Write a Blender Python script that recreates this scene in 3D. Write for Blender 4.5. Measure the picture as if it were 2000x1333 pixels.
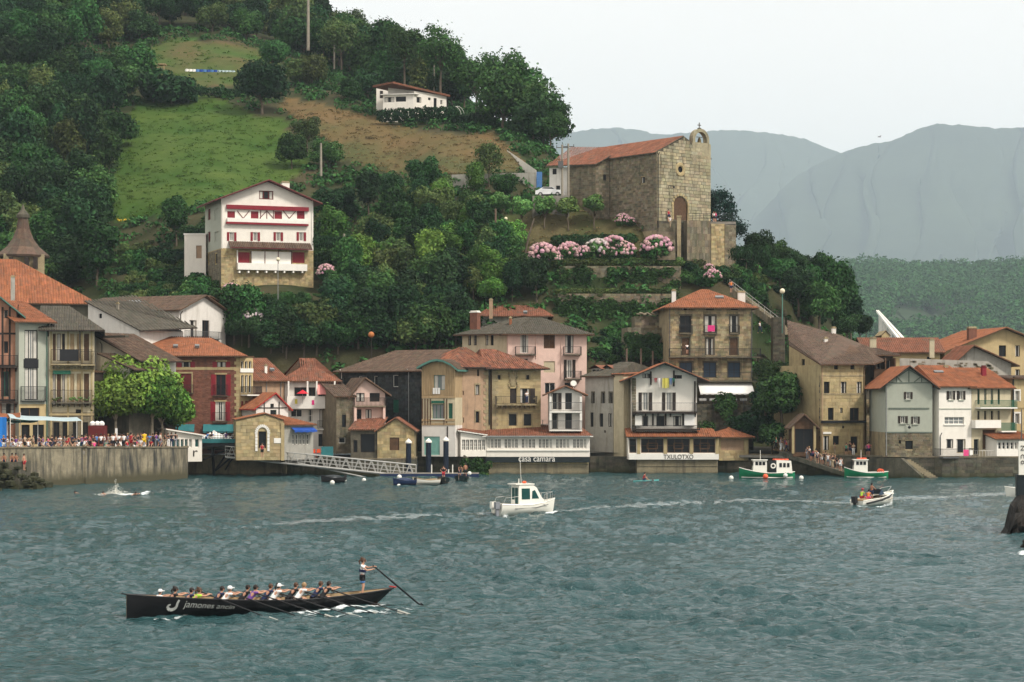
import bpy,math,random
import numpy as np
from mathutils import Vector,Matrix,noise
RN=random.Random(11)
sc=bpy.context.scene
for o in list(bpy.data.objects):bpy.data.objects.remove(o)
COL=sc.collection
PI=math.pi
rad=math.radians
# ---------------------------------------------------------------- camera
F,H,HV=4000.0,9.3,781.0 # focal length in photo pixels, eye height above the water, horizon row
cam_d=bpy.data.cameras.new('camera');cam=bpy.data.objects.new('camera',cam_d);COL.objects.link(cam)
cam.location=(0,0,H);cam.rotation_euler=(rad(90),0,0)
cam_d.sensor_width=36;cam_d.lens=72;cam_d.shift_y=114.5/2000
cam_d.clip_start=1;cam_d.clip_end=60000
sc.camera=cam
# ---------------------------------------------------------------- sky, sun, exposure
SUN_EL,SUN_AZ=48,128 # azimuth clockwise from +Y (behind the camera, to the right)
w=bpy.data.worlds.new('World');sc.world=w;w.use_nodes=True
nt=w.node_tree;nt.nodes.clear()
sky=nt.nodes.new('ShaderNodeTexSky');sky.sky_type='NISHITA';sky.sun_disc=False
sky.sun_elevation=rad(SUN_EL);sky.sun_rotation=rad(SUN_AZ);sky.air_density=1.0;sky.dust_density=3.0
ovc=nt.nodes.new('ShaderNodeMix');ovc.data_type='RGBA';ovc.inputs[0].default_value=0.93
ovc.inputs[7].default_value=(9.2,8.9,8.4,1) # thin bright cloud sheet over the clear sky
bg=nt.nodes.new('ShaderNodeBackground');bg.inputs[1].default_value=0.109
wo=nt.nodes.new('ShaderNodeOutputWorld')
wtc=nt.nodes.new('ShaderNodeTexCoord');wmp=nt.nodes.new('ShaderNodeMapping');wmp.inputs['Scale'].default_value=(1,1,3.5);wnz=nt.nodes.new('ShaderNodeTexNoise');wnz.inputs['Scale'].default_value=2.2;wnz.inputs['Detail'].default_value=5
wcl=nt.nodes.new('ShaderNodeMix');wcl.data_type='RGBA';wcl.inputs[6].default_value=(8.6,8.15,7.6,1);wcl.inputs[7].default_value=(10.2,9.7,9.05,1) # soft uneven cloud
nt.links.new(wtc.outputs['Generated'],wmp.inputs[0]);nt.links.new(wmp.outputs[0],wnz.inputs[0]);nt.links.new(wnz.outputs[0],wcl.inputs[0]);nt.links.new(wcl.outputs[2],ovc.inputs[7])
nt.links.new(sky.outputs[0],ovc.inputs[6]);nt.links.new(ovc.outputs[2],bg.inputs[0]);nt.links.new(bg.outputs[0],wo.inputs[0])
sd=bpy.data.lights.new('sun','SUN');sun=bpy.data.objects.new('sun',sd);COL.objects.link(sun)
sd.energy=2.9;sd.angle=rad(10);sd.color=(1.0,0.94,0.86)
sv=Vector((math.sin(rad(SUN_AZ))*math.cos(rad(SUN_EL)),math.cos(rad(SUN_AZ))*math.cos(rad(SUN_EL)),math.sin(rad(SUN_EL))))
sun.rotation_euler=sv.to_track_quat('Z','Y').to_euler()
vs=sc.view_settings
sc.display_settings.display_device='sRGB'
vs.view_transform='Standard';vs.look='None';vs.gamma=1;vs.exposure=0.31;vs.use_curve_mapping=False
cy=sc.cycles
cy.use_denoising=True
cy.max_bounces=5;cy.diffuse_bounces=2;cy.glossy_bounces=2;cy.transmission_bounces=2;cy.transparent_max_bounces=8;cy.volume_bounces=3
cy.use_adaptive_sampling=True;cy.adaptive_threshold=0.02
cy.caustics_reflective=False;cy.caustics_refractive=False

# ---------------------------------------------------------------- helpers
def at(u,v,Y):return Vector(((u-1000)*Y/F,Y,H-(v-HV)*Y/F))
def zat(v,Y):return H-(v-HV)*Y/F
def lerp(a,b,t):return a+(b-a)*t

def mat(name,col,rough=0.85,var=0.18,scale=1.5,bump=0.0,bscale=12.0,streak=0.0,dirt=None,dirt_amt=0.0,attr=False,
        metal=0.0,spec=0.3,emit=None,fine=0.0,stretch=None,band=None,objrand=0.0,transl=0.0,dlo=.52):
    m=bpy.data.materials.new(name);m.use_nodes=True
    n=m.node_tree;N=n.nodes;L=n.links
    b=N['Principled BSDF']
    b.inputs['Roughness'].default_value=rough;b.inputs['Metallic'].default_value=metal
    b.inputs['Specular IOR Level'].default_value=spec
    tc=N.new('ShaderNodeTexCoord');src=tc.outputs['Object']
    if stretch:
        mp=N.new('ShaderNodeMapping');mp.inputs['Scale'].default_value=stretch;L.new(src,mp.inputs[0]);src2=mp.outputs[0]
    else:src2=src
    def nz(sc_,vec,det=5.0):
        t=N.new('ShaderNodeTexNoise');t.inputs['Scale'].default_value=sc_;t.inputs['Detail'].default_value=det
        t.inputs['Roughness'].default_value=0.6;L.new(vec,t.inputs['Vector']);return t.outputs['Fac']
    def mixc(fac,a,b_,mode='MIX'):
        x=N.new('ShaderNodeMix');x.data_type='RGBA';x.blend_type=mode
        for s_,val in((0,fac),(6,a),(7,b_)):
            if isinstance(val,(int,float)):x.inputs[s_].default_value=val
            elif isinstance(val,tuple):x.inputs[s_].default_value=val
            else:L.new(val,x.inputs[s_])
        return x.outputs[2]
    def ramp(f,p0,p1):
        r=N.new('ShaderNodeMapRange');r.inputs[1].default_value=p0;r.inputs[2].default_value=p1;r.clamp=True
        L.new(f,r.inputs[0]);return r.outputs[0]
    c0=tuple(max(0,x*(1-var))for x in col)+(1,);c1=tuple(min(1,x*(1+var))for x in col)+(1,)
    c=mixc(ramp(nz(scale,src2),0.3,0.7),c0,c1)
    if fine>0:
        g=1-fine
        c=mixc(ramp(nz(scale*9,src2,3),0.35,0.65),mixc(1.0,c,(g,g,g,1),'MULTIPLY'),c)
    if dirt:
        mp=N.new('ShaderNodeMapping');mp.inputs['Scale'].default_value=(1.6,1.6,0.22)if streak else(1,1,1);L.new(src,mp.inputs[0])
        f=ramp(nz(0.9,mp.outputs[0],8),dlo,dlo+.2)
        k=N.new('ShaderNodeMath');k.operation='MULTIPLY';L.new(f,k.inputs[0]);k.inputs[1].default_value=min(1,dirt_amt*1.35)
        c=mixc(k.outputs[0],c,tuple(dirt)+(1,))
    if band: # weed and tide mark: world height limits and colour
        ge=N.new('ShaderNodeNewGeometry');sx=N.new('ShaderNodeSeparateXYZ');L.new(ge.outputs['Position'],sx.inputs[0])
        ad=N.new('ShaderNodeMath');ad.operation='MULTIPLY_ADD';L.new(nz(0.8,src,6),ad.inputs[0]);ad.inputs[1].default_value=band[2];L.new(sx.outputs[2],ad.inputs[2])
        f=ramp(ad.outputs[0],band[1],band[0]);c=mixc(f,c,tuple(band[3])+(1,))
    if attr:
        a=N.new('ShaderNodeAttribute');a.attribute_name='Col';c=mixc(1.0,c,a.outputs['Color'],'MULTIPLY')
    if objrand>0:
        oi=N.new('ShaderNodeObjectInfo');hs=N.new('ShaderNodeHueSaturation');L.new(c,hs.inputs['Color'])
        r=N.new('ShaderNodeMapRange');L.new(oi.outputs['Random'],r.inputs[0]);r.inputs[3].default_value=1-objrand;r.inputs[4].default_value=1+objrand
        L.new(r.outputs[0],hs.inputs['Value'])
        m2=N.new('ShaderNodeMath');m2.operation='MULTIPLY';L.new(oi.outputs['Random'],m2.inputs[0]);m2.inputs[1].default_value=7.31
        m3=N.new('ShaderNodeMath');m3.operation='FRACT';L.new(m2.outputs[0],m3.inputs[0])
        r2=N.new('ShaderNodeMapRange');L.new(m3.outputs[0],r2.inputs[0]);r2.inputs[3].default_value=0.49;r2.inputs[4].default_value=0.535
        L.new(r2.outputs[0],hs.inputs['Hue']);c=hs.outputs[0]
    L.new(c,b.inputs['Base Color'])
    if bump>0:
        bp=N.new('ShaderNodeBump');bp.inputs['Strength'].default_value=min(1,bump);bp.inputs['Distance'].default_value=0.05*max(1,bump)
        L.new(nz(bscale,src2,4),bp.inputs['Height']);L.new(bp.outputs[0],b.inputs['Normal'])
    if emit:
        b.inputs['Emission Color'].default_value=tuple(emit)+(1,);b.inputs['Emission Strength'].default_value=1
    if transl>0:
        tr=N.new('ShaderNodeBsdfTranslucent');L.new(c,tr.inputs[0]);mx=N.new('ShaderNodeMixShader');mx.inputs[0].default_value=transl
        L.new(b.outputs[0],mx.inputs[1]);L.new(tr.outputs[0],mx.inputs[2]);L.new(mx.outputs[0],N['Material Output'].inputs[0])
    return m

class MB:
    def __init__(s):s.v=[];s.f=[];s.m=[];s.c=[]
    def add(s,vs,fs,m=0,c=(1,1,1)):
        b=len(s.v);s.v+=[tuple(p)for p in vs]
        for f in fs:
            s.f.append(tuple(i+b for i in f));s.m.append(m);s.c.append(c)
    def poly(s,pts,m=0,c=(1,1,1)):s.add(pts,[tuple(range(len(pts)))],m,c)
    def fbox(s,Fr,x0,x1,y0,y1,z0,z1,m=0,c=(1,1,1),j=0.0):
        """box in frame Fr = (O, ex, ey, ez)"""
        O,ex,ey,ez=Fr
        P=[]
        for z in(z0,z1):
            for x,y in((x0,y0),(x1,y0),(x1,y1),(x0,y1)):
                q=O+ex*x+ey*y+ez*z
                if j:q=q+Vector((RN.uniform(-j,j),RN.uniform(-j,j),RN.uniform(-j,j)))
                P.append(q)
        s.add(P,[(3,2,1,0),(4,5,6,7),(0,1,5,4),(1,2,6,5),(2,3,7,6),(3,0,4,7)],m,c)
    def box(s,x0,x1,y0,y1,z0,z1,m=0,c=(1,1,1)):s.fbox(WF,x0,x1,y0,y1,z0,z1,m,c)
    def tube(s,pts,r,n=6,m=0,c=(1,1,1),cap=True):
        pts=[Vector(p)for p in pts];k=len(pts);rs=r if isinstance(r,(list,tuple))else[r]*k
        V=[];prev=None
        for i in range(k):
            d=(pts[min(i+1,k-1)]-pts[max(i-1,0)])
            if d.length<1e-9:d=Vector((0,0,1))
            d.normalize()
            a=d.orthogonal().normalized()if prev is None else(prev-d*prev.dot(d)).normalized()
            prev=a;b=d.cross(a)
            for q in range(n):
                t=2*PI*q/n;V.append(pts[i]+(a*math.cos(t)+b*math.sin(t))*rs[i])
        Fc=[(i*n+q,i*n+(q+1)%n,(i+1)*n+(q+1)%n,(i+1)*n+q)for i in range(k-1)for q in range(n)]
        if cap:Fc+=[tuple(range(n-1,-1,-1)),tuple((k-1)*n+q for q in range(n))]
        s.add(V,Fc,m,c)
    def ball(s,c0,r,m=0,c=(1,1,1),n=8,k=6,sq=(1,1,1)):
        c0=Vector(c0);V=[]
        for i in range(k+1):
            p=PI*i/k
            for q in range(n):
                t=2*PI*q/n;V.append(c0+Vector((math.sin(p)*math.cos(t)*r*sq[0],math.sin(p)*math.sin(t)*r*sq[1],math.cos(p)*r*sq[2])))
        s.add(V,[(i*n+q,(i+1)*n+q,(i+1)*n+(q+1)%n,i*n+(q+1)%n)for i in range(k)for q in range(n)],m,c)
    def mesh(s,name,off=Vector((0,0,0)),smooth=False):
        me=bpy.data.meshes.new(name);ox,oy,oz=off
        me.from_pydata([(p[0]-ox,p[1]-oy,p[2]-oz)for p in s.v],[],s.f)
        me.polygons.foreach_set('material_index',s.m)
        a=me.attributes.new('Col','FLOAT_COLOR','CORNER');buf=[]
        for f,c in zip(s.f,s.c):buf+=[c[0],c[1],c[2],1.0]*len(f)
        a.data.foreach_set('color',buf)
        if smooth:me.polygons.foreach_set('use_smooth',[True]*len(s.f))
        me.update();return me
    def build(s,name,mats,root=None,parent=None,smooth=False,local=False):
        if not s.f:return None
        off=Vector((0,0,0))if(root is None or local)else root.location
        me=s.mesh(name,off,smooth);o=bpy.data.objects.new(name,me);COL.objects.link(o)
        for m in(mats if isinstance(mats,(list,tuple))else[mats]):me.materials.append(m)
        o.parent=parent or root
        return o
WF=(Vector((0,0,0)),Vector((1,0,0)),Vector((0,1,0)),Vector((0,0,1)))

def thing(name,label,cat,loc=(0,0,0),rz=0.0,group=None,scale=1.0):
    o=bpy.data.objects.new(name,None);COL.objects.link(o);o.empty_display_size=0.5
    o.location=loc;o.rotation_euler=(0,0,rz);o.scale=(scale,)*3
    o['label']=label;o['category']=cat
    if group:o['group']=group
    return o
def tag(o,label=None,cat=None,group=None,kind=None):
    if label:o['label']=label
    if cat:o['category']=cat
    if group:o['group']=group
    if kind:o['kind']=kind
    return o
def mobj(name,me,parent=None,mats=None):
    o=bpy.data.objects.new(name,me);COL.objects.link(o);o.parent=parent
    if mats:
        for i,m in enumerate(mats):
            if len(me.materials)<=i:me.materials.append(m)
            o.material_slots[i].link='OBJECT';o.material_slots[i].material=m
    return o
def copy_tree(o,parent=None):
    c=o.copy();COL.objects.link(c);c.parent=parent
    for ch in[x for x in o.children]:copy_tree(ch,c)
    return c
def jit(c,a=0.12):
    k=1+RN.uniform(-a,a);return(c[0]*k*(1+RN.uniform(-a,a)*.3),c[1]*k,c[2]*k*(1+RN.uniform(-a,a)*.3))

# ---------------------------------------------------------------- materials
M={}
def P(n,*a,**k):M[n]=mat(n,*a,**k)
P('plaster_white',(.74,.70,.64),var=.06,dirt=(.42,.38,.32),dirt_amt=.35,streak=1,bump=.15,fine=.05)
P('plaster_clean',(.80,.75,.665),var=.04,dirt=(.55,.5,.42),dirt_amt=.2,streak=1,bump=.1)
P('plaster_cream',(.54,.47,.32),var=.09,dirt=(.30,.25,.17),dirt_amt=.45,streak=1,bump=.2,fine=.06)
P('plaster_yellow',(.52,.40,.21),var=.09,dirt=(.33,.26,.15),dirt_amt=.45,streak=1,bump=.2,fine=.08)
P('plaster_pink',(.70,.50,.42),var=.07,dirt=(.42,.30,.25),dirt_amt=.35,streak=1,bump=.2,fine=.05)
P('plaster_salmon',(.42,.21,.13),var=.10,dirt=(.22,.13,.09),dirt_amt=.4,streak=1,bump=.2,fine=.1)
P('plaster_beige',(.42,.28,.18),var=.12,dirt=(.18,.13,.09),dirt_amt=.55,streak=1,bump=.3,fine=.1)
P('plaster_grey',(.40,.38,.33),var=.12,dirt=(.15,.13,.10),dirt_amt=.65,streak=1,bump=.4,fine=.12)
P('plaster_sage',(.40,.415,.34),var=.05,dirt=(.30,.30,.25),dirt_amt=.3,streak=1,bump=.1,fine=.04)
P('concrete_olive',(.16,.155,.115),var=.15,dirt=(.07,.07,.05),dirt_amt=.5,streak=1,bump=.3,fine=.1)
P('brick',(.20,.085,.055),var=.22,scale=2.5,dirt=(.10,.06,.045),dirt_amt=.5,streak=1,bump=.4,fine=.22,attr=True)
P('slate_stone',(.050,.055,.055),var=.4,scale=2.5,dirt=(.02,.02,.02),dirt_amt=.6,streak=1,bump=.6,fine=.35,attr=True)
P('stone',(.36,.29,.17),var=.25,scale=1.2,dirt=(.09,.08,.055),dirt_amt=.65,streak=1,bump=.5,fine=.25,attr=True)
P('stone_yellow',(.42,.33,.175),var=.16,scale=1.2,dirt=(.20,.15,.08),dirt_amt=.55,streak=1,bump=.3,fine=.12,attr=True)
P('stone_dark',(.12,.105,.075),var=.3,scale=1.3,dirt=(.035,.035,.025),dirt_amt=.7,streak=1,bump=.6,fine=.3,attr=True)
P('stone_grey',(.215,.18,.12),var=.28,scale=1.2,dirt=(.08,.08,.05),dirt_amt=.6,streak=1,bump=.6,fine=.3,attr=True)
P('mortar',(.10,.085,.055),var=.2,bump=.4,fine=.2)
P('quay',(.30,.27,.21),var=.3,scale=.7,dirt=(.045,.045,.04),dirt_amt=.95,streak=1,bump=.6,fine=.3,band=(1.0,1.5,.9,(.045,.042,.022)))
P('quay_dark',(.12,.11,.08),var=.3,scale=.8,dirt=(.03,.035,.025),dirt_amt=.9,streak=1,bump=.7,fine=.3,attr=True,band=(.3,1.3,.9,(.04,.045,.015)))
P('quay_base',(.24,.205,.13),var=.2,scale=.8,dirt=(.08,.07,.05),dirt_amt=.7,streak=1,bump=.5,fine=.25,band=(.0,.55,.5,(.035,.03,.02)))
P('paving',(.22,.20,.17),var=.2,bump=.2)
P('tile_orange',(.31,.112,.050),var=.28,scale=1.1,dirt=(.17,.085,.05),dirt_amt=.6,bump=.5,fine=.3,attr=True)
P('tile_red',(.235,.09,.05),var=.3,scale=1.2,dirt=(.12,.08,.055),dirt_amt=.8,bump=.5,fine=.35,attr=True)
P('tile_brown',(.125,.08,.055),var=.3,scale=1.2,dirt=(.09,.075,.05),dirt_amt=.8,bump=.5,fine=.35,attr=True)
P('tile_grey',(.09,.078,.058),var=.25,scale=1.2,dirt=(.06,.06,.04),dirt_amt=.8,bump=.5,fine=.3,attr=True)
P('wood_dark',(.035,.025,.02),var=.3,scale=3,bump=.2)
P('wood_brown',(.10,.055,.03),var=.3,scale=3,bump=.2)
P('wood_pale',(.38,.27,.15),var=.2,scale=3,stretch=(1,1,.2),bump=.2)
P('red_paint',(.22,.012,.022),var=.12,rough=.5)
P('red_dark',(.12,.015,.015),var=.12,rough=.5)
P('green_paint',(.015,.11,.065),var=.15,rough=.5)
P('trim_grey',(.13,.155,.125),var=.15,rough=.6)
P('green_fascia',(.08,.20,.16),var=.2,rough=.5)
P('white_paint',(.80,.77,.70),var=.05,rough=.45)
P('cream_paint',(.66,.57,.38),var=.08,rough=.5)
P('black_iron',(.012,.012,.014),var=.2,rough=.5)
P('grey_iron',(.10,.10,.10),var=.2,rough=.5)
P('zinc',(.30,.30,.29),var=.2,rough=.4,metal=.4)
P('teal_paint',(.23,.48,.42),var=.12,rough=.6)
P('dark_panel',(.012,.010,.010),var=.3,rough=.5)
P('interior',(.03,.026,.022),var=.3)
P('curtain',(.55,.52,.46),var=.1,rough=.9)
P('pink_cloth',(.78,.30,.27),var=.05)
P('white_cloth',(.80,.78,.74),var=.05)
P('blue_cloth',(.015,.07,.33),var=.1)
P('blue_tarp',(.02,.18,.55),var=.1)
P('grey_cloth',(.42,.52,.54),var=.08)
P('teal_cloth',(.03,.16,.17),var=.15)
P('aqua_cloth',(.10,.38,.36),var=.15)
P('red_cloth',(.55,.02,.035),var=.1)
P('magenta_cloth',(.65,.04,.20),var=.08)
P('yellow_cloth',(.62,.55,.10),var=.08)
P('yellow_suit',(.80,.52,.02),var=.08)
P('orange_plastic',(.75,.11,.035),var=.1,rough=.4)
P('steel',(.45,.44,.41),var=.12,rough=.45,metal=.3)
P('pole_concrete',(.28,.25,.20),var=.15,rough=.9)
P('pole_wood',(.16,.11,.08),var=.2,rough=.9)
P('navy',(.006,.012,.026),var=.2,rough=.4)
P('gel_white',(.82,.79,.70),var=.03,rough=.25,spec=.5)
P('boat_green',(.010,.20,.085),var=.12,rough=.3,spec=.5)
P('boat_dark',(.010,.016,.018),var=.2,rough=.35)
P('boat_darkblue',(.012,.025,.07),var=.2,rough=.4)
P('black_gloss',(.0055,.005,.006),var=.2,rough=.28,spec=.4)
P('red_gloss',(.40,.02,.02),var=.1,rough=.3)
P('rubber',(.015,.015,.016),var=.2,rough=.7)
P('buoy_white',(.75,.73,.66),var=.08,rough=.4)
P('buoy_orange',(.80,.12,.05),var=.08,rough=.4)
P('lamp_globe',(.78,.70,.50),var=.03,rough=.3)
P('lamp_amber',(.42,.15,.045),var=.08,rough=.3)
P('logo_grey',(.30,.31,.29),var=.03,rough=.4)
P('bell',(.10,.075,.03),var=.2,rough=.4,metal=.8)
P('bark',(.11,.085,.06),var=.3,scale=3,bump=.6)
P('bark_pale',(.30,.25,.18),var=.3,scale=3,bump=.5)
P('rock',(.013,.010,.007),var=.5,scale=.8,bump=1.0,bscale=3,fine=.3)
P('weed_rock',(.035,.036,.015),var=.5,scale=1.0,bump=1.0,bscale=3,fine=.3)
P('skin',(.50,.27,.18),var=.06,rough=.6)
P('skin_tan',(.36,.17,.10),var=.06,rough=.6)
P('hair_dark',(.015,.010,.008),var=.2,rough=.6)
P('hair_brown',(.07,.035,.02),var=.2,rough=.6)
P('hair_fair',(.28,.18,.09),var=.2,rough=.6)
P('cloth_white',(.78,.77,.75),var=.05)
P('cloth_black',(.018,.018,.02),var=.15)
P('cloth_navy',(.02,.03,.08),var=.15)
P('cloth_grey',(.22,.23,.25),var=.1)
P('cloth_red',(.42,.03,.04),var=.1)
P('cloth_pink',(.70,.07,.22),var=.1)
P('cloth_green',(.06,.28,.18),var=.1)
P('cloth_blue',(.08,.20,.45),var=.1)
P('cloth_tan',(.42,.33,.22),var=.1)
P('cloth_orange',(.70,.20,.04),var=.1)
P('cloth_purple',(.14,.06,.25),var=.1)
P('cloth_lime',(.40,.65,.06),var=.1)
P('car_white',(.80,.80,.80),var=.02,rough=.2,spec=.6)
P('hydrangea_pink',(.50,.30,.32),var=.15,attr=True,rough=.9)
P('hydrangea_white',(.50,.44,.42),var=.15,attr=True,rough=.9)
P('flower_yellow',(.55,.42,.03),var=.2,attr=True,rough=.9)
for nm,c in(('leaf_dark',(.022,.054,.017)),('leaf_mid',(.043,.095,.024)),('leaf_bright',(.105,.195,.036)),
              ('leaf_olive',(.080,.108,.032)),('leaf_conifer',(.012,.038,.022)),('leaf_dry',(.10,.085,.045)),('leaf_plane',(.125,.21,.034)),('leaf_pollard',(.15,.25,.07))):
    P(nm,c,var=.25,scale=.35,attr=True,rough=.75,spec=.15,objrand=.42,transl=.12)
def glassmat(name,col,rough=.12):
    m=bpy.data.materials.new(name);m.use_nodes=True;b=m.node_tree.nodes['Principled BSDF']
    b.inputs['Base Color'].default_value=(*col,1);b.inputs['Roughness'].default_value=.3;b.inputs['Specular IOR Level'].default_value=.18
    N=m.node_tree.nodes;t=N.new('ShaderNodeTexNoise');t.inputs['Scale'].default_value=1.3;bp=N.new('ShaderNodeBump');bp.inputs['Strength'].default_value=.15
    tc=N.new('ShaderNodeTexCoord');m.node_tree.links.new(tc.outputs['Object'],t.inputs[0]);m.node_tree.links.new(t.outputs[0],bp.inputs['Height']);m.node_tree.links.new(bp.outputs[0],b.inputs['Normal'])
    M[name]=m
glassmat('glass',(.012,.014,.016));glassmat('glass_teal',(.01,.06,.055),.08);glassmat('glass_blue',(.03,.05,.08),.1)
glassmat('glass_pale',(.20,.21,.21),.2)
# ---------------------------------------------------------------- terrain profile: columns of (distance, photo row of the ground)
ZV=2.5
TC={
 -500:[(262,ZV),(296,5),'v',(300,720),(320,560),(350,380),(400,150),(450,-60),(560,-260),(800,-300)],
 -200:[(262,ZV),(296,5),'v',(300,720),(320,560),(350,380),(400,150),(450,-60),(550,-200),(800,-230)],
 100:[(262,ZV),(292,5),'v',(298,720),(312,600),(335,430),(370,270),(410,120),(450,20),(530,-90),(800,-100)],
 235:[(262,ZV),(284,5),'v',(290,700),(305,590),(318,500),(330,430),(335,400),(380,250),(405,190),(425,140),(432,128),(455,85),(480,30),(560,-45),(800,0)],
 400:[(262,ZV),(278,4),'v',(285,700),(291,590),(295,565),(305,540),(318,430),(330,385),(380,250),(405,187),(425,150),(450,88),(475,45),(560,-15),(800,40)],
 550:[(262,ZV),(276,4),'v',(281,700),(289,590),(293,562),(306,545),(320,470),(340,390),(375,270),(402,195),(430,140),(455,100),(490,75),(560,35),(800,80)],
 650:[(262,ZV),(275,3),'v',(281,690),(293,600),(308,530),(330,440),(352,340),(378,250),(402,188),(430,155),(470,110),(520,85),(800,160)],
 750:[(262,ZV),(275,3),'v',(281,690),(292,620),(305,540),(320,450),(337,382),(352,325),(372,262),(388,225),(402,210),(450,160),(500,135),(560,130),(800,240)],
 880:[(262,ZV),(276,3),'v',(281,690),(290,620),(300,530),(308,460),(318,405),(328,380),(331,340),(350,290),(367,255),(382,232),(400,222),(440,200),(500,180),(560,200),(800,340)],
 1000:[(262,ZV),(276,3),'v',(281,690),(291,610),(297,560),(300,520),(302,495),(305,455),(311,425),(324,382),(327,345),(337,318),(352,275),(364,252),(400,250),(450,255),(600,360),(800,480)],
 1070:[(262,ZV),(276,3),'v',(281,690),(291,615),(293,590),(296,540),(297,512),(300,505),(302.5,480),(305,440),(308,392),(318,385),(330,378),(340,335),(352,300),(364,285),(400,300),(450,350),(600,500),(800,640)],
 1110:[(262,ZV),(276,3),'v',(281,690),(291,625),(292.5,575),(295,565),(296.5,510),(299.5,504),(302,480),(304.5,445),(308.5,392),(318,390),(330,380),(350,370),(400,400),(450,470),(600,620),(800,700)],
 1250:[(262,ZV),(276,3),'v',(283,690),(291,625),(292.5,575),(295,565),(296.5,510),(298.5,503),(299.6,484),(301.5,438),(311,430),(330,425),(345,430),(400,540),(600,740),(800,790)],
 1330:[(262,ZV),(276,3),'v',(283,690),(291,625),(293,575),(296,565),(298,520),(301,503),(304,498),(310,440),(330,432),(345,440),(400,560),(600,760),(800,800)],
 1430:[(262,ZV),(278,3),'v',(286,700),(292,625),(300,530),(305,505),(320,500),(340,520),(380,620),(420,720),(600,790),(800,810)],
 1500:[(262,ZV),(278,3),'v',(284,760),(292,690),(301,600),(308,520),(325,505),(350,540),(400,680),(430,781),(800,815)],
 1570:[(262,ZV),(278,3),'v',(284,790),(292,760),(303,680),(313,600),(325,545),(350,560),(390,680),(430,790),(800,815)],
 1640:[(262,ZV),(278,3),'v',(288,800),(298,760),(315,680),(330,630),(350,650),(390,740),(430,810),(800,818)],
 1710:[(262,ZV),(285,3),'v',(300,800),(330,760),(350,760),(430,820),(800,820)],
 1800:[(262,ZV),(285,3),(600,3.2),(800,3)],
 2500:[(262,ZV),(285,3),(600,3.2),(800,3)],
}
_cols=[]
for u_ in sorted(TC):
    lst,vmode=[],False
    for t in TC[u_]:
        if t=='v':vmode=True;continue
        lst.append((t[0],zat(t[1],t[0])if vmode else t[1]))
    _cols.append((u_,np.array([a for a,b in lst],float),np.array([b for a,b in lst],float)))
_U=np.array([c[0]for c in _cols],float)
def ground(x,y):
    u=1000+F*x/y
    i=int(np.clip(np.searchsorted(_U,u)-1,0,len(_U)-2))
    t=min(1,max(0,(u-_U[i])/(_U[i+1]-_U[i])));t=t*t*(3-2*t)
    return(1-t)*float(np.interp(y,_cols[i][1],_cols[i][2]))+t*float(np.interp(y,_cols[i+1][1],_cols[i+1][2]))
def hit(u,v,y0=264.0,y1=620.0):
    k=(u-1000)/F;Y=y0
    while Y<y1:
        if ground(k*Y,Y)>=H-(v-HV)*Y/F:return Vector((k*Y,Y,ground(k*Y,Y)))
        Y+=0.5
    return None
def inpoly(u,v,poly):
    c=False;j=len(poly)-1
    for i in range(len(poly)):
        a,b=poly[i],poly[j]
        if(a[1]>v)!=(b[1]>v)and u<(b[0]-a[0])*(v-a[1])/(b[1]-a[1])+a[0]:c=not c
        j=i
    return c
GREEN_FIELD=[(215,430),(225,300),(262,205),(300,190),(420,185),(480,215),(560,240),(600,300),(600,345),(560,360),(500,385),(400,400),(330,420)]
TOP_FIELD=[(280,160),(285,95),(330,78),(440,82),(550,105),(540,130),(470,165),(380,180)]
DRY_FIELD=[(545,215),(550,190),(640,205),(740,235),(850,262),(960,262),(1000,290),(1030,330),(985,335),(880,345),(760,340),(680,320),(610,260)]
LAWN=[(890,440),(1000,420),(1100,395),(1200,400),(1290,470),(1340,505),(1040,520),(1000,500),(900,470)]
# ground sheet
us=np.arange(-500,2501,10.0);Ys=np.concatenate([np.arange(262,345,1.0),np.arange(345,520,2.5),np.arange(520,801,20)])
V=[];C=[]
for Y in Ys:
    for u in us:
        x=(u-1000)*Y/F;z=ground(x,Y)
        n1=noise.fractal(Vector((x*.12,Y*.12,0)),1,2,4)
        if Y>280:z+=n1*.35
        v=HV-(z-H)*F/Y
        pu,pv=u+n1*14,v+noise.noise(Vector((x*.2,Y*.2,5)))*10
        if inpoly(pu,pv,GREEN_FIELD)and 325<Y<420:c=lerp(Vector((.048,.105,.016)),Vector((.085,.135,.026)),.5+.9*n1)
        elif inpoly(pu,pv,TOP_FIELD)and Y>400:c=lerp(Vector((.075,.125,.030)),Vector((.13,.11,.045)),.45+1.0*n1)
        elif inpoly(pu,pv,DRY_FIELD)and Y>320:
            k=min(1,max(0,(pv-225-(pu-560)*.10)/75.0))
            c=lerp(Vector((.19,.125,.055)),Vector((.10,.105,.04)),max(0,min(1,k*.8+n1*.9+.1)))
        elif inpoly(pu,pv,LAWN)and 296<Y<332:c=lerp(Vector((.075,.095,.028)),Vector((.15,.12,.06)),.4+.8*n1)
        elif Y<277 or u>1720:c=Vector((.10,.095,.08))
        else:c=lerp(Vector((.035,.05,.018)),Vector((.09,.075,.04)),.4+.9*n1)
        V.append((x,Y,z));C.append((max(c[0],.01),max(c[1],.01),max(c[2],.005),1))
nu=len(us)
Fc=[(j*nu+i,j*nu+i+1,(j+1)*nu+i+1,(j+1)*nu+i)for j in range(len(Ys)-1)for i in range(nu-1)]
me=bpy.data.meshes.new('hillside');me.from_pydata(V,[],Fc);me.update()
ca=me.attributes.new('Col','FLOAT_COLOR','POINT');ca.data.foreach_set('color',[x for c in C for x in c])
me.polygons.foreach_set('use_smooth',[True]*len(Fc))
P('ground_cover',(1,1,1),var=.22,scale=.5,fine=.3,bump=1.0,bscale=2.0,attr=True,rough=.95,spec=.1)
me.materials.append(M['ground_cover'])
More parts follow.
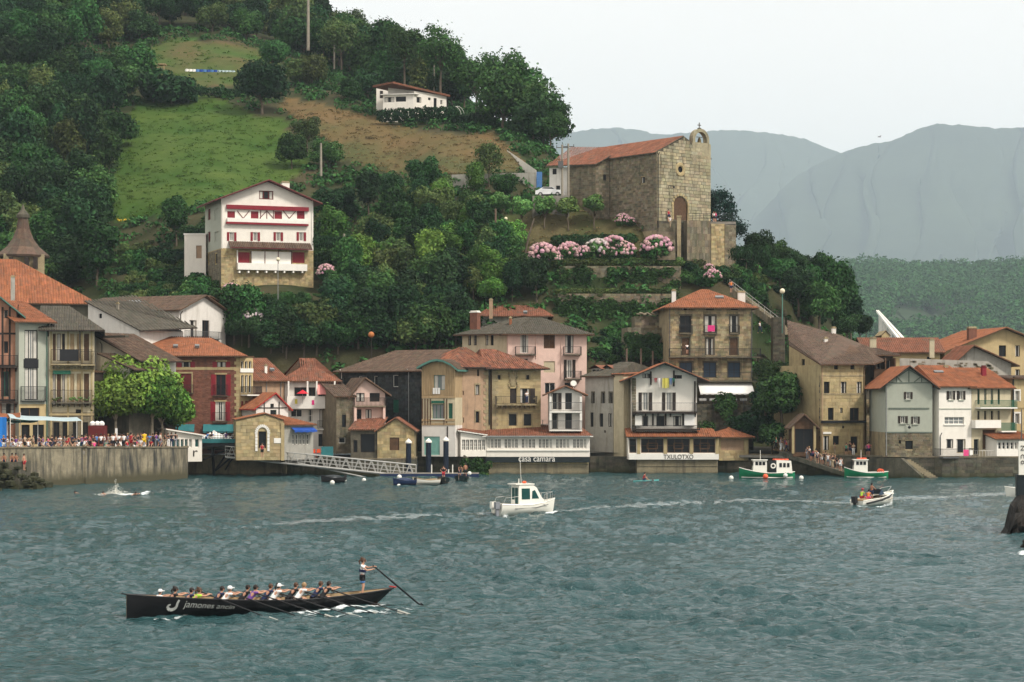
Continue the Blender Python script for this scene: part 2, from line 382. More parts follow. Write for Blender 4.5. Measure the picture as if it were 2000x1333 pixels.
o=bpy.data.objects.new('hillside',me);COL.objects.link(o);tag(o,kind='structure')

# ---------------------------------------------------------------- water
def wave_h(x,y):
    rs=np.random.RandomState(5);h=np.zeros_like(x);sx=np.zeros_like(x)
    for i in range(70):
        lam=0.5*(6.0/0.5)**(rs.rand()**1.3);th=rad(78)+rs.normal()*rad(34)
        k=2*PI/lam;amp=0.0108*lam**.85*(0.6+.8*rs.rand())
        ph=k*(math.cos(th)*x+math.sin(th)*y)+rs.rand()*2*PI
        h+=amp*(np.sin(ph)+0.28*np.sin(2*ph+PI/2))
    g=0.75+0.35*np.sin(x*.07+1.3*np.sin(y*.05))*np.sin(y*.045+.8*np.sin(x*.06))+.2*np.sin(x*.21+y*.13)
    return h*g*1.0
vr=np.arange(1480,901,-1.15);ur=np.arange(-350,2351,3.1)
Yr=H*F/(vr-HV)
UU,YY=np.meshgrid(ur,Yr);XX=(UU-1000)*YY/F
fade=np.clip((330-YY)/40,0,1)
ZZ=wave_h(XX,YY)*fade
nr,nc=XX.shape
me=bpy.data.meshes.new('water');co=np.stack([XX,YY,ZZ],-1).reshape(-1,3).astype(np.float32)
idx=np.arange(nr*nc).reshape(nr,nc);q=np.stack([idx[:-1,:-1],idx[:-1,1:],idx[1:,1:],idx[1:,:-1]],-1).reshape(-1,4)
me.vertices.add(len(co));me.vertices.foreach_set('co',co.ravel())
me.loops.add(q.size);me.loops.foreach_set('vertex_index',q.ravel().astype(np.int32))
me.polygons.add(len(q));me.polygons.foreach_set('loop_start',np.arange(0,q.size,4,dtype=np.int32));me.polygons.foreach_set('loop_total',np.full(len(q),4,np.int32))
me.polygons.foreach_set('use_smooth',np.ones(len(q),bool));me.update(calc_edges=True)
def water_mat():
    m=bpy.data.materials.new('water');m.use_nodes=True;n=m.node_tree;N=n.nodes;L=n.links;b=N['Principled BSDF']
    b.inputs['Roughness'].default_value=.10;b.inputs['IOR'].default_value=1.33
    ge=N.new('ShaderNodeNewGeometry');mp=N.new('ShaderNodeMapping');mp.inputs['Scale'].default_value=(.45,1.0,1);L.new(ge.outputs['Position'],mp.inputs[0])
    t1=N.new('ShaderNodeTexNoise');t1.inputs['Scale'].default_value=2.6;t1.inputs['Detail'].default_value=6;t1.inputs['Roughness'].default_value=.62;L.new(mp.outputs[0],t1.inputs['Vector'])
    t1.inputs['Distortion'].default_value=.6
    bp=N.new('ShaderNodeBump');bp.inputs['Strength'].default_value=.9;bp.inputs['Distance'].default_value=.3;L.new(t1.outputs[0],bp.inputs['Height']);L.new(bp.outputs[0],b.inputs['Normal'])
    t3=N.new('ShaderNodeTexNoise');t3.inputs['Scale'].default_value=1.25;t3.inputs['Detail'].default_value=3;t3.inputs['Distortion'].default_value=.9;L.new(mp.outputs[0],t3.inputs['Vector'])
    rd=N.new('ShaderNodeMath');rd.operation='SUBTRACT';rd.inputs[1].default_value=.5;L.new(t3.outputs[0],rd.inputs[0]);ra=N.new('ShaderNodeMath');ra.operation='ABSOLUTE';L.new(rd.outputs[0],ra.inputs[0])
    rm=N.new('ShaderNodeMath');rm.operation='MULTIPLY_ADD';rm.inputs[1].default_value=-2.2;L.new(ra.outputs[0],rm.inputs[0]);L.new(t1.outputs[0],rm.inputs[2]);L.new(rm.outputs[0],bp.inputs['Height'])
    t2=N.new('ShaderNodeTexNoise');t2.inputs['Scale'].default_value=.05;t2.inputs['Detail'].default_value=4;L.new(ge.outputs['Position'],t2.inputs['Vector'])
    mx=N.new('ShaderNodeMix');mx.data_type='RGBA';L.new(t2.outputs[0],mx.inputs[0]);mx.inputs[6].default_value=(.012,.048,.052,1);mx.inputs[7].default_value=(.026,.078,.082,1)
    L.new(mx.outputs[2],b.inputs['Base Color'])
    return m
M['water']=water_mat();me.materials.append(M['water'])
o=bpy.data.objects.new('water',me);COL.objects.link(o);tag(o,kind='structure')
mb=MB();mb.poly([(-16000,-250,-.6),(16000,-250,-.6),(16000,16000,-.6),(-16000,16000,-.6)])
o=mb.build('open_water',M['water']);tag(o,kind='structure')
def wz(x,y): # water height at a point
    return float(wave_h(np.array([x]),np.array([y]))[0])

# ---------------------------------------------------------------- far hills, mountains
def ridge(name,Y0,Y1,crest,base_v,mtl,rough_px=3,seed=0,col=(1,1,1),nrow=14,power=1.0,zb=None):
    cu=[c[0]for c in crest];cv=[c[1]for c in crest];V=[];Fc=[]
    us_=np.arange(cu[0],cu[-1]+1,6.0)
    for j in range(nrow+1):
        t=j/nrow;Y=lerp(Y0,Y1,t)
        for u in us_:
            k=(u-1000)/F;zc=zat(np.interp(u,cu,cv),Y1);zb_=-2.0
            n_=noise.fractal(Vector((u*.012+seed,t*2.2,seed)),1,2,6)
            z=zb_+(zc-zb_)*min(1.0,t**power*(1+.28*n_*(1-t)))
            if j==nrow:z+=noise.fractal(Vector((u*.06,seed,3)),1,2,5)*rough_px*Y1/F
            V.append(((u-1000)*Y1/F*(.75+.25*t)+(noise.noise(Vector((u*.03,t*3,seed+9)))*.02*Y1 if 0<j<nrow else 0),Y,z))
    for u in us_:V.append(((u-1000)*Y1/F*1.05,Y1+(Y1-Y0),-2.0))
    n=len(us_)
    for j in range(nrow+1):
        for i in range(n-1):Fc.append((j*n+i,j*n+i+1,(j+1)*n+i+1,(j+1)*n+i))
    me=bpy.data.meshes.new(name);me.from_pydata(V,[],Fc);me.polygons.foreach_set('use_smooth',[True]*len(Fc));me.materials.append(mtl);me.update()
    o=bpy.data.objects.new(name,me);COL.objects.link(o);tag(o,kind='structure');return o
P('mountain',(.045,.06,.035),var=.3,scale=.002,fine=.15,rough=.95,spec=.05)
P('far_wood',(.035,.055,.028),var=.3,scale=.02,rough=.95,spec=.05,attr=False)
ridge('mountain',7600,9600,[(-800,420),(300,330),(900,300),(1060,272),(1090,263),(1130,256),(1200,249),(1245,254),(1290,264),(1390,256),(1440,254),(1500,260),(1560,268),(1600,283),(1640,299),(1680,330),(1750,390),(1850,440),(2100,520),(2600,560)],500,M['mountain'],3.5,1)
ridge('mountain',6400,8400,[(1380,560),(1480,420),(1560,340),(1640,300),(1690,284),(1740,276),(1800,250),(1830,242),(1880,245),(1950,251),(2050,248),(2300,300),(2700,380)],500,M['mountain'],3.0,7)
HILLC=[(1100,700),(1400,610),(1560,560),(1640,530),(1690,522),(1750,535),(1830,533),(1900,528),(1960,528),(2050,518),(2300,470),(2700,420)]
ridge('wooded_hill',1500,2400,HILLC,700,M['far_wood'],3.0,4,nrow=24,power=.8)

# ---------------------------------------------------------------- haze
mb=MB();mb.box(-15000,15000,-240,12000,-3.5,1450)
hz=mb.build('haze',None);hz.data.materials.clear()
hm=bpy.data.materials.new('haze');hm.use_nodes=True;N=hm.node_tree.nodes;N.remove(N['Principled BSDF'])
pv=N.new('ShaderNodeVolumePrincipled');pv.inputs['Density'].default_value=0.00009;pv.inputs['Color'].default_value=(.76,.89,1.0,1);pv.inputs['Anisotropy'].default_value=0.2
hm.node_tree.links.new(pv.outputs[0],N['Material Output'].inputs['Volume']);hz.data.materials.append(hm);tag(hz,kind='stuff')
# ---------------------------------------------------------------- building kit
ZU=Vector((0,0,1))
def clip_poly(poly,a,b,c): # keep a*s+b*z+c >= 0 (2-D)
    out=[]
    for i in range(len(poly)):
        p,q=poly[i],poly[(i+1)%len(poly)]
        dp,dq=a*p[0]+b*p[1]+c,a*q[0]+b*q[1]+c
        if dp>=0:out.append(p)
        if(dp>=0)!=(dq>=0):
            t=dp/(dp-dq);out.append((p[0]+(q[0]-p[0])*t,p[1]+(q[1]-p[1])*t))
    return out
def clip_convex(poly,hull): # hull ccw list of (s,z)
    for i in range(len(hull)):
        p,q=hull[i],hull[(i+1)%len(hull)]
        nx,nz=-(q[1]-p[1]),q[0]-p[0]
        poly=clip_poly(poly,nx,nz,-(nx*p[0]+nz*p[1]))
        if len(poly)<3:return[]
    return poly

class House:
    def __init__(s,name,label,cat,u0,Y0,u1,Y1,depth,zb,zt,mats,group=None):
        """front face runs from photo column u0 at distance Y0 to u1 at Y1; zb, zt heights of foot and eaves (m)"""
        A=at(u0,HV,Y0);B=at(u1,HV,Y1);s.A=Vector((A.x,A.y,0));B=Vector((B.x,B.y,0))
        s.w=(B-s.A).length;s.ex=(B-s.A).normalized();s.ey=Vector((-s.ex.y,s.ex.x,0));s.d=depth;s.zb=zb;s.zt=zt
        s.root=thing(name,label,cat,(s.A+s.ex*s.w/2+s.ey*depth/2+ZU*zb),0,group)
        s.mats=mats if isinstance(mats,dict)else{k:mats for k in 'FRLB'}
        s.holes={k:[]for k in 'FRLB'};s.zones={k:[]for k in 'FRLB'};s.hull={}
        for k in 'FRLB':s.hull[k]=[(0,zb),(s.flen(k),zb),(s.flen(k),zt),(0,zt)]
        s.roofs=[]
    def flen(s,k):return s.w if k in 'FB' else s.d
    def fr(s,k): # frame of a face: origin, along (left to right seen from outside), outward, up
        if k=='F':return(s.A,s.ex,-s.ey,ZU)
        if k=='R':return(s.A+s.ex*s.w,s.ey,s.ex,ZU)
        if k=='L':return(s.A+s.ey*s.d,-s.ey,-s.ex,ZU)
        return(s.A+s.ex*s.w+s.ey*s.d,-s.ex,s.ey,ZU)
    def P(s,x,y,z):return s.A+s.ex*x+s.ey*y+ZU*z
    def px(s,k,u,v,off=0.0): # photo pixel -> (along, height) on face k
        O,e,n,_=s.fr(k);O=O+n*off;d=Vector(((u-1000)/F,1,-(v-HV)/F));c=Vector((0,0,H))
        t=(O-c).dot(n)/d.dot(n);p=c+d*t
        return(p-O).dot(e),p.z
    def rect(s,k,u0,v0,u1,v1):
        um,vm=(u0+u1)/2,(v0+v1)/2
        s0=s.px(k,u0,vm)[0];s1=s.px(k,u1,vm)[0];z1=s.px(k,um,v0)[1];z0=s.px(k,um,v1)[1]
        return s0,s1,z0,z1
    # ---- openings
    def win(s,k,u0,v0,u1,v1,fm='white_paint',n=(2,2),sh=None,shm='red_paint',glass='glass',sill=None,sur=None,cur=0.0,door=False,blind=None,r=None,name='window',fw=0.07,arch=False):
        s0,s1,z0,z1=r or s.rect(k,u0,v0,u1,v1)
        if cur==0 and not blind and name=='window' and RN.random()<.4 and s1-s0<2:cur=RN.uniform(.3,.8)
        L_=s.flen(k);s0=max(.05,s0);s1=min(L_-.05,s1)
        if s1-s0<.1:return
        s.holes[k].append((s0,s1,z0,z1));O,e,nn,z_=fr=s.fr(k)
        dp=.16
        w_=MB();f=fw
        w_.fbox(fr,s0,s0+f,-dp-.06,-dp,z0,z1);w_.fbox(fr,s1-f,s1,-dp-.06,-dp,z0,z1)
        w_.fbox(fr,s0+f,s1-f,-dp-.06,-dp,z0,z0+f);w_.fbox(fr,s0+f,s1-f,-dp-.06,-dp,z1-f,z1)
        for i in range(1,n[0]):
            x=lerp(s0,s1,i/n[0]);w_.fbox(fr,x-f*.45,x+f*.45,-dp-.05,-dp-.005,z0+f,z1-f)
        for i in range(1,n[1]):
            z=lerp(z0,z1,i/n[1]);w_.fbox(fr,s0+f,s1-f,-dp-.045,-dp-.01,z-f*.3,z+f*.3)
        wo_=w_.build(name,M[fm],s.root)
        g=MB();g.fbox(fr,s0+f*.5,s1-f*.5,-dp-.040,-dp-.030,z0+f*.5,z1-f*.5);g.build('pane',M[glass],s.root,wo_)
        if cur>0:
            c=MB();
            for a_,b_ in((s0+f,lerp(s0,s1,.5*cur)),(lerp(s0,s1,1-.5*cur),s1-f)):
                c.fbox(fr,a_,b_,-dp-.028,-dp-.012,z0+f,z1-f)
            c.build('curtain',M['curtain'],s.root,wo_)
        if blind:
            c=MB();k_=max(2,int((z1-z0)/.14))
            for i in range(k_):c.fbox(fr,s0+.02,s1-.02,-dp+.002,-dp+.05+.012*(i%2),lerp(z0,z1,i/k_),lerp(z0,z1,(i+.9)/k_))
            c.build('roller_shutter',M[blind],s.root,wo_)
        if sh:
            for side in(0,1):
                if sh=='l' and side:continue
                if sh=='r' and not side:continue
                ww=(s1-s0)/2
                if sh=='closed':a_,b_,y0=(s0+.01,(s0+s1)/2-.01,-.10)if not side else((s0+s1)/2+.01,s1-.01,-.10)
                else:a_,b_,y0=(s0-ww-.02,s0-.02,.02)if not side else(s1+.02,s1+ww+.02,.02)
                c=MB();c.fbox(fr,a_,b_,y0,y0+.035,z0,z1);
                for q in range(1,int((z1-z0)/.22)):c.fbox(fr,a_+.06,b_-.06,y0+.036,y0+.055,z0+.22*q-.06,z0+.22*q+.06)
                c.build('shutter',M[shm],s.root,wo_)
        if sill:
            c=MB();c.fbox(fr,s0-.12,s1+.12,.003,.12,z0-.14,z0-.01);c.build('sill',M[sill],s.root,wo_)
        if sur:
            c=MB();t=.16;zb_=z0 if not sill else z0
            c.fbox(fr,s0-t,s0-.005,.003,.05,zb_,z1);c.fbox(fr,s1+.005,s1+t,.003,.05,zb_,z1);c.fbox(fr,s0-t,s1+t,.003,.06,z1+.004,z1+t+.04)
            c.build('surround',M[sur],s.root,wo_)
        return wo_
    def wins(s,k,cols,rows,**kw):
        for(v0,v1)in rows:
            for(u0,u1)in cols:s.win(k,u0,v0,u1,v1,**kw)
    # ---- walls
    def walls(s,faces='FRLB',th=.32):
        mlist=[];mb=MB()
        def mi(nm):
            if nm not in mlist:mlist.append(nm)
            return mlist.index(nm)
        for k in faces:
            O,e,n,z_=s.fr(k);hull=s.hull[k];z0=min(p[1]for p in hull);z1=max(p[1]for p in hull);s0=min(p[0]for p in hull);s1=max(p[0]for p in hull)
            cs={s0,s1};cz={z0,z1}
            for h in s.holes[k]:cs|={h[0],h[1]};cz|={h[2],h[3]}
            for zn in s.zones[k]:cz|={zn[0],zn[1]}
            cs=sorted(c for c in cs if s0<=c<=s1);cz=sorted(c for c in cz if z0<=c<=z1)
            for a,b in zip(cs,cs[1:]):
                for c,d in zip(cz,cz[1:]):
                    if b-a<1e-4 or d-c<1e-4:continue
                    sm,zm=(a+b)/2,(c+d)/2
                    if any(h[0]<sm<h[1]and h[2]<zm<h[3]for h in s.holes[k]):continue
                    mm=s.mats[k]
                    for zn in s.zones[k]:
                        if zn[0]<zm<zn[1]:mm=zn[2]
                    p=clip_convex([(a,c),(b,c),(b,d),(a,d)],hull)
                    if p:mb.poly([O+e*q[0]+z_*q[1]for q in p],mi(mm))
            for h in s.holes[k]:
                q=[O+e*h[0]+z_*h[2],O+e*h[1]+z_*h[2],O+e*h[1]+z_*h[3],O+e*h[0]+z_*h[3]]
                mm=s.mats[k]
                for zn in s.zones[k]:
                    if zn[0]<(h[2]+h[3])/2<zn[1]:mm=zn[2]
                for i in range(4):
                    a,b=q[i],q[(i+1)%4];mb.poly([a,b,b-n*th,a-n*th],mi(mm))
                mb.poly([p-n*(th+.002)for p in q],mi('interior'))
        return mb.build('wall',[M[x]for x in mlist],s.root)
    def gable(s,ks,apex,frac=.5):
        for k in ks:
            L_=s.flen(k);zb=s.hull[k][0][1];f=frac if k in 'FL' else 1-frac
            s.hull[k]=[(0,zb),(L_,zb),(L_,s.zt),(L_*f,apex),(0,s.zt)]
    def mono(s,k,zl,zr):L_=s.flen(k);zb=s.hull[k][0][1];s.hull[k]=[(0,zb),(L_,zb),(L_,zr),(0,zl)]
    # ---- roof from polygons given in local x,y,z, outer (upper) surface
    def roof(s,polys,tile='tile_orange',pitch=.27,th=.14,fascia='wood_brown',name='roof',ribs=True,tint=.22):
        mb=MB();rb=MB()
        for pl in polys:
            W=[s.P(*p)for p in pl];nrm=(W[1]-W[0]).cross(W[2]-W[0])
            if nrm.length<1e-6:continue
            nrm.normalize()
            if nrm.z<0:nrm=-nrm;W=W[::-1]
            low=[p-ZU*th for p in W]
            mb.poly(W,0);mb.poly(low[::-1],1)
            for i in range(len(W)):a,b=i,(i+1)%len(W);mb.poly([W[a],low[a],low[b],W[b]],1)
            if not ribs:continue
            dn=Vector((nrm.x,nrm.y,0));
            if dn.length<1e-3:continue
            dn.normalize();cr=ZU.cross(dn).normalized();sl=cr.cross(nrm).normalized()
            if sl.z<0:sl=-sl
            O=W[0];P2=[((p-O).dot(cr),(p-O).dot(sl))for p in W];x0=min(p[0]for p in P2);x1=max(p[0]for p in P2)
            n_=int((x1-x0)/pitch)
            for i in range(n_):
                x=x0+(i+.5)*(x1-x0)/max(1,n_);ys=[]
                for a in range(len(P2)):
                    p,q=P2[a],P2[(a+1)%len(P2)]
                    if(p[0]-x)*(q[0]-x)<0:t=(x-p[0])/(q[0]-p[0]);ys.append(p[1]+t*(q[1]-p[1]))
                if len(ys)<2:continue
                y0,y1=min(ys),max(ys)
                if y1-y0<.15:continue
                # a run of barrel tiles: short pieces, each a little lower at its tail
                seg=.95;m_=max(1,int((y1-y0)/seg));hw=pitch*.30
                for g in range(m_):
                    a,b=lerp(y0,y1,g/m_),lerp(y0,y1,(g+1)/m_);hh=.075+RN.uniform(-.012,.015);c=jit((1,1,1),tint)
                    dx=RN.uniform(-.015,.015)
                    pp=[]
                    for yy,h_ in((a-.02,hh),(b,hh*.72)):
                        for xx,zz in((-hw,.004),(-hw*.55,h_*.8),(0,h_),(hw*.55,h_*.8),(hw,.004)):pp.append(O+cr*(x+xx+dx)+sl*yy+nrm*zz)
                    rb.add(pp,[(0,1,6,5),(1,2,7,6),(2,3,8,7),(3,4,9,8),(0,4,3,2,1)],0,c)
        o=mb.build(name,[M[tile],M[fascia]],s.root)
        if rb.f:t=rb.build('roof_tiles',M[tile],s.root,o);tag(t,kind='stuff')
        s.last_roof=o
        return o
    def roof_gable(s,rise,ov=.6,axis='x',frac=.5,hip=(0,0),**kw):
        """axis x: ridge parallel to the front; y: ridge runs away from the front (gable faces us). hip = ridge inset at both ends"""
        w_,d_,z=s.w,s.d,s.zt;drop=lambda run:rise/run*ov
        if axis=='y':
            fx=w_*frac;zr=z+rise;dl,dr=drop(fx),drop(w_-fx);y0,y1=-ov,d_+ov
            a,b=(hip[0]if hip[0]else y0),(d_-hip[1]if hip[1]else y1)
            Pn=[[(-ov,y0,z-dl),(fx,a,zr),(fx,b,zr),(-ov,y1,z-dl)],[(w_+ov,y0,z-dr),(w_+ov,y1,z-dr),(fx,b,zr),(fx,a,zr)]]
            if hip[0]:Pn.append([(-ov,y0,z-dl),(w_+ov,y0,z-dr),(fx,a,zr)])
            if hip[1]:Pn.append([(w_+ov,y1,z-dr),(-ov,y1,z-dl),(fx,b,zr)])
            if not hip[0]:s.gable('F',zr-.05,frac)
            if not hip[1]:s.gable('B',zr-.05,frac)
        else:
            fy=d_*frac;zr=z+rise;df,db=drop(fy),drop(d_-fy);x0,x1=-ov,w_+ov
            a,b=(hip[0]if hip[0]else x0),(w_-hip[1]if hip[1]else x1)
            Pn=[[(x0,-ov,z-df),(x1,-ov,z-df),(b,fy,zr),(a,fy,zr)],[(x1,d_+ov,z-db),(x0,d_+ov,z-db),(a,fy,zr),(b,fy,zr)]]
            if hip[0]:Pn.append([(x0,d_+ov,z-db),(x0,-ov,z-df),(a,fy,zr)])
            if hip[1]:Pn.append([(x1,-ov,z-df),(x1,d_+ov,z-db),(b,fy,zr)])
            if not hip[0]:s.gable('L',zr-.05,1-frac)
            if not hip[1]:s.gable('R',zr-.05,1-frac)
        # lift so that the walls stay under the underside
        lift=.16
        Pn=[[(x,y,z_+lift)for x,y,z_ in p]for p in Pn]
        return s.roof(Pn,**kw)
    def roof_shed(s,rise,ov=.5,**kw): # low at the front, high at the back
        z=s.zt;k=rise/s.d;l=.16
        s.hull['R']=[(0,s.hull['R'][0][1]),(s.d,s.hull['R'][0][1]),(s.d,z+rise),(0,z)];s.hull['L']=[(0,s.hull['L'][0][1]),(s.d,s.hull['L'][0][1]),(s.d,z),(0,z+rise)];
        s.hull['B'][2]=(s.w,z+rise);s.hull['B'][3]=(0,z+rise)
        return s.roof([[(-ov,-ov,z-k*ov+l),(s.w+ov,-ov,z-k*ov+l),(s.w+ov,s.d+.1,z+rise+k*.1+l),(-ov,s.d+.1,z+rise+k*.1+l)]],**kw)
    # ---- stonework: coursed blocks proud of the wall
    def stones(s,k,z0=None,z1=None,size=(.7,.38),m='stone',part=False,proud=.04,tint=.22,s0=None,s1=None,reg=.25,gap=.025):
        fr=s.fr(k);hull=s.hull[k];z0=s.hull[k][0][1]if z0 is None else z0;z1=max(p[1]for p in hull)if z1 is None else z1
        nrow=max(1,int(round((z1-z0)/size[1])));rh=(z1-z0)/nrow;L_=s.flen(k);mb=MB();cnt=0
        for r_ in range(nrow):
            za,zb=z0+r_*rh,z0+(r_+1)*rh-gap
            lo,hi=(0 if s0 is None else s0),(L_ if s1 is None else s1)
            for i in range(len(hull)): # narrow by sloping edges
                p,q=hull[i],hull[(i+1)%len(hull)]
                for zz in(zb,):
                    if(p[1]-zz)*(q[1]-zz)<0:
                        x=p[0]+(zz-p[1])/(q[1]-p[1])*(q[0]-p[0])
                        if q[1]>p[1]:hi=min(hi,x)
                        else:lo=max(lo,x)
            if zb>max(p[1]for p in hull):continue
            iv=[(lo,hi)]
            for h in s.holes[k]:
                if h[2]<zb and h[3]>za:
                    nv=[]
                    for a,b in iv:
                        if h[1]<=a or h[0]>=b:nv.append((a,b));continue
                        if h[0]>a:nv.append((a,h[0]))
                        if h[1]<b:nv.append((h[1],b))
                    iv=nv
            for a,b in iv:
                x=a
                while x<b-.06:
                    wd=size[0]*RN.uniform(1-reg*1.6,1+reg*1.6);e=min(b,x+wd)
                    if b-e<size[0]*.3:e=b
                    c=jit((1,1,1),tint);q=proud*RN.uniform(.5,1.2)
                    if part:
                        t=MB();t.fbox(fr,x,e-gap,.002,q+.01,za,zb,0,c,j=.008);t.build('stone',M[m],s.root,s.wallobj)
                    else:mb.fbox(fr,x,e-gap,.002,q+.01,za,zb,0,c,j=.012)
                    cnt+=1;x=e
        if not part and mb.f:o=mb.build('stonework',M[m],s.root);tag(o,kind='stuff')
        return cnt
    def quoins(s,k,side,z0,z1,m='stone',w_=.5):
        L_=s.flen(k);a,b=(0,w_)if side=='l' else(L_-w_,L_);mb=MB();fr=s.fr(k);z=z0;i=0
        while z<z1-.1:
            e=w_*(.65 if i%2 else 1);x0,x1=(a,a+e)if side=='l' else(b-e,b)
            mb.fbox(fr,x0,x1,.003,.055,z,min(z1,z+.38),0,jit((1,1,1),.15),j=.008);z+=.4;i+=1
        tag(mb.build('quoins',M[m],s.root),kind='stuff')
    def boxp(s,k,name,x0,x1,n0,n1,z0,z1,m,parent=None):
        b=MB();b.fbox(s.fr(k),x0,x1,n0,n1,z0,z1);return b.build(name,M[m],s.root,parent)
    def band(s,k,v,h=.2,m='stone',proud=.06,um=None,s0=None,s1=None,name='string_course'):
        O,e,n,_=s.fr(k);um=um or 1000+F*(O+e*s.flen(k)/2).x/(O+e*s.flen(k)/2).y
        z=s.px(k,um,v)[1];return s.boxp(k,name,(0 if s0 is None else s0),(s.flen(k)if s1 is None else s1),.003,proud,z-h/2,z+h/2,m)
    def timber(s,k,segs,w_=.14,m='wood_dark',name='timber',proud=.06): # segs: photo pixel pairs (u0,v0,u1,v1)
        O,e,n,z_=s.fr(k)
        for(u0,v0,u1,v1)in segs:
            a=s.px(k,u0,v0);b=s.px(k,u1,v1);d=Vector((b[0]-a[0],b[1]-a[1]));L_=d.length
            if L_<.05:continue
            d.normalize();fr=(O+e*a[0]+z_*a[1],e*d.x+z_*d.y,n,e*-d.y+z_*d.x);mb=MB();mb.fbox(fr,0,L_,.004,proud+RN.uniform(0,.006),-w_/2,w_/2);mb.build(name,M[m],s.root)
    def balcony(s,k,u0,u1,vr,vs,dep=.9,slab='stone',rail='black_iron',th=.16,corb=0,pitch=.13,solid=None,both=True,bar=.022):
        um=(u0+u1)/2;s0=s.px(k,u0,vs,0)[0];s1=s.px(k,u1,vs,0)[0];zs=s.px(k,um,vs,dep)[1];zr=s.px(k,um,vr,dep)[1];fr=s.fr(k)
        b=MB();b.fbox(fr,s0,s1,.004,dep,zs-th,zs)
        for i in range(corb):
            x=lerp(s0+.15,s1-.15,i/max(1,corb-1));b.fbox(fr,x-.07,x+.07,.004,dep*.75,zs-th-.22,zs-th-.003);b.fbox(fr,x-.06,x+.06,.004,dep*.4,zs-th-.42,zs-th-.223)
        bo=b.build('balcony',M[slab],s.root)
        r=MB()
        r.fbox(fr,s0,s1,dep-.05,dep-.005,zr-.05,zr);r.fbox(fr,s0,s0+.04,.01,dep-.051,zr-.05,zr);r.fbox(fr,s1-.04,s1,.01,dep-.051,zr-.05,zr)
        if solid is None:
            n_=max(2,int((s1-s0)/pitch))
            for i in range(n_+1):x=lerp(s0+.02,s1-.02,i/n_);r.fbox(fr,x-bar/2,x+bar/2,dep-.04,dep-.02,zs+.002,zr-.052)
            n_=max(2,int(dep/pitch))
            for xx in(s0+.02,s1-.02):
                for i in range(n_):y=lerp(.05,dep-.06,i/n_);r.fbox(fr,xx-.01,xx+.01,y-.01,y+.01,zs+.002,zr-.052)
            r.fbox(fr,s0+.04,s1-.04,dep-.045,dep-.015,zs+.08,zs+.11)
        else:r.fbox(fr,s0,s1,dep-.06,dep-.005,zs+.003,zr-.053);r.fbox(fr,s0,s0+.05,.01,dep-.062,zs+.003,zr-.053);r.fbox(fr,s1-.05,s1,.01,dep-.062,zs+.003,zr-.053)
        r.build('railing',M[solid or rail],s.root,bo)
        return bo,(s0,s1,zs,zr)
    def chimney(s,u,vb,vt,wpx,m='plaster_white',Y=None,cap='stone',pots=0,parent=None):
        Y=Y or s.root.location.y;a=at(u,vt,Y);w_=wpx*Y/F;z0=zat(vb,Y)-.8
        b=MB();fr=(Vector((a.x,Y,0)),s.ex,s.ey,ZU);b.fbox(fr,-w_/2,w_/2,-w_*.35,w_*.35,z0,a.z-.15)
        o=b.build('chimney',M[m],s.root,getattr(s,'last_roof',None))
        c=MB();c.fbox(fr,-w_/2-.06,w_/2+.06,-w_*.35-.06,w_*.35+.06,a.z-.147,a.z-.03)
        c.fbox(fr,-w_/2+.05,w_/2-.05,-w_*.3,w_*.3,a.z-.027,a.z+.12)
        c.build('chimney_cap',M[cap],s.root)
    def skylight(s,u,v,wpx,hpx,Y,m='glass_pale'):
        a=at(u,v,Y);w_=wpx*Y/F;h=hpx*Y/F;b=MB();fr=(a,s.ex,(s.ey*.8+ZU*.42).normalized(),(ZU*.8-s.ey*.42).normalized())
        b.fbox(fr,-w_/2,w_/2,-h,h,-.15,.14);b.build('skylight',M[m],s.root,getattr(s,'last_roof',None))
    def pipe(s,k,u,v0,v1,m='zinc',r_=.055):
        a=s.px(k,u,v0);b=s.px(k,u,v1);O,e,n,z_=s.fr(k)
        mb=MB();mb.tube([O+e*a[0]+n*.4+z_*(a[1]+.25),O+e*a[0]+n*.1+z_*(a[1]-.1),O+e*a[0]+n*.09+z_*b[1]],r_,6);mb.build('drainpipe',M[m],s.root)
    def awning(s,k,u0,v0,u1,v1,dep=1.2,m='white_cloth',val=.25,name='awning',slats=False):
        s0=s.px(k,u0,v0)[0];s1=s.px(k,u1,v0)[0];z1=s.px(k,(u0+u1)/2,v0)[1];z0=s.px(k,(u0+u1)/2,v1,dep)[1];O,e,n,z_=s.fr(k)
        q=lambda x,y,z:O+e*x+n*y+z_*z;b=MB();th=.03;nseg=max(4,int((s1-s0)/.35))
        for i in range(nseg):
            a,c=lerp(s0,s1,i/nseg),lerp(s0,s1,(i+1)/nseg);sag=-.02*(i%2)
            b.poly([q(a,.02,z1),q(c,.02,z1),q(c,dep,z0+val+sag),q(a,dep,z0+val+sag)]);b.poly([q(a,.02,z1-th),q(c,.02,z1-th),q(c,dep,z0+val-th+sag),q(a,dep,z0+val-th+sag)][::-1])
            b.poly([q(a,dep,z0+val+sag),q(c,dep,z0+val+sag),q(c,dep+.02,z0+(.05 if i%2 else 0)),q(a,dep+.02,z0+(.05 if i%2 else 0))])
        return b.build(name,M[m],s.root)
# ================================================================ village, left to right
DOORK=dict(fm='wood_dark',n=(2,3))
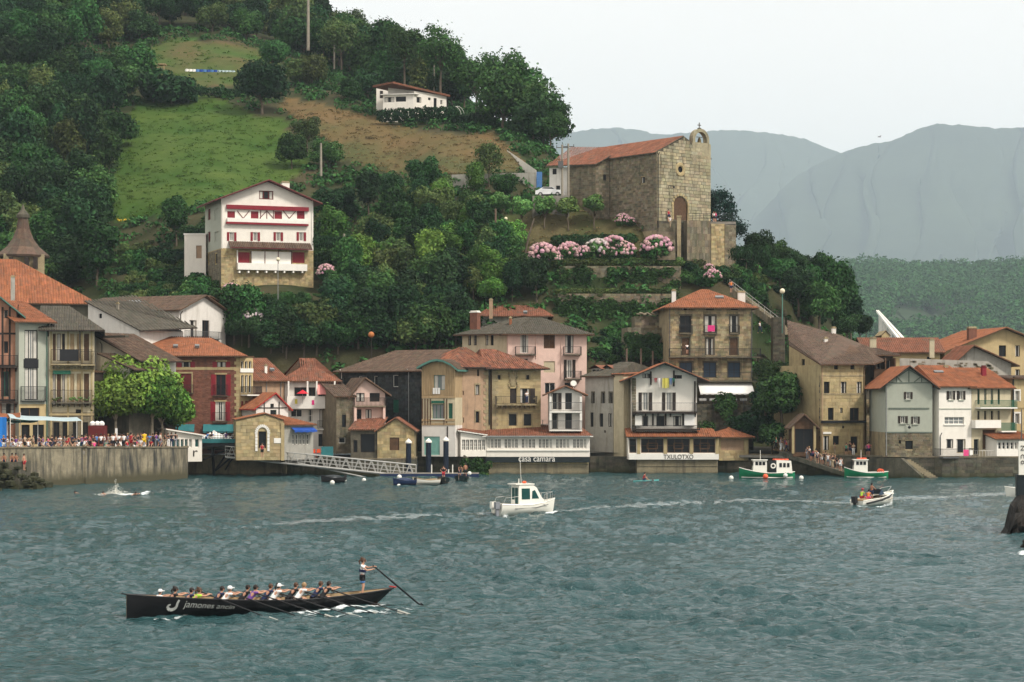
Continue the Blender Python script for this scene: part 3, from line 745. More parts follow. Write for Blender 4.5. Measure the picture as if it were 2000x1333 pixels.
# -- salmon timbered house at the left edge
h=House('townhouse','salmon townhouse with dark timber posts and a green gable trim at the left edge','house',-70,236,36,238,9,3.4,zat(612,237),'plaster_salmon')
h.roof_gable(2.9,ov=.75,axis='y',frac=.42,tile='tile_brown',fascia='green_fascia')
h.win('F',8,667,16,690,n=(1,1),fm='wood_dark');h.win('F',3,668,17,708,fm='green_paint',n=(2,1),r=h.rect('F',2,726,17,775));h.win('F',4,737,30,790,fm='wood_dark',n=(3,2))if False else None
h.win('F',3,785,28,830,**DOORK);h.win('F',-50,667,-28,708,**DOORK);h.win('F',-50,736,-28,778,**DOORK)
h.win('F',8,606,16,622,n=(1,1),fm='wood_dark')
h.walls()
h.timber('F',[(5,600,5,780),(19,600,19,860),(34,605,34,860),(-20,600,-20,860),(-60,652,36,652),(-60,715,36,715),(-60,782,36,782)],w_=.22)
h.balcony('F',-60,33,694,716,dep=.9,slab='wood_dark',corb=6);h.balcony('F',-60,33,762,786,dep=.9,slab='wood_dark',corb=6)
h.pipe('F',35.0,600,860,'black_iron')
# -- pale tall glazed house
h=House('townhouse','pale grey townhouse with one tall black glazed window strip and yellow ground floor','house',37,237,92,239,9,3.4,zat(628,238),'plaster_sage')
zg=zat(790,237);h.zones['F']=[(3.4,zg,'plaster_yellow')]
h.roof_shed(2.6,ov=.9,tile='tile_orange',tint=.1)
h.win('F',48,645,74,702,fm='black_iron',n=(3,1),glass='glass_pale',cur=.9,fw=.12);h.win('F',48,718,74,782,fm='black_iron',n=(3,1),glass='glass_pale',cur=.9,fw=.12)
h.boxp('F','panel',*h.rect('F',46,702,75,719)[:2],.003,.05,*h.rect('F',46,702,75,719)[2:],'black_iron')
h.win('F',40,797,77,815,fm='wood_brown',n=(2,1));h.win('F',42,830,58,868,**DOORK);h.win('F',64,830,86,868,**DOORK)
h.walls();h.balcony('F',40,88,755,783,dep=.45,slab='black_iron',th=.1)
h.pipe('F',91,635,860,'green_fascia');h.pipe('F',96,635,860,'white_paint')
# -- ornate cream house
h=House('townhouse','narrow cream townhouse with corbelled stone balconies and rows of tall brown shutters','house',96,239,184,240,10,3.4,zat(640,240),'plaster_cream')
zg=zat(806,239);h.zones['F']=[(3.4,zg,'stone_grey')];h.zones['R']=[(3.4,zg,'stone_grey')]
h.roof_gable(2.6,ov=1.2,axis='x',frac=.6,hip=(.0,3.0),tile='tile_grey',fascia='wood_dark')
for(u0,u1,shm)in((103,109,'wood_brown'),(111,119,'wood_brown'),(121,127,'wood_brown'),(137,145,'wood_pale'),(150,158,'wood_pale'),(164,174,'wood_brown')):
    h.win('F',u0,652,u1,705,fm=shm,n=(1,2),cur=.9 if u0 in(111,)else 0,blind=shm if u0 not in(111,121)else None)
    h.win('F',u0,730,u1,793,fm=shm,n=(1,2),cur=.9 if u0 in(103,121)else 0,blind=shm if u0 not in(103,121)else None)
for(u0,u1)in((104,116),(122,134),(142,152),(160,172)):h.win('F',u0,825,u1,868,**DOORK)
h.win('F',148,800,160,812,fm='wood_dark',n=(1,1))
h.walls();h.balcony('F',100,180,683,711,dep=1.0,slab='stone',corb=12);h.balcony('F',100,180,762,786,dep=.8,slab='stone_dark',corb=8)
b,q=h.balcony('F',158,186,686,712,dep=1.25,slab='stone',corb=3)
h.boxp('F','draped_cloth',*h.rect('F',117,683,154,706)[:2],1.01,1.04,*h.rect('F',117,683,154,706)[2:],'cloth_black')
h.boxp('F','banner',*h.rect('F',104,724,138,731)[:2],.05,.4,*h.rect('F',104,724,138,731)[2:],'green_paint')
for u in(100,133,160,179):h.timber('F',[(u,645,u,860)],w_=.20,m='stone_yellow',name='pilaster')
h.band('F',724,.25,'stone_yellow',.1);h.band('F',810,.25,'stone_yellow',.1)
for u in(112,146,166):
    zz=h.rect('F',0,779,10,783)
    b=MB();sx=h.px('F',u,780)[0]
    for i in range(7):p=h.P(sx-.5+.16*i,-.86,zz[2]+RN.uniform(.05,.35));b.ball(p,RN.uniform(.10,.18),0,jit((1,1,1),.3),6,4)
    b.build('flower_box',M['leaf_olive'],h.root)
h.pipe('F',156,640,700,'grey_iron')
# -- lamp and pole strip between
# -- big house behind with the orange hip roof, and the tower
h=House('large_house','large olive rendered house under a wide bright orange tiled hip roof','house',-110,262,176,267,14,3,zat(583,265),'concrete_olive')
h.roof_gable(5.3,ov=1.1,axis='x',hip=(7,9.2),tile='tile_orange',tint=.28,pitch=.34)
h.win('F',95,598,104,614,fm='wood_dark',n=(1,1));h.win('F',130,598,139,614,fm='wood_dark',n=(1,1));h.walls()
h.chimney(25,580,540,8,'plaster_grey',Y=262);h.pipe('F',174,590,680,'grey_iron')
Yt=300.0;c=at(45,781,Yt);r=thing('church_tower','old stone tower with a bell shaped slate roof rising behind the orange roof','tower',(c.x,Yt,8))
pc=lambda u,v:(abs(u-45)*Yt/F,zat(v,Yt))
b=MB();hw=46*Yt/F*.84;b.fbox((Vector((c.x,Yt,0)),Vector((.96,.28,0)),Vector((-.28,.96,0)),ZU),-hw,hw,-hw,hw,8,zat(499,Yt));b.build('wall',M['stone'],r)
b=MB();prof=[(97,500),(78,484),(66,468),(58,448),(54,424)]
for i in range(len(prof)-1):
    (a0,z0),(a1,z1)=pc(*prof[i]),pc(*prof[i+1]);n=16
    for q in range(n):
        t0,t1=2*PI*q/n,2*PI*(q+1)/n;cn=jit((1,1,1),.2)
        b.poly([(c.x+a0*math.cos(t0),Yt+a0*math.sin(t0),z0),(c.x+a0*math.cos(t1),Yt+a0*math.sin(t1),z0),(c.x+a1*math.cos(t1),Yt+a1*math.sin(t1),z1),(c.x+a1*math.cos(t0),Yt+a1*math.sin(t0),z1)],0,cn)
a0,z0=pc(97,500);b.tube([(c.x,Yt,z0-.3),(c.x,Yt,z0)],[a0*.97,a0],16);b.build('roof',M['tile_brown'],r)
b=MB();b.tube([(c.x,Yt,zat(426,Yt)),(c.x,Yt,zat(420,Yt)),(c.x,Yt,zat(410,Yt)),(c.x,Yt,zat(400,Yt))],[.95,.95,.3,.08],8);b.build('finial',M['stone_dark'],r)
for u in(22,52,69):
    b=MB();p=at(u,515,Yt-hw*1.15);b.box(p.x-.25,p.x+.25,p.y-.3,p.y+.5,zat(528,Yt),zat(506,Yt));b.build('window',M['wood_dark'],r)
# -- white houses stepping up behind the plane tree
h=House('gabled_house','white gabled house with two balcony windows behind the orange hip roof','house',350,276,441,285,17,3,zat(607,280),'plaster_white')
h.roof_gable(2.0,ov=.7,axis='y',frac=.5,tile='tile_brown',tint=.2)
h.win('F',370,626,384,663,fm='wood_brown',n=(2,1));h.win('F',395,626,409,663,fm='wood_brown',n=(2,1))
h.walls();h.balcony('F',360,427,647,661,dep=.6,slab='grey_iron',rail='grey_iron',th=.08)
h.pipe('F',352,612,680,'wood_dark');h.pipe('F',439,615,672,'zinc')
h2=House('side_wing','low side wing with a long brown roof and a skylight left of the white gable','house',186,287,351,279,12,3,zat(607,283),'plaster_white')
h2.roof_gable(1.95,ov=.5,axis='x',frac=.5,tile='tile_brown',tint=.2);h2.walls();h2.skylight(262,590,30,4,283);h2.pipe('F',348,612,680,'wood_dark')
h2.boxp('F','panel',*h2.rect('F',300,613,333,650)[:2],.004,.08,*h2.rect('F',300,613,333,655)[2:],'plaster_grey')
h=House('lean_to_house','white rendered house with a sloping roof of dark corrugated sheets','house',172,262,272,257,8,3,zat(680,259),'plaster_white')
za,zb_=h.px('F',174,592)[1],h.px('F',270,645)[1];h.mono('F',za,zb_);h.mono('B',zb_,za);h.hull['L'][2]=(8,za);h.hull['L'][3]=(0,za);h.hull['R'][2]=(8,zb_);h.hull['R'][3]=(0,zb_)
sl=(zb_-za)/h.w
h.roof([[(-.3,-.35,za+.15-sl*-.3*-1),(h.w+.6,-.35,zb_+sl*.6+.15),(h.w+2.2,8.3,zb_+sl*.6+.75),(-.3,8.3,za+.6)]],tile='tile_grey',fascia='wood_dark',pitch=.5,tint=.12)
h.win('F',193,613,199,622,fm='wood_dark',n=(1,1));h.zones['F']=h.zones['R']=[(3,zat(765,258),'stone_dark')];h.walls()  # lower wall coloured dark to stand for the darkness under the plane trees
h.chimney(230,620,592,5,'pole_concrete',Y=262)
h=House('stepped_house','lower white house with a slanting dark eave stepping down behind the plane tree','house',183,250,263,246,7,3,zat(690,248),'plaster_white')
za,zb_=h.px('F',184,652)[1],h.px('F',262,698)[1];h.mono('F',za,zb_);h.mono('B',zb_,za);h.hull['L'][2]=(7,za);h.hull['L'][3]=(0,za);h.hull['R'][2]=(7,zb_);h.hull['R'][3]=(0,zb_);sl=(zb_-za)/h.w
h.roof([[(-.2,-.5,za+.15),(h.w+1.4,-.5,zb_+1.4*sl+.15),(h.w+1.4,7,zb_+1.4*sl+.15),(-.2,7,za+.15)]],tile='tile_brown',fascia='wood_dark');h.zones['F']=h.zones['R']=[(3,zat(775,247),'stone_dark')];h.walls()  # dark lower zone puts the gloom under the tree into the wall colour
h.boxp('F','canopy',*h.rect('F',207,656,252,660)[:2],.01,.6,*h.rect('F',207,656,252,660)[2:],'tile_grey');h.pipe('F',200,672,760,'grey_iron')
h=House('stepped_house','lowest small white lean-to half hidden by the plane tree crown','house',196,246,252,243,4,3,zat(700,245),'plaster_white')
za,zb_=h.px('F',198,692)[1],h.px('F',252,718)[1];h.mono('F',za,zb_);h.mono('B',zb_,za);h.hull['L'][2]=(4,za);h.hull['L'][3]=(0,za);h.hull['R'][2]=(4,zb_);h.hull['R'][3]=(0,zb_);sl=(zb_-za)/h.w
h.roof([[(-.2,-.4,za+.15),(h.w+1.4,-.4,zb_+1.4*sl+.15),(h.w+1.4,3.9,zb_+1.4*sl+.15),(-.2,3.9,za+.15)]],tile='tile_brown',fascia='wood_dark');h.zones['F']=h.zones['R']=[(3,zat(775,245),'stone_dark')];h.walls()  # wall foot darkened by colour, as shade below the tree crown
h=House('wooden_balcony_house','dark timber balcony house squeezed beside the cream townhouse','house',185,243.5,202,244,6,3.4,zat(728,243),'wood_dark')
h.roof_shed(.3,ov=.2,tile='tile_brown');h.win('F',188,745,198,790,**DOORK);h.walls();h.balcony('F',184,204,782,806,dep=.8,slab='wood_dark')

# -- red brick house
h=House('brick_house','red brick house with dark red shutters under an orange hip roof','house',318,256,468,257,11,2.5,zat(696,256),{'F':'brick','R':'brick','L':'stone','B':'brick'})
zt_=h.zt;h.roof([[(-2.3,-.85,zt_+.05),(h.w+.9,-.85,zt_+.05),(h.w-3.9,5.5,zt_+2.45),(-1.2,5.5,zt_+2.65)],[(h.w+.9,-.85,zt_+.05),(h.w+.9,11.5,zt_+.05),(h.w-3.9,5.5,zt_+2.45)],[(h.w+.9,11.5,zt_+.05),(-2.3,11.5,zt_+.05),(-1.2,5.5,zt_+2.65),(h.w-3.9,5.5,zt_+2.45)],[(-2.3,11.5,zt_+.05),(-2.3,-.85,zt_+.05),(-1.2,5.5,zt_+2.65)]],tile='tile_orange',tint=.14)
S=dict(sh='open',shm='red_paint',sur='stone_yellow')
for(a,b)in((355,372),(424,441)):h.win('F',a,707,b,718,fm='wood_dark',n=(2,1),**S)
h.win('F',350,730,374,768,fm='red_dark',n=(2,1),sh='closed',shm='red_dark',sur='stone_yellow');h.win('F',422,732,441,773,fm='red_dark',n=(2,2),**S)
h.win('F',318,730,326,752,fm='red_paint',n=(1,1),sh='closed')
h.win('F',421,785,440,822,fm='white_paint',n=(2,1),cur=.7,**S);h.win('F',345,785,365,822,fm='white_paint',n=(2,1),**S)
h.win('F',330,845,350,880,**DOORK);h.win('F',405,850,450,880,fm='wood_dark',n=(4,1))
h.walls();h.stones('F',size=(.42,.16),m='brick',proud=.012,tint=.2,reg=.1,gap=.02,s0=.7,s1=h.w-.7)
h.quoins('F','r',2.5,zat(697,256),'stone_yellow',.65);h.quoins('F','l',2.5,zat(697,256),'stone_yellow',.65)
h.band('F',720,.35,'stone_yellow',.05)
h.balcony('F',346,378,752,768,dep=.35,slab='stone_dark',th=.1);h.balcony('F',417,445,752,773,dep=.35,slab='stone_dark',th=.1);h.balcony('F',416,444,806,824,dep=.35,slab='stone_dark',th=.1)
h.awning('F',397,829,458,846,dep=1.0,m='teal_cloth');h.skylight(343,676,9,3,258,'glass_pale');h.skylight(385,676,9,3,258,'glass_pale')
h.awning('F',325,829,380,846,dep=1.0,m='teal_cloth')
h=House('balcony_wing','narrow wing with white framed glazed columns and a black balcony beside the brick house','house',468.5,257.2,494,258.5,8,2.5,zat(698,257),'plaster_yellow')
h.roof_shed(.2,ov=.1,tile='tile_orange',ribs=False)
for i in range(3):
    a=471+i*7.6
    h.win('F',a,706,a+5,728-7,fm='white_paint',n=(1,1));h.win('F',a,733,a+5,768,fm='white_paint',n=(1,1),glass='glass');h.win('F',a,784,a+5,806,fm='red_paint',n=(1,1),blind='red_paint')
h.walls();h.balcony('F',470,499,755,771,dep=1.5,slab='white_paint',pitch=.10,bar=.05);h.band('F',724,.5,'white_paint',.12)
h.boxp('F','panel',*h.rect('F',472,806,496,820)[:2],.004,.5,*h.rect('F',472,806,496,820)[2:],'red_dark')
h=House('stone_annex','tall narrow beige stone annex left of the brick house','house',296,257.5,317.5,256.5,9,2.5,zat(697,257),'stone_yellow')
h.roof_shed(.2,ov=.1,tile='tile_orange',ribs=False);h.win('F',305,705,312,722,fm='wood_dark',n=(1,1));h.win('F',304,740,312,756,fm='white_paint',n=(1,1));h.walls();h.stones('F',size=(.6,.35),m='stone_yellow')
# -- wide brown hip roof house with pink awning
h=House('rendered_house','beige and white house with a rusty hip roof and a pink awning on its balcony','house',556,262,657,263,11,2.5,zat(742,262),{'F':'plaster_white','L':'plaster_beige','R':'plaster_white','B':'plaster_white'})
h.roof_gable(2.7,ov=.7,axis='x',hip=(4.2,4.5),frac=.5,tile='tile_red')
for(a,b,c,d)in((575,757,600,790),(603,757,616,790),(622,757,645,790)):h.win('F',a,b,c,d,fm='wood_brown',n=(2,1))
h.win('F',568,800,590,815,fm='white_paint',n=(2,1));h.win('F',624,800,648,835,fm='wood_dark',n=(2,1));h.win('F',600,800,612,825,fm='white_paint',n=(1,2))
h.win('F',622,848,646,872,**DOORK);h.walls()
h.balcony('F',560,655,774,794,dep=1.1,slab='white_paint',solid='white_paint',th=.3)
h.awning('F',619,745,660,771,dep=1.6,m='pink_cloth',val=.05)
for u in(563,600,618,653):h.timber('F',[(u,745,u,795)],w_=.2,m='white_paint',name='post',proud=.9)
h.balcony('F',620,650,822,838,dep=.5,slab='white_paint',rail='black_iron')
for q in((575,780,'yellow_cloth'),(608,782,'magenta_cloth')):
    s0,s1,z0,z1=h.rect('F',q[0],q[1],q[0]+5,q[1]+9);h.boxp('F','hung_cloth',s0,s1,1.11,1.13,z0,z1,q[2])
h3=House('rendered_wing','rough beige rendered wing left of the pink awning','house',493,259.5,555.5,261.8,11,2.5,zat(742,260.5),'plaster_beige')
h3.roof_gable(2.7,ov=.6,axis='x',hip=(1.2,.001),frac=.5,tile='tile_red');h3.walls('FLRB');h3.pipe('F',520,748,800,'zinc');h3.pipe('F',548,748,800,'zinc');h3.chimney(519,733,713,5,'white_paint',Y=262)
h3.skylight(531,722,9,3,262.5)
um=thing('parasol','red parasol open on the white balcony','parasol',at(591,790,260.6));a=at(591,770,260.6)
b=MB();b.tube([um.location,(a.x,a.y,a.z)],.03,6);b.build('pole',M['steel'],um)
b=MB();n=8
for q in range(n):t0,t1=2*PI*q/n,2*PI*(q+1)/n;b.poly([a+Vector((0,0,.55)),a+Vector((.8*math.cos(t0),.8*math.sin(t0),.05)),a+Vector((.8*math.cos(t1),.8*math.sin(t1),.05))])
b.build('canopy',M['red_cloth'],um)
# -- small red trimmed gable
h=House('gabled_cottage','small white timbered gable with red bargeboards and orange roof','house',500,253,563,255,6,6,zat(797,254),'plaster_white')
h.roof_gable(1.75,ov=.45,axis='y',frac=.58,tile='tile_orange',fascia='red_gloss');h.win('F',528,789,535,799,fm='wood_dark',n=(1,1));h.win('F',528,801,540,812,fm='green_paint',n=(1,1));h.walls()
h.timber('F',[(502,797,560,797),(516,783,516,812),(545,785,545,812)],w_=.12)
# -- stone gateway building with the arch
h=House('stone_chapel','low yellow stone building with an arched white-framed doorway and plaque','building',461,246.5,553,247.5,7,2.0,zat(822,247),'stone_yellow')
h.roof_gable(.75,ov=.12,axis='y',frac=.62,tile='tile_orange')
h.win('F',505,843,520,876,fm='wood_dark',n=(1,1),sur=None,name='doorway');h.walls();h.stones('F',size=(.75,.42),m='stone_yellow',tint=.2)
O,e,n_,z_=h.fr('F');c0=h.px('F',512.5,846)
for i in range(13):
    t=PI*i/12;rr=.72;cx,cz=c0[0]-math.cos(t)*rr,c0[1]+math.sin(t)*rr*1.15
    fr_=(O+e*cx+z_*cz,e*math.sin(t)+z_*math.cos(t),n_,-e*math.cos(t)+z_*math.sin(t));b=MB();b.fbox(fr_,-.09,.09,.06,.14,-.14,.2);b.build('arch_stone',M['white_paint'],h.root)
for side in(-1,1):
    for i in range(5):b=MB();b.fbox(h.fr('F'),c0[0]+side*.72-.14,c0[0]+side*.72+.14,.06,.14,c0[1]-.1-.42*(i+1),c0[1]-.14-.42*i);b.build('arch_stone',M['white_paint'],h.root)
h.boxp('F','plaque',*h.rect('F',535,856,550,866)[:2],.06,.1,*h.rect('F',535,856,550,866)[2:],'white_paint')
h.timber('F',[(552,826,552,900)],w_=.4,m='stone_yellow',name='pilaster',proud=.15)
h=House('cafe_annex','low cafe annex with orange roof, blue awning and white windows','cafe',554.5,248,612,250,6,2.0,zat(831,249),'plaster_grey')
h.roof_gable(1.1,ov=.35,axis='x',frac=.8,hip=(.001,2.5),tile='tile_orange',tint=.1)
for i in range(5):h.win('F',571+i*7,848,576+i*7,869,fm='white_paint',n=(1,2),fw=.1)
h.walls();h.awning('F',568,835,612,845,dep=1.1,m='blue_cloth')
# -- rustic house with wooden balcony
h=House('rustic_house','rustic old house with rough tiled gable and dark wooden balcony','house',690,258,752,259,9,2.5,zat(768,258),{'F':'plaster_pink','L':'stone_dark','R':'stone_dark','B':'stone_dark'})
h.roof_gable(1.8,ov=.7,axis='y',frac=.35,tile='tile_brown',tint=.35)
h.win('F',696,768,712,785,fm='wood_dark',n=(2,1));h.win('F',722,768,742,785,fm='wood_dark',n=(2,1));h.win('F',695,800,706,822,fm='wood_dark',n=(1,1));h.win('F',714,800,726,822,fm='wood_dark',n=(1,1))
h.walls();h.balcony('F',690,751,777,793,dep=1.0,slab='stone_grey',rail='wood_dark',pitch=.16,bar=.06)
h.timber('F',[(692,795,692,835),(748,795,748,835)],w_=.3,m='plaster_pink',name='post',proud=.9)
h3=House('rustic_wing','rough stone wing under mossy tiles beside the dark wooden balcony','house',657,257,689.5,257.8,8,2.5,zat(775,257.5),'stone_grey')
h3.roof_shed(2.2,ov=.4,tile='tile_brown',tint=.35);h3.win('F',668,810,676,835,fm='wood_dark',n=(1,1));h3.win('F',662,855,675,866,fm='white_paint',n=(1,1));h3.walls();h3.stones('F',size=(.5,.3),m='stone_grey')
h=House('stone_cottage','small yellow stone cottage with a rough tiled roof and one dark window','cottage',737,252,809,252,8,1.9,zat(842,252),{'F':'stone_yellow','L':'stone_dark','R':'stone','B':'stone'})
h.roof_gable(1.5,ov=.35,axis='y',frac=.5,tile='tile_red',tint=.35);h.win('F',761,855,780,880,fm='wood_brown',n=(1,1),blind='wood_brown');h.walls();h.stones('F',size=(.55,.38),m='stone_yellow',tint=.25,reg=.4)
h3=House('cottage_porch','deep dark porch under rough tiles left of the stone cottage','porch',685,252.5,736.5,252.2,7,1.9,zat(841,252),'stone_dark')
h3.roof_shed(1.4,ov=.3,tile='tile_red',tint=.35);h3.win('F',704,848,732,884,fm='wood_dark',n=(1,1),name='doorway');h3.win('F',690,860,698,884,fm='wood_dark',n=(1,1));h3.walls()
# -- dark stone house
h=House('dark_stone_house','dark slate-coloured stone house under a long brown roof','house',664,270,821,262,12,2.5,zat(724,266),'slate_stone')
h.roof_gable(2.6,ov=.7,axis='x',hip=(4.0,.001),frac=.55,tile='tile_brown',tint=.18)
for(a,b,c,d,g)in((767,733,778,756,0),(767,781,779,806,1),(700,735,708,755,0),(730,735,738,755,0)):
    h.win('F',a,b,c,d,fm='white_paint',n=(1,1),blind='green_paint' if g else None)
h.walls();h.stones('F',size=(.55,.30),m='slate_stone',tint=.4,proud=.03);h.pipe('F',799,725,830,'zinc');h.pipe('F',668,726,740,'white_paint')
# -- timber bay house
h=House('timber_bay_house','tall half-timbered bay house with green arched eaves and green shutters','house',824,256.5,889,255,10,2.2,zat(716,256),'wood_pale')
zg=h.px('F',850,831)[1];zmid=h.px('F',850,777)[1]
for k in 'FLR':h.zones[k]=[(2.2,zg,'plaster_white'),(zg,zmid,'plaster_cream')]
xs=[-.45,.3,1.4,h.w/2,h.w-1.4,h.w-.3,h.w+.6];zs=[-.25,.15,.62,.75,.62,.15,-.55]
h.roof([[(xs[i],-.7,h.zt+zs[i]+.15),(xs[i+1],-.7,h.zt+zs[i+1]+.15),(xs[i+1],10,h.zt+zs[i+1]+.15),(xs[i],10,h.zt+zs[i]+.15)]for i in range(6)],tile='tile_brown',fascia='green_fascia',th=.25)
h.hull['F']=[(0,2.2),(h.w,2.2),(h.w,h.zt),(h.w-1.2,h.zt+.55),(1.2,h.zt+.55),(0,h.zt)]
h.win('F',847,733,869,762,fm='green_fascia',n=(2,1),glass='glass_pale');h.win('F',844,790,867,818,fm='green_paint',n=(3,1),sill='white_paint',glass='glass_pale')
h.win('F',876,788,884,818,fm='green_paint',n=(1,1),blind='green_paint')
h.win('F',828,853,859,889,fm='teal_paint',n=(2,1),blind='teal_paint',name='garage_door');h.walls()
h.boxp('F','panel',*h.rect('F',843,783,868,788)[:2],.01,.1,*h.rect('F',843,783,868,788)[2:],'green_paint')
h.timber('F',[(825+4.6*i,712,825+4.6*i,772)for i in range(14)if not 4<i<10],w_=.13,m='wood_pale',name='timber')
h.timber('F',[(825+5.3*i,779,825+5.3*i,830)for i in range(13)if not(3<i<8 or i>9)],w_=.13,m='wood_brown',name='timber')
h.timber('F',[(824,776,889,776),(824,829,889,829),(824,821,889,821)],w_=.28,m='wood_pale');h.timber('F',[(874,833,874,890)],w_=.15,m='wood_dark')
b=MB();
for i in range(3):s0,s1,z0,z1=h.rect('F',846+5*i,758,850+5*i,770);b.fbox(h.fr('F'),s0,s1,.1,.13,z0,z1)
b.build('laundry',M['white_cloth'],h.root)
# -- ochre mansion
h=House('mansion','ochre mansion with a carved coat of arms and a corbelled iron balcony','house',961,259,1056,260.5,14,2.0,zat(718,260),{'F':'plaster_yellow','L':'plaster_beige','R':'stone_yellow','B':'plaster_beige'})
h.roof_gable(2.3,ov=1.0,axis='x',hip=(.001,4.5),frac=.5,tile='tile_red',tint=.45,fascia='wood_dark')
h.win('F',972,733,978,742,fm='wood_dark',n=(1,1),sur='stone');h.win('F',1028,733,1034,742,fm='wood_dark',n=(1,1),sur='stone')
h.win('F',996,759,1009,788,fm='wood_dark',n=(2,1),blind='wood_dark');h.win('F',1016,759,1035,788,fm='wood_dark',n=(2,1),sh='r',shm='wood_dark')
h.win('F',994,809,1009,832,fm='wood_dark',n=(1,1),sur='stone');h.win('F',1023,809,1038,832,fm='wood_dark',n=(1,1),sur='stone')
h.walls();h.balcony('F',967,1046,774,790,dep=.9,slab='stone',corb=9)
h.stones('F',size=(1.1,.45),m='stone_yellow',tint=.08,proud=.012);h.quoins('F','l',2,zat(720,260),'stone',.8);h.quoins('F','r',2,zat(720,260),'stone_yellow',1.0)
# coat of arms: plain shield with scroll work
s0,s1,z0,z1=h.rect('F',993,724,1011,757);b=MB();O,e,n_,z_=h.fr('F')
b.fbox(h.fr('F'),s0+.15,s1-.15,.02,.14,z0+.55,z1-.5);b.fbox(h.fr('F'),s0+.3,s1-.3,.02,.13,z0+.2,z0+.56)
for i in range(10):
    t=i/9;
    for sd in(-1,1):b.ball(O+e*((s0+s1)/2+sd*(s1-s0)*(.38+.1*math.sin(t*9)))+n_*.08+z_*lerp(z0,z1-.3,t),.13,0,jit((1,1,1),.3),6,4)
b.ball(O+e*((s0+s1)/2)+n_*.12+z_*(z1-.25),.24,0,(1,1,1),7,5);b.build('coat_of_arms',M['stone'],h.root)
hm_=House('mansion_wing','pinkish beige long wing of the mansion with slit windows and quoins','house',893,257,957,259,14,2.0,zat(716,258),'plaster_beige')
hm_.roof_gable(2.4,ov=.8,axis='x',hip=(3.5,.001),frac=.5,tile='tile_red',tint=.45,fascia='wood_dark')
for(a,b_,c,d)in((929,752,936,772),(929,804,936,826),(932,722,936,735),(893.5,770,897,790),(903,764,906,772),(903,816,906,826)):hm_.win('F',a,b_,c,d,fm='wood_dark',n=(1,1),sur='stone' if c-a>5 else None)
hm_.walls();hm_.quoins('F','r',2,zat(718,258),'stone',.9);hm_.pipe('F',955,718,830,'black_iron',.09)
# -- terrace in front of the mansion is the restaurant roof: tall pink house behind
h=House('pink_house','tall pink house with small iron balconies under a grey hip roof','house',992,270,1146,271.5,12,2.5,zat(651,271),'plaster_pink')
h.roof_gable(2.1,ov=.9,axis='x',hip=(3.0,5.2),frac=.5,tile='tile_grey',tint=.15)
h.win('F',1016,653,1032,690,fm='white_paint',n=(2,1),cur=.6,sh=None);h.win('F',1062,654,1084,681,fm='white_paint',n=(2,1),blind='wood_brown');h.win('F',1104,655,1120,690,fm='wood_dark',n=(2,1))
h.win('F',1062,706,1084,728,fm='white_paint',n=(2,1),blind='plaster_cream');h.win('F',1107,703,1118,738,fm='white_paint',n=(2,1),sh='open',shm='wood_dark',cur=.6)
h.win('F',1103,748,1119,765,fm='wood_dark',n=(1,1));h.win('F',1064,748,1084,770,fm='white_paint',n=(2,1));h.win('F',1016,700,1032,712,fm='white_paint',n=(2,1))
h.walls();h.balcony('F',1006,1045,677,692,dep=.8,slab='stone_dark');h.balcony('F',1100,1134,677,692,dep=.8,slab='stone_dark');h.balcony('F',1101,1134,725,740,dep=.8,slab='stone_dark')
h.pipe('F',1047,655,700,'plaster_pink');h.pipe('F',1096,655,740,'plaster_pink')
h4=House('pink_house_wing','beige left wing of the tall pink house with dark shuttered windows','house',903,275,991,271,9,2.5,zat(651,273),'plaster_beige');h4.mats={k:'plaster_pink' for k in 'FRLB'};h4.mats['F']='plaster_cream'
h4.roof_gable(2.0,ov=.9,axis='x',hip=(5.2,.001),frac=.6,tile='tile_grey',tint=.15)
for(a,b_)in((914,920),(925,931),(948,954),(958,964)):h4.win('F',a,652,b_,675,fm='wood_dark',n=(1,2))
h4.walls();h4.chimney(928,632,609,17,'brick',Y=272,cap='white_paint');h.chimney(997,630,620,5,'tile_orange',Y=274)
h=House('roof_house','house behind the grey hip roof showing only a brown roof and one tall chimney','house',940,287,1070,287,10,6,zat(617,287),'plaster_grey')
h.roof_gable(1.5,ov=.8,axis='x',hip=(1.4,1.4),frac=.5,tile='tile_red');h.walls();h.chimney(959,612,585,7,'plaster_beige',Y=285);h.skylight(1026,610,8,3,286)
# -- little white balcony house
h=House('balcony_house','small white house with two stacked balconies on white posts','house',1072,258,1137,258,7,2.0,zat(770,258),'plaster_white')
h.roof_gable(.9,ov=.7,axis='y',frac=.5,tile='tile_red',tint=.3)
for r0,r1 in((768,800),(808,838)):
    h.win('F',1077,r0,1090,r1,fm='wood_dark',n=(2,1),sh='r' if r0<780 else None,shm='wood_dark');h.win('F',1104,r0,1117,r1,fm='wood_dark',n=(2,1))
h.walls();b1,_=h.balcony('F',1073,1136,786,804,dep=1.3,slab='white_paint',rail='grey_iron');h.balcony('F',1073,1136,822,840,dep=1.3,slab='white_paint',rail='grey_iron')
for u in(1075,1134):h.timber('F',[(u,775,u,842)],w_=.28,m='white_paint',name='post',proud=1.25)
a=h.P(3.1,0,h.zt+1.3);b=MB();b.tube([a,a+Vector((0,-.25,.05))],[.42,.36],12);b.tube([a-Vector((0,0,.9)),a],.04,5);b.build('satellite_dish',M['white_paint'],h.root)

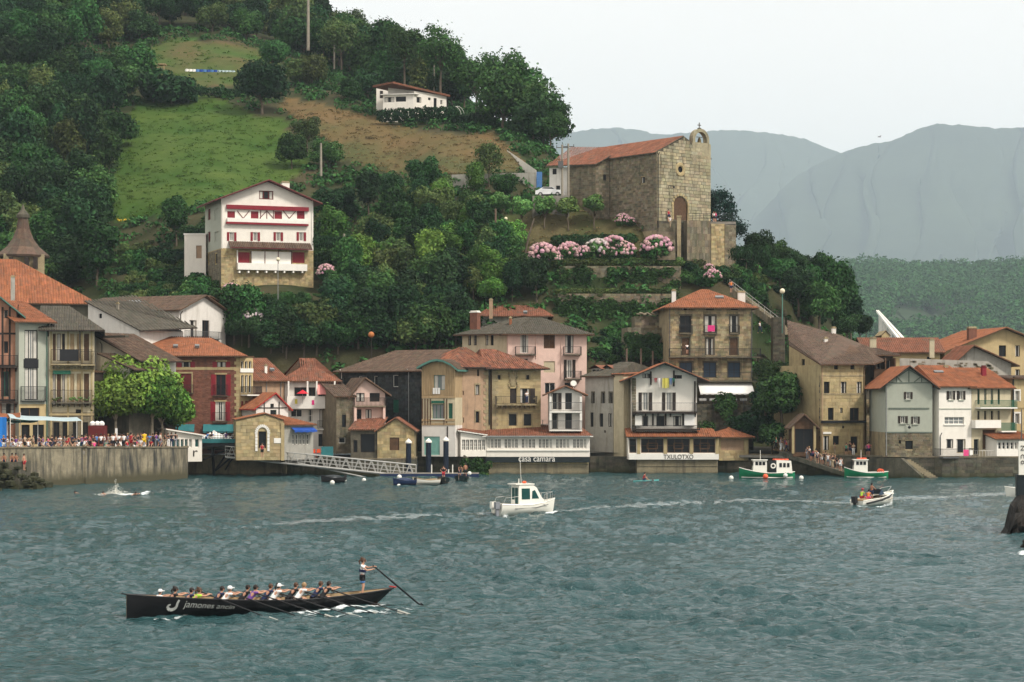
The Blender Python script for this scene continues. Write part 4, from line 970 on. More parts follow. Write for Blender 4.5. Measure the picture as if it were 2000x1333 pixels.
# ================================================================ text helper
def text_mesh(body,size,ext=.01):
    c=bpy.data.curves.new('lettering','FONT');c.body=body;c.size=size;c.extrude=ext;c.align_x='CENTER';c.align_y='CENTER'
    o=bpy.data.objects.new('lettering_tmp',c);COL.objects.link(o);bpy.context.view_layer.update()
    me=bpy.data.meshes.new_from_object(o.evaluated_get(bpy.context.evaluated_depsgraph_get()));bpy.data.objects.remove(o);return me
def sign_text(h,k,body,u0,v0,u1,v1,m,off=.08,name='lettering',parent=None):
    s0,s1,z0,z1=h.rect(k,u0,v0,u1,v1);me=text_mesh(body,1.0);O,e,n,z_=h.fr(k)
    co=np.empty(len(me.vertices)*3,np.float32);me.vertices.foreach_get('co',co);co=co.reshape(-1,3)
    mn,mx=co.min(0),co.max(0);out=[]
    for p in co:
        q=O+e*lerp(s0,s1,(p[0]-mn[0])/(mx[0]-mn[0]))+z_*lerp(z0,z1,(p[1]-mn[1])/(mx[1]-mn[1]))+n*(off+p[2]);q=q-h.root.location;out+=[q.x,q.y,q.z]
    me.vertices.foreach_set('co',out);me.materials.append(M[m]);me.update();return mobj(name,me,parent or h.root)

# -- Casa Camara restaurant on its stone base over the water
h=House('waterside_restaurant','long white waterside restaurant with a band of white windows and a red tiled roof','restaurant',950,256.3,1152,256.3,8.5,zat(893.5,256.3),zat(853,256.3),'plaster_clean')
W_=h.w
h.roof([[(-.5,-.55,h.zt+.1),(W_+.4,-.55,h.zt+.1),(W_-1.2,5.2,h.zt+1.35),(-.5,5.2,h.zt+1.35)]],tile='tile_red',fascia='white_paint',tint=.2)
for g in range(6):
    a=951.5+g*33.5
    for i in range(4):h.win('F',a+i*6.9,857.5,a+i*6.9+6.1,876,fm='white_paint',n=(2,3),fw=.07,glass='glass')
h.walls();h.band('F',880,.12,'white_paint',.14);h.band('F',853.5,.3,'white_paint',.05)
h.boxp('F','gutter',0,W_,.5,.62,h.zt-.04,h.zt+.08,'zinc')
s0,s1,z0,z1=h.rect('F',950,892.6,1152,903.5);o=h.boxp('F','sign_band',-.1,W_,.02,.14,z0,z1,'boat_dark');sign_text(h,'F','casa camara',1013,893.8,1084,901.8,'white_paint',.17,parent=o)
h3=House('restaurant_wing','angled left wing of the waterside restaurant with a white gable end','restaurant',900,255.4,949.5,256.2,6,zat(893,254),zat(859,254),'plaster_clean')
z1=h3.px('F',949,851)[1];z0=h3.px('F',900,842)[1];h3.mono('F',h3.zt+.9,h3.zt+.35);h3.hull['L'][2]=(6,h3.zt+.9);h3.hull['L'][3]=(0,h3.zt+.9)
h3.roof([[(-.4,-.4,h3.zt+1.15),(h3.w+.1,-.4,h3.zt+.6),(h3.w+.1,6,h3.zt+1.5),(-.4,6,h3.zt+1.9)]],tile='tile_red',fascia='white_paint')
for i in range(6):h3.win('F',902.5+i*7.8,859,902.5+i*7.8+6.6,880,fm='white_paint',n=(2,3),fw=.07)
h3.walls()
bs=thing('waterfront_wall','yellowish stone base wall in the water below the long white restaurant','wall',at(1050,925,256.8))
b=MB();a0,a1=at(950,781,256.6),at(1150,781,256.6);b.box(a0.x,a1.x,256.6,266,-1,zat(901,256.6));b.build('wall',M['quay_base'],bs)
b=MB();z=zat(906,256.6)
for i in range(22):x0=lerp(a0.x,a1.x,i/22);b.box(x0+.02,x0+(a1.x-a0.x)/22-.02,256.5,256.62,z-.02,z+.28,0,jit((1,1,1),.12))
tag(b.build('coping',M['stone_yellow'],bs),kind='stuff')
# terrace parapet behind the restaurant roof
b=MB();t=thing('terrace_wall','pale terrace parapet behind the long restaurant roof','wall',at(985,832,262));a0,a1=at(888,781,262),at(1106,781,262);b.box(a0.x,a1.x,261.6,262,2,zat(829,262));b.build('wall',M['plaster_clean'],t)
for i,(u,v)in enumerate(((1012,825),(1026,824),(1060,826))):
    t=thing('terrace_table','small white %s table on the terrace above the restaurant'%('left-hand round','middle round','right-hand round')[i],'table',at(u,829,263.5));z=t.location.z-.2;b=MB();b.tube([(t.location.x,263.5,z),(t.location.x,263.5,z+.72)],.05,6);b.build('leg',M['steel'],t)
    b=MB();b.tube([(t.location.x,263.5,z+.722),(t.location.x,263.5,z+.76)],.5,12);b.build('table_top',M['white_paint'],t)

# -- old grey building on the water
h=House('grey_house','old grey rendered house with stone slit windows rising from the water','house',1143,265.5,1198,263,14,-1,zat(735,264),'plaster_grey')
h.roof_gable(1.7,ov=.5,axis='x',hip=(2.2,.001),frac=.35,tile='tile_grey')
for(a,b_,c,d)in((1157,768,1160,788),(1176,768,1180,788),(1191,768,1195,788)):h.win('F',a,b_,c,d,fm='wood_dark',n=(1,1),sur='stone_dark')
for(a,b_,c,d)in((1153,806,1159,834),(1171,808,1178,834),(1188,808,1195,834),(1180,841,1183,846)):h.win('F',a,b_,c,d,fm='wood_dark',n=(1,1))
h.walls()
for u in(1163,1186): # dormers
    a=at(u,727,268.5);d=thing('dormer_tmp','','')if False else None
    b=MB();fr_=(Vector((a.x,266.5,0)),h.ex,h.ey,ZU);b.fbox(fr_,-.75,.75,0,3,zat(733,266),zat(720,266));o=b.build('dormer',M['plaster_grey'],h.root)
    b=MB();
    for sd in(-1,1):b.poly([fr_[0]+h.ex*(sd*1.05)+h.ey*-.35+ZU*zat(721,266),fr_[0]+h.ey*-.35+ZU*zat(713,266),fr_[0]+h.ey*3+ZU*zat(713,266),fr_[0]+h.ex*(sd*1.05)+h.ey*3+ZU*zat(721,266)],0);
    b.build('dormer_roof',M['tile_red'],h.root,o)
    b=MB();b.fbox(fr_,-.5,-.05,-.03,-.01,zat(731,266),zat(722,266));b.fbox(fr_,.05,.5,-.03,-.01,zat(731,266),zat(722,266));b.build('dormer_window',M['glass'],h.root,o)
h=House('olive_house_end','narrow olive rendered house end between the grey house and the clothesline house','house',1198.5,262.5,1218,261.5,12,-1,zat(733,262),'concrete_olive');h.mats={k:'plaster_cream' for k in 'FRLB'}
h.roof_shed(.5,ov=.25,tile='tile_orange');h.walls()
# -- white house with the clothesline
h=House('clothesline_house','white house with dark shuttered balcony doors and laundry hung under its wide gable','house',1234,259.5,1361,259.5,12,3,zat(738,259.5),'plaster_clean')
h.roof_gable(1.75,ov=1.45,axis='y',frac=.5,tile='tile_orange',tint=.16,fascia='wood_dark')
h.win('F',1255,730,1266,739,fm='wood_dark',n=(1,1),sh='r',shm='wood_dark');h.win('F',1322,733,1332,740,fm='wood_dark',n=(1,1),sh='l',shm='wood_dark')
for(a,b_)in((1254,1267),(1300,1313)):h.win('F',a,767,b_,802,fm='white_paint',n=(2,1),sh='open',shm='wood_dark',glass='glass_pale',cur=.5);
for(a,b_,g)in((1255,1266,0),(1282,1298,0),(1315,1330,0)):h.win('F',a,813,b_,833,fm='wood_dark',n=(2,1))
h.walls();h.stones('F',size=(.5,.35),m='stone_grey',s0=0,s1=.55,tint=.3,proud=.05)
h.balcony('F',1234,1360,787,804,dep=1.1,slab='wood_dark',rail='grey_iron',th=.28,corb=6,bar=.018,pitch=.16);h.balcony('F',1234,1366,831,838,dep=1.1,slab='wood_dark',rail='black_iron',th=.2)
h.timber('F',[(1271,726,1271,752),(1316,724,1316,755),(1275,806,1275,832),(1300,806,1300,832),(1334,806,1334,832),(1357,745,1357,804)],w_=.2,proud=.2)
h.boxp('F','panel',*h.rect('F',1336,810,1356,832)[:2],.05,.6,*h.rect('F',1336,810,1356,832)[2:],'white_cloth');h.boxp('F','panel',*h.rect('F',1240,812,1253,832)[:2],.05,.6,*h.rect('F',1240,812,1253,832)[2:],'white_paint')
ln=thing('clothesline','clothesline with white, yellow and blue laundry under the wide gable','clothesline',h.P(h.w/2,-.9,12));b=MB();p0=h.P(h.px('F',1272,735)[0],-.8,h.px('F',1272,738)[1]);p1=h.P(h.px('F',1318,735)[0],-.8,h.px('F',1318,736)[1])
b.tube([p0,(p0+p1)/2-ZU*.12,p1],.012,4);b.build('line',M['grey_iron'],ln)
for(a,b_,zb,mm)in((1277,1283,748,'cloth_red'),(1284,1290,757,'white_cloth'),(1293,1306,759,'yellow_cloth'),(1306,1312,752,'cloth_blue'),(1312,1317,748,'cloth_green')):
    x0,x1=h.px('F',a,740)[0],h.px('F',b_,740)[0];z1=h.px('F',a,739)[1];z0=h.px('F',a,zb)[1];q=MB();n_=5
    for i in range(n_):
        xa,xb=lerp(x0,x1,i/n_),lerp(x0,x1,(i+1)/n_);q.poly([h.P(xa,-.8+.06*math.sin(i*2),z1),h.P(xb,-.8+.06*math.sin(i*2+2),z1),h.P(xb-.05,-.75+.08*math.sin(i*2+2),z0+.1*RN.random()),h.P(xa,-.75+.08*math.sin(i*2),z0)])
    q.build('laundry',M[mm],ln)
# -- Txulotxo restaurant
h=House('waterside_restaurant','restaurant with brown lattice windows and a white name board over the water','restaurant',1227,258,1404,258,7,zat(898,258),zat(853,258),'plaster_clean');W_=h.w
h.roof([[(-.3,-.6,h.zt-.02),(W_+.2,-.6,h.zt-.02),(W_-.6,3.0,h.zt+1.0),(-.3,3.0,h.zt+1.0)]],tile='tile_orange',fascia='wood_dark')
for g,(a,b_)in enumerate(((1229,1243),(1252,1296),(1303,1347),(1354,1397))):h.win('F',a,857,b_,885,fm='wood_brown',n=(3 if g else 1,2),fw=.1)
h.walls();h.timber('F',[(u,854,u,887)for u in(1247.5,1299.5,1350.5,1400.5)],w_=.42,m='stone_yellow',name='pillar',proud=.12)
for(a,b_)in((1264,1284),(1316,1334),(1367,1385)):h.timber('F',[(a,866,b_,866),(a,877,b_,877),(a,866,a,877),(b_,866,b_,877)],w_=.12,m='wood_brown',name='lattice',proud=.03)
s0,s1,z0,z1=h.rect('F',1229,887,1402,898);o=h.boxp('F','sign_board',.1,W_,.02,.1,z0,z1,'white_paint');sign_text(h,'F','TXULOTXO',1296,888.3,1354,896.8,'wood_dark',.13,parent=o)
bs=thing('waterfront_wall','weathered grey base wall in the water under the lattice window restaurant','wall',at(1320,925,258.5));b=MB();a0,a1=at(1244,781,258.3),at(1402,781,258.3);b.box(a0.x,a1.x,258.3,268,-1,zat(898,258.3));b.build('wall',M['quay_base'],bs)
b=MB();
for r_ in range(4):
    x=a0.x
    while x<a1.x-.1:e_=min(a1.x,x+RN.uniform(.5,1.1));b.box(x,e_-.03,258.22,258.31,.9+r_*.27,1.14+r_*.27,0,jit((.8,.8,.8),.3));x=e_
tag(b.build('stonework',M['quay_base'],bs),kind='stuff')
h=House('hip_roof_annex','low annex with an orange pyramid roof and shuttered brown panels','annex',1404.5,259,1462,259.5,6,zat(900,259),zat(853,259),'stone_yellow')
h.roof_gable(.95,ov=.75,axis='x',hip=(2.1,2.1),tile='tile_orange');h.win('F',1408,858,1453,880,fm='wood_brown',n=(3,1),blind='plaster_beige');h.walls();h.stones('F',z1=zat(881,259),size=(.8,.35),m='stone_yellow');h.timber('F',[(1457,855,1457,890)],w_=.35,m='stone_yellow',name='pillar',proud=.12)
# -- large stone house
h=House('stone_house','large brown stone house with iron balconies under an orange pyramid roof','house',1306,273,1469,273.5,12,3,zat(599,273),'stone')
h.roof_gable(2.45,ov=.8,axis='x',hip=(5.2,5.2),tile='tile_orange',tint=.12)
for(a,b_)in((1331,1347),(1379,1395),(1427,1442)):h.win('F',a,596.5,b_,606,fm='wood_dark',n=(2,1))
for(a,b_)in((1328,1350),(1376,1398),(1426,1442)):h.win('F',a,617,b_,650,fm='wood_dark',n=(2,2),sur='stone_dark')
for(a,b_,g)in((1332,1346,1),(1379,1394,0),(1426,1441,1)):h.win('F',a,661,b_,694,fm='wood_brown',n=(2,1),blind='wood_brown' if g else None,sur='stone_dark')
for(a,b_)in((1328,1352),(1374,1399),(1422,1446)):h.win('F',a,708,b_,738,fm='glass_blue' if False else 'wood_dark',n=(2,2),glass='glass_blue',sur='stone_dark')
h.walls();h.wallobj=None;h.stones('F',size=(.62,.33),m='stone',tint=.35,proud=.035,z0=zat(748,273))
for(a,b_)in((1326,1352),(1374,1400),(1424,1444)):h.balcony('F',a,b_,636,652,dep=.5,slab='stone_dark',th=.1)
h.balcony('F',1306,1484,681,697,dep=1.0,slab='stone_dark');h.balcony('F',1306,1480,728,744,dep=1.0,slab='stone_dark')
h.pipe('F',1308,600,740,'grey_iron');h.chimney(1316,592,567,8,'plaster_white',Y=276);h.chimney(1448,590,570,14,'plaster_white',Y=280);h.skylight(1405,581,16,4,276)
s0,s1,z0,z1=h.rect('F',1381,636,1395,648);h.boxp('F','hung_cloth',s0,s1,.52,.54,z0,z1,'magenta_cloth')
h.awning('F',1363,748,1468,771,dep=2.4,m='white_cloth',val=.2)
h.pipe('F',1468,600,740,'grey_iron')
wl=thing('retaining_wall','rough rubble retaining wall below the white awning','wall',at(1420,840,268));b=MB();a0,a1=at(1362,781,268),at(1472,781,268);b.box(a0.x,a1.x,268,272,2,zat(790,268));b.build('wall',M['stone_dark'],wl);b=MB();z=2.2
while z<zat(790,268)-.1:
    x=a0.x
    while x<a1.x-.1:e_=min(a1.x,x+RN.uniform(.3,.8));b.box(x,e_-.03,267.9-RN.random()*.06,268.02,z,z+.29,0,jit((1,1,1),.4));x=e_
    z+=.32
tag(b.build('stonework',M['stone_dark'],wl),kind='stuff')
for i,u in enumerate((1372,1392,1412,1432,1452)):
    t=thing('terrace_table','white cloth covered cafe table under the white awning, %s of five from the clothesline house'%('first','second','third','fourth','fifth')[i],'table',at(u,790,269.2));l=t.location;b=MB();b.tube([l,l+ZU*.7],.05,6);b.build('leg',M['grey_iron'],t);b=MB();b.box(l.x-.45,l.x+.45,l.y-.4,l.y+.4,l.z+.702,l.z+.76);b.box(l.x-.46,l.x+.46,l.y-.42,l.y-.4,l.z+.45,l.z+.75);b.build('table_cloth',M['white_cloth'],t)
b=MB();t=thing('railing','dark iron railing along the terrace under the white awning','railing',at(1415,790,268.3));
for z in(.55,1.0):b.box(at(1364,0,268.3).x,at(1470,0,268.3).x,268.28,268.33,zat(790,268.3)+z-.03,zat(790,268.3)+z+.02)
for i in range(40):x=lerp(at(1364,0,268.3).x,at(1470,0,268.3).x,i/39);b.box(x-.02,x+.02,268.285,268.325,zat(790,268.3),zat(790,268.3)+1.0)
b.build('bars',M['black_iron'],t)
# -- yellow ashlar house
h=House('ashlar_house','tall yellow ashlar stone house with dark windows and a long sagging brown roof','house',1603,254,1689,256,13,2.3,zat(713,255),{'F':'stone_yellow','L':'stone_yellow','R':'stone_grey','B':'stone'})
for(a,b_)in((1629,1637),(1661,1669)):h.win('F',a,713.5,b_,722,fm='wood_dark',n=(1,1))
for(a,b_)in((1609,1620),(1642,1653),(1673,1683)):h.win('F',a,746,b_,769,fm='wood_dark',n=(2,2),sur='stone_yellow')
h.win('F',1617,797,1628,821,fm='wood_dark',n=(1,1),sur='stone_yellow');h.win('F',1641,797,1646,807,fm='wood_dark',n=(1,1));h.win('F',1660,797,1678,822,fm='wood_brown',n=(2,1))
h.win('F',1608,852,1619,880,fm='wood_dark',n=(1,1));h.win('F',1627,852,1639,869,fm='wood_dark',n=(1,1));h.win('F',1661,853,1675,885,fm='wood_dark',n=(2,3));h.win('F',1645,832,1649,837,fm='wood_dark',n=(1,1))
h.walls();h.stones('F',size=(.9,.42),m='stone_yellow',tint=.13,proud=.02);
for v in(734,770,824):h.band('F',v,.2,'stone',.07)
h.band('F',824,.3,'black_iron',.4,name='conduit');h.boxp('F','plaque',*h.rect('F',1607,844,1623,848)[:2],.05,.12,*h.rect('F',1607,844,1623,848)[2:],'white_paint')
h.timber('F',[(1658,838,1658,886),(1682,838,1682,886)],w_=.3,m='stone_yellow',name='pilaster',proud=.2)
h.pipe('F',1605,718,885,'plaster_beige');h.pipe('F',1687,718,880,'wood_brown')
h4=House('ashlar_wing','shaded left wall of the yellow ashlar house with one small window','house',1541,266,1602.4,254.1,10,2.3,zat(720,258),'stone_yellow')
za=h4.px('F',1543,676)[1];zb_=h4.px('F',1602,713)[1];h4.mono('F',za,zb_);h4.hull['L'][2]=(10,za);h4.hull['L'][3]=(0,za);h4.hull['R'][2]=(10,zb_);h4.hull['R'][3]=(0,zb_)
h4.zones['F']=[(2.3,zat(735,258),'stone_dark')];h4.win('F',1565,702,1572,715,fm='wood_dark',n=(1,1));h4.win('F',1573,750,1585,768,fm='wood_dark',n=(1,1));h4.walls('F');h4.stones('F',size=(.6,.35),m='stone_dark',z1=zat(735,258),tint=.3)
RT=lambda pts:[tuple((lambda p:((p-h.A).dot(h.ex),(p-h.A).dot(h.ey),p.z))(at(*q)))for q in pts]
h.roof([RT([(1603,712,253.2),(1708,711,255.6),(1690,675,264),(1640,655,266.5)]),RT([(1603,712,253.2),(1640,655,266.5),(1537,626,278),(1541,674,266.5)]),RT([(1708,711,255.6),(1740,700,266),(1690,675,264)])],tile='tile_brown',tint=.2,pitch=.3)
h.chimney(1628,655,640,8,'plaster_white',Y=268);h.chimney(1613,670,660,7,'plaster_white',Y=264)
# -- kiosk
h=House('porch_shelter','small timber-fronted shelter with a brown tiled gable beside the ashlar house','shelter',1549,252,1592,252,4,2.3,zat(832,252),'wood_brown')
h.roof_gable(1.3,ov=.5,axis='y',tile='tile_brown',tint=.3);h.win('F',1553,838,1588,884,fm='wood_dark',n=(2,1),glass='glass',name='doorway');h.walls();h.timber('F',[(1548.5,832,1548.5,886),(1591,832,1591,886)],w_=.3,m='stone_yellow',name='pillar',proud=.25)
# -- narrow house with wooden balcony
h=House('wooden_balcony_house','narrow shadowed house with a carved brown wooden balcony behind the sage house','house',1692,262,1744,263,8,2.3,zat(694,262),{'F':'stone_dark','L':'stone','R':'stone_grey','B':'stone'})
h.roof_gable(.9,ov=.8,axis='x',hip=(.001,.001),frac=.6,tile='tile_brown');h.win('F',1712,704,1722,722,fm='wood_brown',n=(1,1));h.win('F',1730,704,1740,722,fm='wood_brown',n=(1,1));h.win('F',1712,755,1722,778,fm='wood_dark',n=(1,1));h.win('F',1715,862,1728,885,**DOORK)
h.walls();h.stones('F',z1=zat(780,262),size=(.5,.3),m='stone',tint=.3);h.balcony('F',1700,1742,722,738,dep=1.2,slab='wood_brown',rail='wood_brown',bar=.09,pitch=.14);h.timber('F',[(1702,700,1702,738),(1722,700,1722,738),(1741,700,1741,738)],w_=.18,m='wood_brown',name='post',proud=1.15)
h.balcony('F',1700,1742,775,788,dep=1.0,slab='wood_brown',rail='wood_brown',bar=.09,pitch=.14)
# -- sage house
h=House('sage_house','sage green gabled house with black shutters over a rubble stone ground floor','house',1729,246.5,1821,246.5,11,2.4,zat(752,246.5),'plaster_sage')
zg=zat(845,246.5);h.zones['F']=[(2.4,zg,'stone')];h.zones['L']=[(2.4,zg,'stone')]
h.roof_gable(2.15,ov=.8,axis='y',frac=.5,tile='tile_orange',tint=.12,fascia='wood_dark')
B=dict(fm='white_paint',n=(2,1),sh='open',shm='wood_dark',cur=.4,sill='plaster_sage')
h.win('F',1770,766,1778,780,**B);h.win('F',1759,813,1768,827,**B);h.win('F',1784,814,1792,828,**B);h.win('F',1768,861,1783,878,fm='wood_dark',n=(1,1));h.win('F',1755,860,1760,867,fm='wood_dark',n=(1,1))
h.walls();h.stones('F',z1=zg-.05,size=(.42,.27),m='stone_grey',tint=.3,reg=.45)
h.timber('F',[(1732,748,1820,748),(1775,722,1775,747),(1751,735,1762,747),(1800,735,1785,747),(1751,736,1751,747),(1800,736,1800,747),(1755,735,1775,722),(1797,735,1775,722)],w_=.13,m='trim_grey',proud=.05)
h.band('F',798,.16,'trim_grey',.08,s0=.4,s1=h.w-.4);h.band('F',845,.16,'trim_grey',.1);h.pipe('F',1731,752,890,'zinc')
b=MB();p=h.P(h.px('F',1775,835)[0],-.35,zat(835,246));b.tube([h.P(h.px('F',1768,828)[0],0,zat(828,246)),p+ZU*.3,p],.03,5);b.ball(p,.18,0,(1,1,1),6,5);b.build('wall_lamp',M['black_iron'],h.root)
h5=House('white_house','white house with a strip of four small windows and an open ground floor terrace','house',1834,246.5,1897,248,10,2.4,zat(754,247),'plaster_clean')
h5.roof_gable(2.4,ov=.5,axis='x',hip=(.001,.001),frac=.5,tile='tile_orange',tint=.1)
h5.win('F',1853,764,1861,781,**B);h5.win('F',1873,764,1881,781,**B);h5.win('F',1845,815,1883,829,fm='white_paint',n=(4,2),sill='white_paint',glass='glass_pale');h5.win('F',1848,858,1862,876,fm='wood_dark',n=(1,1));h5.win('F',1868,858,1886,885,fm='stone_yellow',n=(1,1),glass='glass');h5.walls()
h5.band('F',799,.12,'plaster_sage',.06);h5.balcony('F',1825,1893,877,893,dep=2.0,slab='grey_iron',rail='black_iron');h5.pipe('F',1836,850,890,'grey_iron');h5.chimney(1802,735,722,7,'plaster_clean',Y=251);h5.chimney(1847,728,715,8,'plaster_clean',Y=252);h5.skylight(1833,727,20,3,250)
s0,s1,z0,z1=h5.rect('F',1864,878,1874,890);h5.boxp('F','towel',s0,s1,2.02,2.05,z0,z1,'cloth_pink');s0,s1,z0,z1=h5.rect('F',1876,879,1882,888);h5.boxp('F','towel',s0,s1,2.02,2.05,z0,z1,'white_cloth')
h6=House('cream_house','cream house with tall green balcony doors beside the white house','house',1897.5,248,1974,250,10,2.4,zat(757,249),'plaster_cream');h6.mats={k:'plaster_white' for k in 'FRLB'};h6.mats['F']='plaster_cream'
h6.roof_gable(2.3,ov=.5,axis='x',hip=(.001,.001),frac=.5,tile='tile_orange',tint=.1)
for i in range(4):a=1909+13.2*i;h6.win('F',a,760,a+4.5,790,fm='green_paint',n=(1,1));h6.win('F',a,803,a+4.5,820,fm='wood_dark',n=(1,1))
h6.win('F',1902,858,1912,888,fm='plaster_sage',n=(1,1));h6.win('F',1919,840,1944,878,fm='wood_brown',n=(5,1),blind='wood_brown',name='garage_door');h6.walls()
h6.balcony('F',1905,1977,782,796,dep=1.1,slab='white_paint',rail='green_paint',bar=.05);h6.balcony('F',1897,1947,821,835,dep=.9,slab='white_paint',solid='white_paint',th=.1);h6.balcony('F',1948,1977,826,842,dep=.9,slab='white_paint',rail='green_paint',bar=.07)
h6.balcony('F',1896,1946,880,895,dep=1.9,slab='white_paint',rail='white_paint',bar=.03,pitch=.4);h6.chimney(1921,745,716,9,'red_paint',Y=252,cap='red_dark')
# -- porch at the right, pink house
h=House('porch','low white glazed porch with an orange roof over the water at the right','porch',1947,246.5,2010,248,5,zat(893,247),zat(858,247),'white_paint')
h.roof_shed(1.1,ov=.5,tile='tile_orange')
for i in range(6):h.win('F',1950+i*8,864,1956+i*8,878,fm='white_paint',n=(1,2),glass='glass')
h.walls();h.timber('F',[(1948+8*i,893,1948+8*i,903)for i in range(7)],w_=.15,m='white_paint',name='strut');h.boxp('F','floor_beam',0,h.w,.0,.3,zat(904,247),zat(900,247),'white_paint')
h=House('peach_house','peach coloured house cut by the right edge with white framed windows','house',1977,251.5,2080,252,10,2.4,zat(741,251),'plaster_yellow');h.mats={k:'plaster_yellow' for k in 'FRLB'}
h.roof_shed(.4,ov=.5,tile='tile_brown');
for(a,b_,c,d)in((1983,764,1991,784),(1983,808,1991,828),(2010,764,2020,784),(2010,808,2020,828)):h.win('F',a,b_,c,d,fm='white_paint',n=(2,1),sur='white_paint')
h.walls();h.band('F',797,.15,'stone_yellow',.06);h.band('F',842,.15,'stone_yellow',.06);h.pipe('F',1978.5,740,845,'black_iron',.1)
# -- yellow gable house and stone gable behind
h=House('yellow_house','big yellow gabled house rising behind at the right edge','house',1845,285,2075,288,14,2.5,zat(688,286),'plaster_yellow')
h.roof_gable(3.3,ov=1.0,axis='y',frac=.5,tile='tile_orange',tint=.15)
for(a,b_)in((1951,1965),(1983,1992),(2010,2022)):h.win('F',a,675,b_,697,fm='wood_dark',n=(2,1));h.win('F',a,722,b_,745,fm='wood_dark',n=(2,1))
h.walls();h.chimney(1898,670,640,16,'brick',Y=287)
h=House('stone_gable_house','grey rendered gable with a red tiled roof between the orange roofs and the yellow house','house',1862,268,1975,268.5,7,2.5,zat(711,268),'plaster_grey')
h.roof_gable(2.3,ov=.9,axis='y',frac=.33,tile='tile_red',tint=.2);h.walls()
wl=thing('rubble_wall','tall pale rubble wall behind the orange roofs of the white and cream houses','wall',at(1900,780,262));b=MB();a0,a1=at(1760,0,262),at(1972,0,262)
b.poly([(a0.x,262,2),(a1.x,262,2),(a1.x,262,zat(735,262)),(lerp(a0.x,a1.x,.8),262,zat(706,262)),(a0.x,262,zat(700,262))]);b.poly([(a0.x,263,2),(a1.x,263,2),(a1.x,263,zat(735,262)),(lerp(a0.x,a1.x,.8),263,zat(706,262)),(a0.x,263,zat(700,262))][::-1]);b.build('wall',M['plaster_grey'],wl)
b=MB()
for i in range(320):
    x=RN.uniform(a0.x,a1.x-.3);t=(x-a0.x)/(a1.x-a0.x);zt_=zat(703,262)if t<.8 else lerp(zat(706,262),zat(735,262),(t-.8)/.2);z=RN.uniform(6,zt_-.3);b.box(x,x+RN.uniform(.2,.5),261.97,262.01,z,z+RN.uniform(.15,.3),0,jit((1,1,1),.3))
tag(b.build('stonework',M['stone_grey'],wl),kind='stuff')
h=House('yellow_rear_house','yellow house with a wide red roof and two pale end chimneys in the gap','house',1694,284,1836,284,9,2.5,zat(687,284),'plaster_yellow')
h.roof_gable(1.9,ov=.7,axis='x',tile='tile_red',tint=.15);h.win('F',1810,697,1818,707,fm='wood_dark',n=(1,1));h.walls();h.chimney(1705,686,660,12,'plaster_cream',Y=282.3);h.chimney(1820,688,663,9,'plaster_cream',Y=282.3)
# ================================================================ quays
def wallpath(name,label,pts,ztop,mtl,thick=1.2,zbot=-1.0,cat='quay wall',cope=None,blocks=None):
    r=thing(name,label,cat,at(pts[0][0],781,pts[0][1]));r.location.z=0;mb=MB();st=MB();cp=MB()
    for i in range(len(pts)-1):
        a,b=pts[i],pts[i+1];A,B=at(a[0],781,a[1]),at(b[0],781,b[1]);A.z=B.z=0;e=(B-A);L_=e.length;e.normalize();n=Vector((-e.y,e.x,0))
        za=a[2]if len(a)>2 else ztop;zb=b[2]if len(b)>2 else ztop
        k=max(1,int(L_/1.5));
        for q in range(k):
            p0,p1=A+e*(L_*q/k),A+e*(L_*(q+1)/k);z0,z1=lerp(za,zb,q/k),lerp(za,zb,(q+1)/k)
            V=[p0+ZU*zbot,p1+ZU*zbot,p1+ZU*z1,p0+ZU*z0,p0+n*thick+ZU*zbot,p1+n*thick+ZU*zbot,p1+n*thick+ZU*z1,p0+n*thick+ZU*z0]
            mb.add(V,[(0,1,2,3),(3,2,6,7),(5,4,7,6)]+([(4,0,3,7)]if q==0 else[])+([(1,5,6,2)]if q==k-1 else[]))
            if cope:cp.fbox((p0,e,n,ZU),.01,L_/k-.01,-.10,.5,max(z0,z1)+.004,max(z0,z1)+.16,0,jit((1,1,1),.12))
        if blocks:
            z=0.1
            while z<min(za,zb)-.2:
                x=0.0
                while x<L_-.1:
                    ee=min(L_,x+RN.uniform(*blocks));st.fbox((A,e,n,ZU),x,ee-.035,-RN.uniform(.01,.05),.01,z,z+.36,0,jit((1,1,1),.28));x=ee
                z+=.40
    mb.build('wall_face',M[mtl],r)
    if cp.f:tag(cp.build('coping',M['stone_grey'],r),kind='stuff')
    if st.f:tag(st.build('stonework',M[mtl],r),kind='stuff')
    return r
def slab(name,pts,z,mtl,th=.4):
    b=MB();A=[at(u,781,Y)for u,Y in pts];b.poly([(p.x,p.y,z)for p in A]);b.poly([(p.x,p.y,z-th)for p in A][::-1])
    for i in range(len(A)):p,q=A[i],A[(i+1)%len(A)];b.poly([(p.x,p.y,z),(p.x,p.y,z-th),(q.x,q.y,z-th),(q.x,q.y,z)][::-1])
    return tag(b.build(name,M[mtl]),kind='structure')
P('quay_left',(.29,.25,.17),dlo=.44,var=.35,scale=.9,dirt=(.045,.045,.04),dirt_amt=1.0,streak=1,bump=.6,fine=.25,band=(.9,1.9,.8,(.075,.068,.038)))
wallpath('harbour_wall','tall streaked concrete harbour wall below the crowd',[(-200,205,4.2),(-60,212,4.2),(60,219,4.1),(160,226,4.0),(164,226.6,4.0),(168,226.6,3.95),(260,233,3.8),(366,241,3.6),(368.5,256,3.5)],3.6,'quay_left',thick=.45,cope=True)
slab('quay_deck',[(-200,205.4),(60,219.4),(364,241.4),(368,255),(460,254),(395,254),(395,275),(-200,275)],3.62,'paving')
wallpath('harbour_wall','low mossy harbour wall under the white gangway',[(368,255.5),(470,253),(550,253),(560,256)],2.35,'quay_base',cope=True,blocks=(.7,1.3))
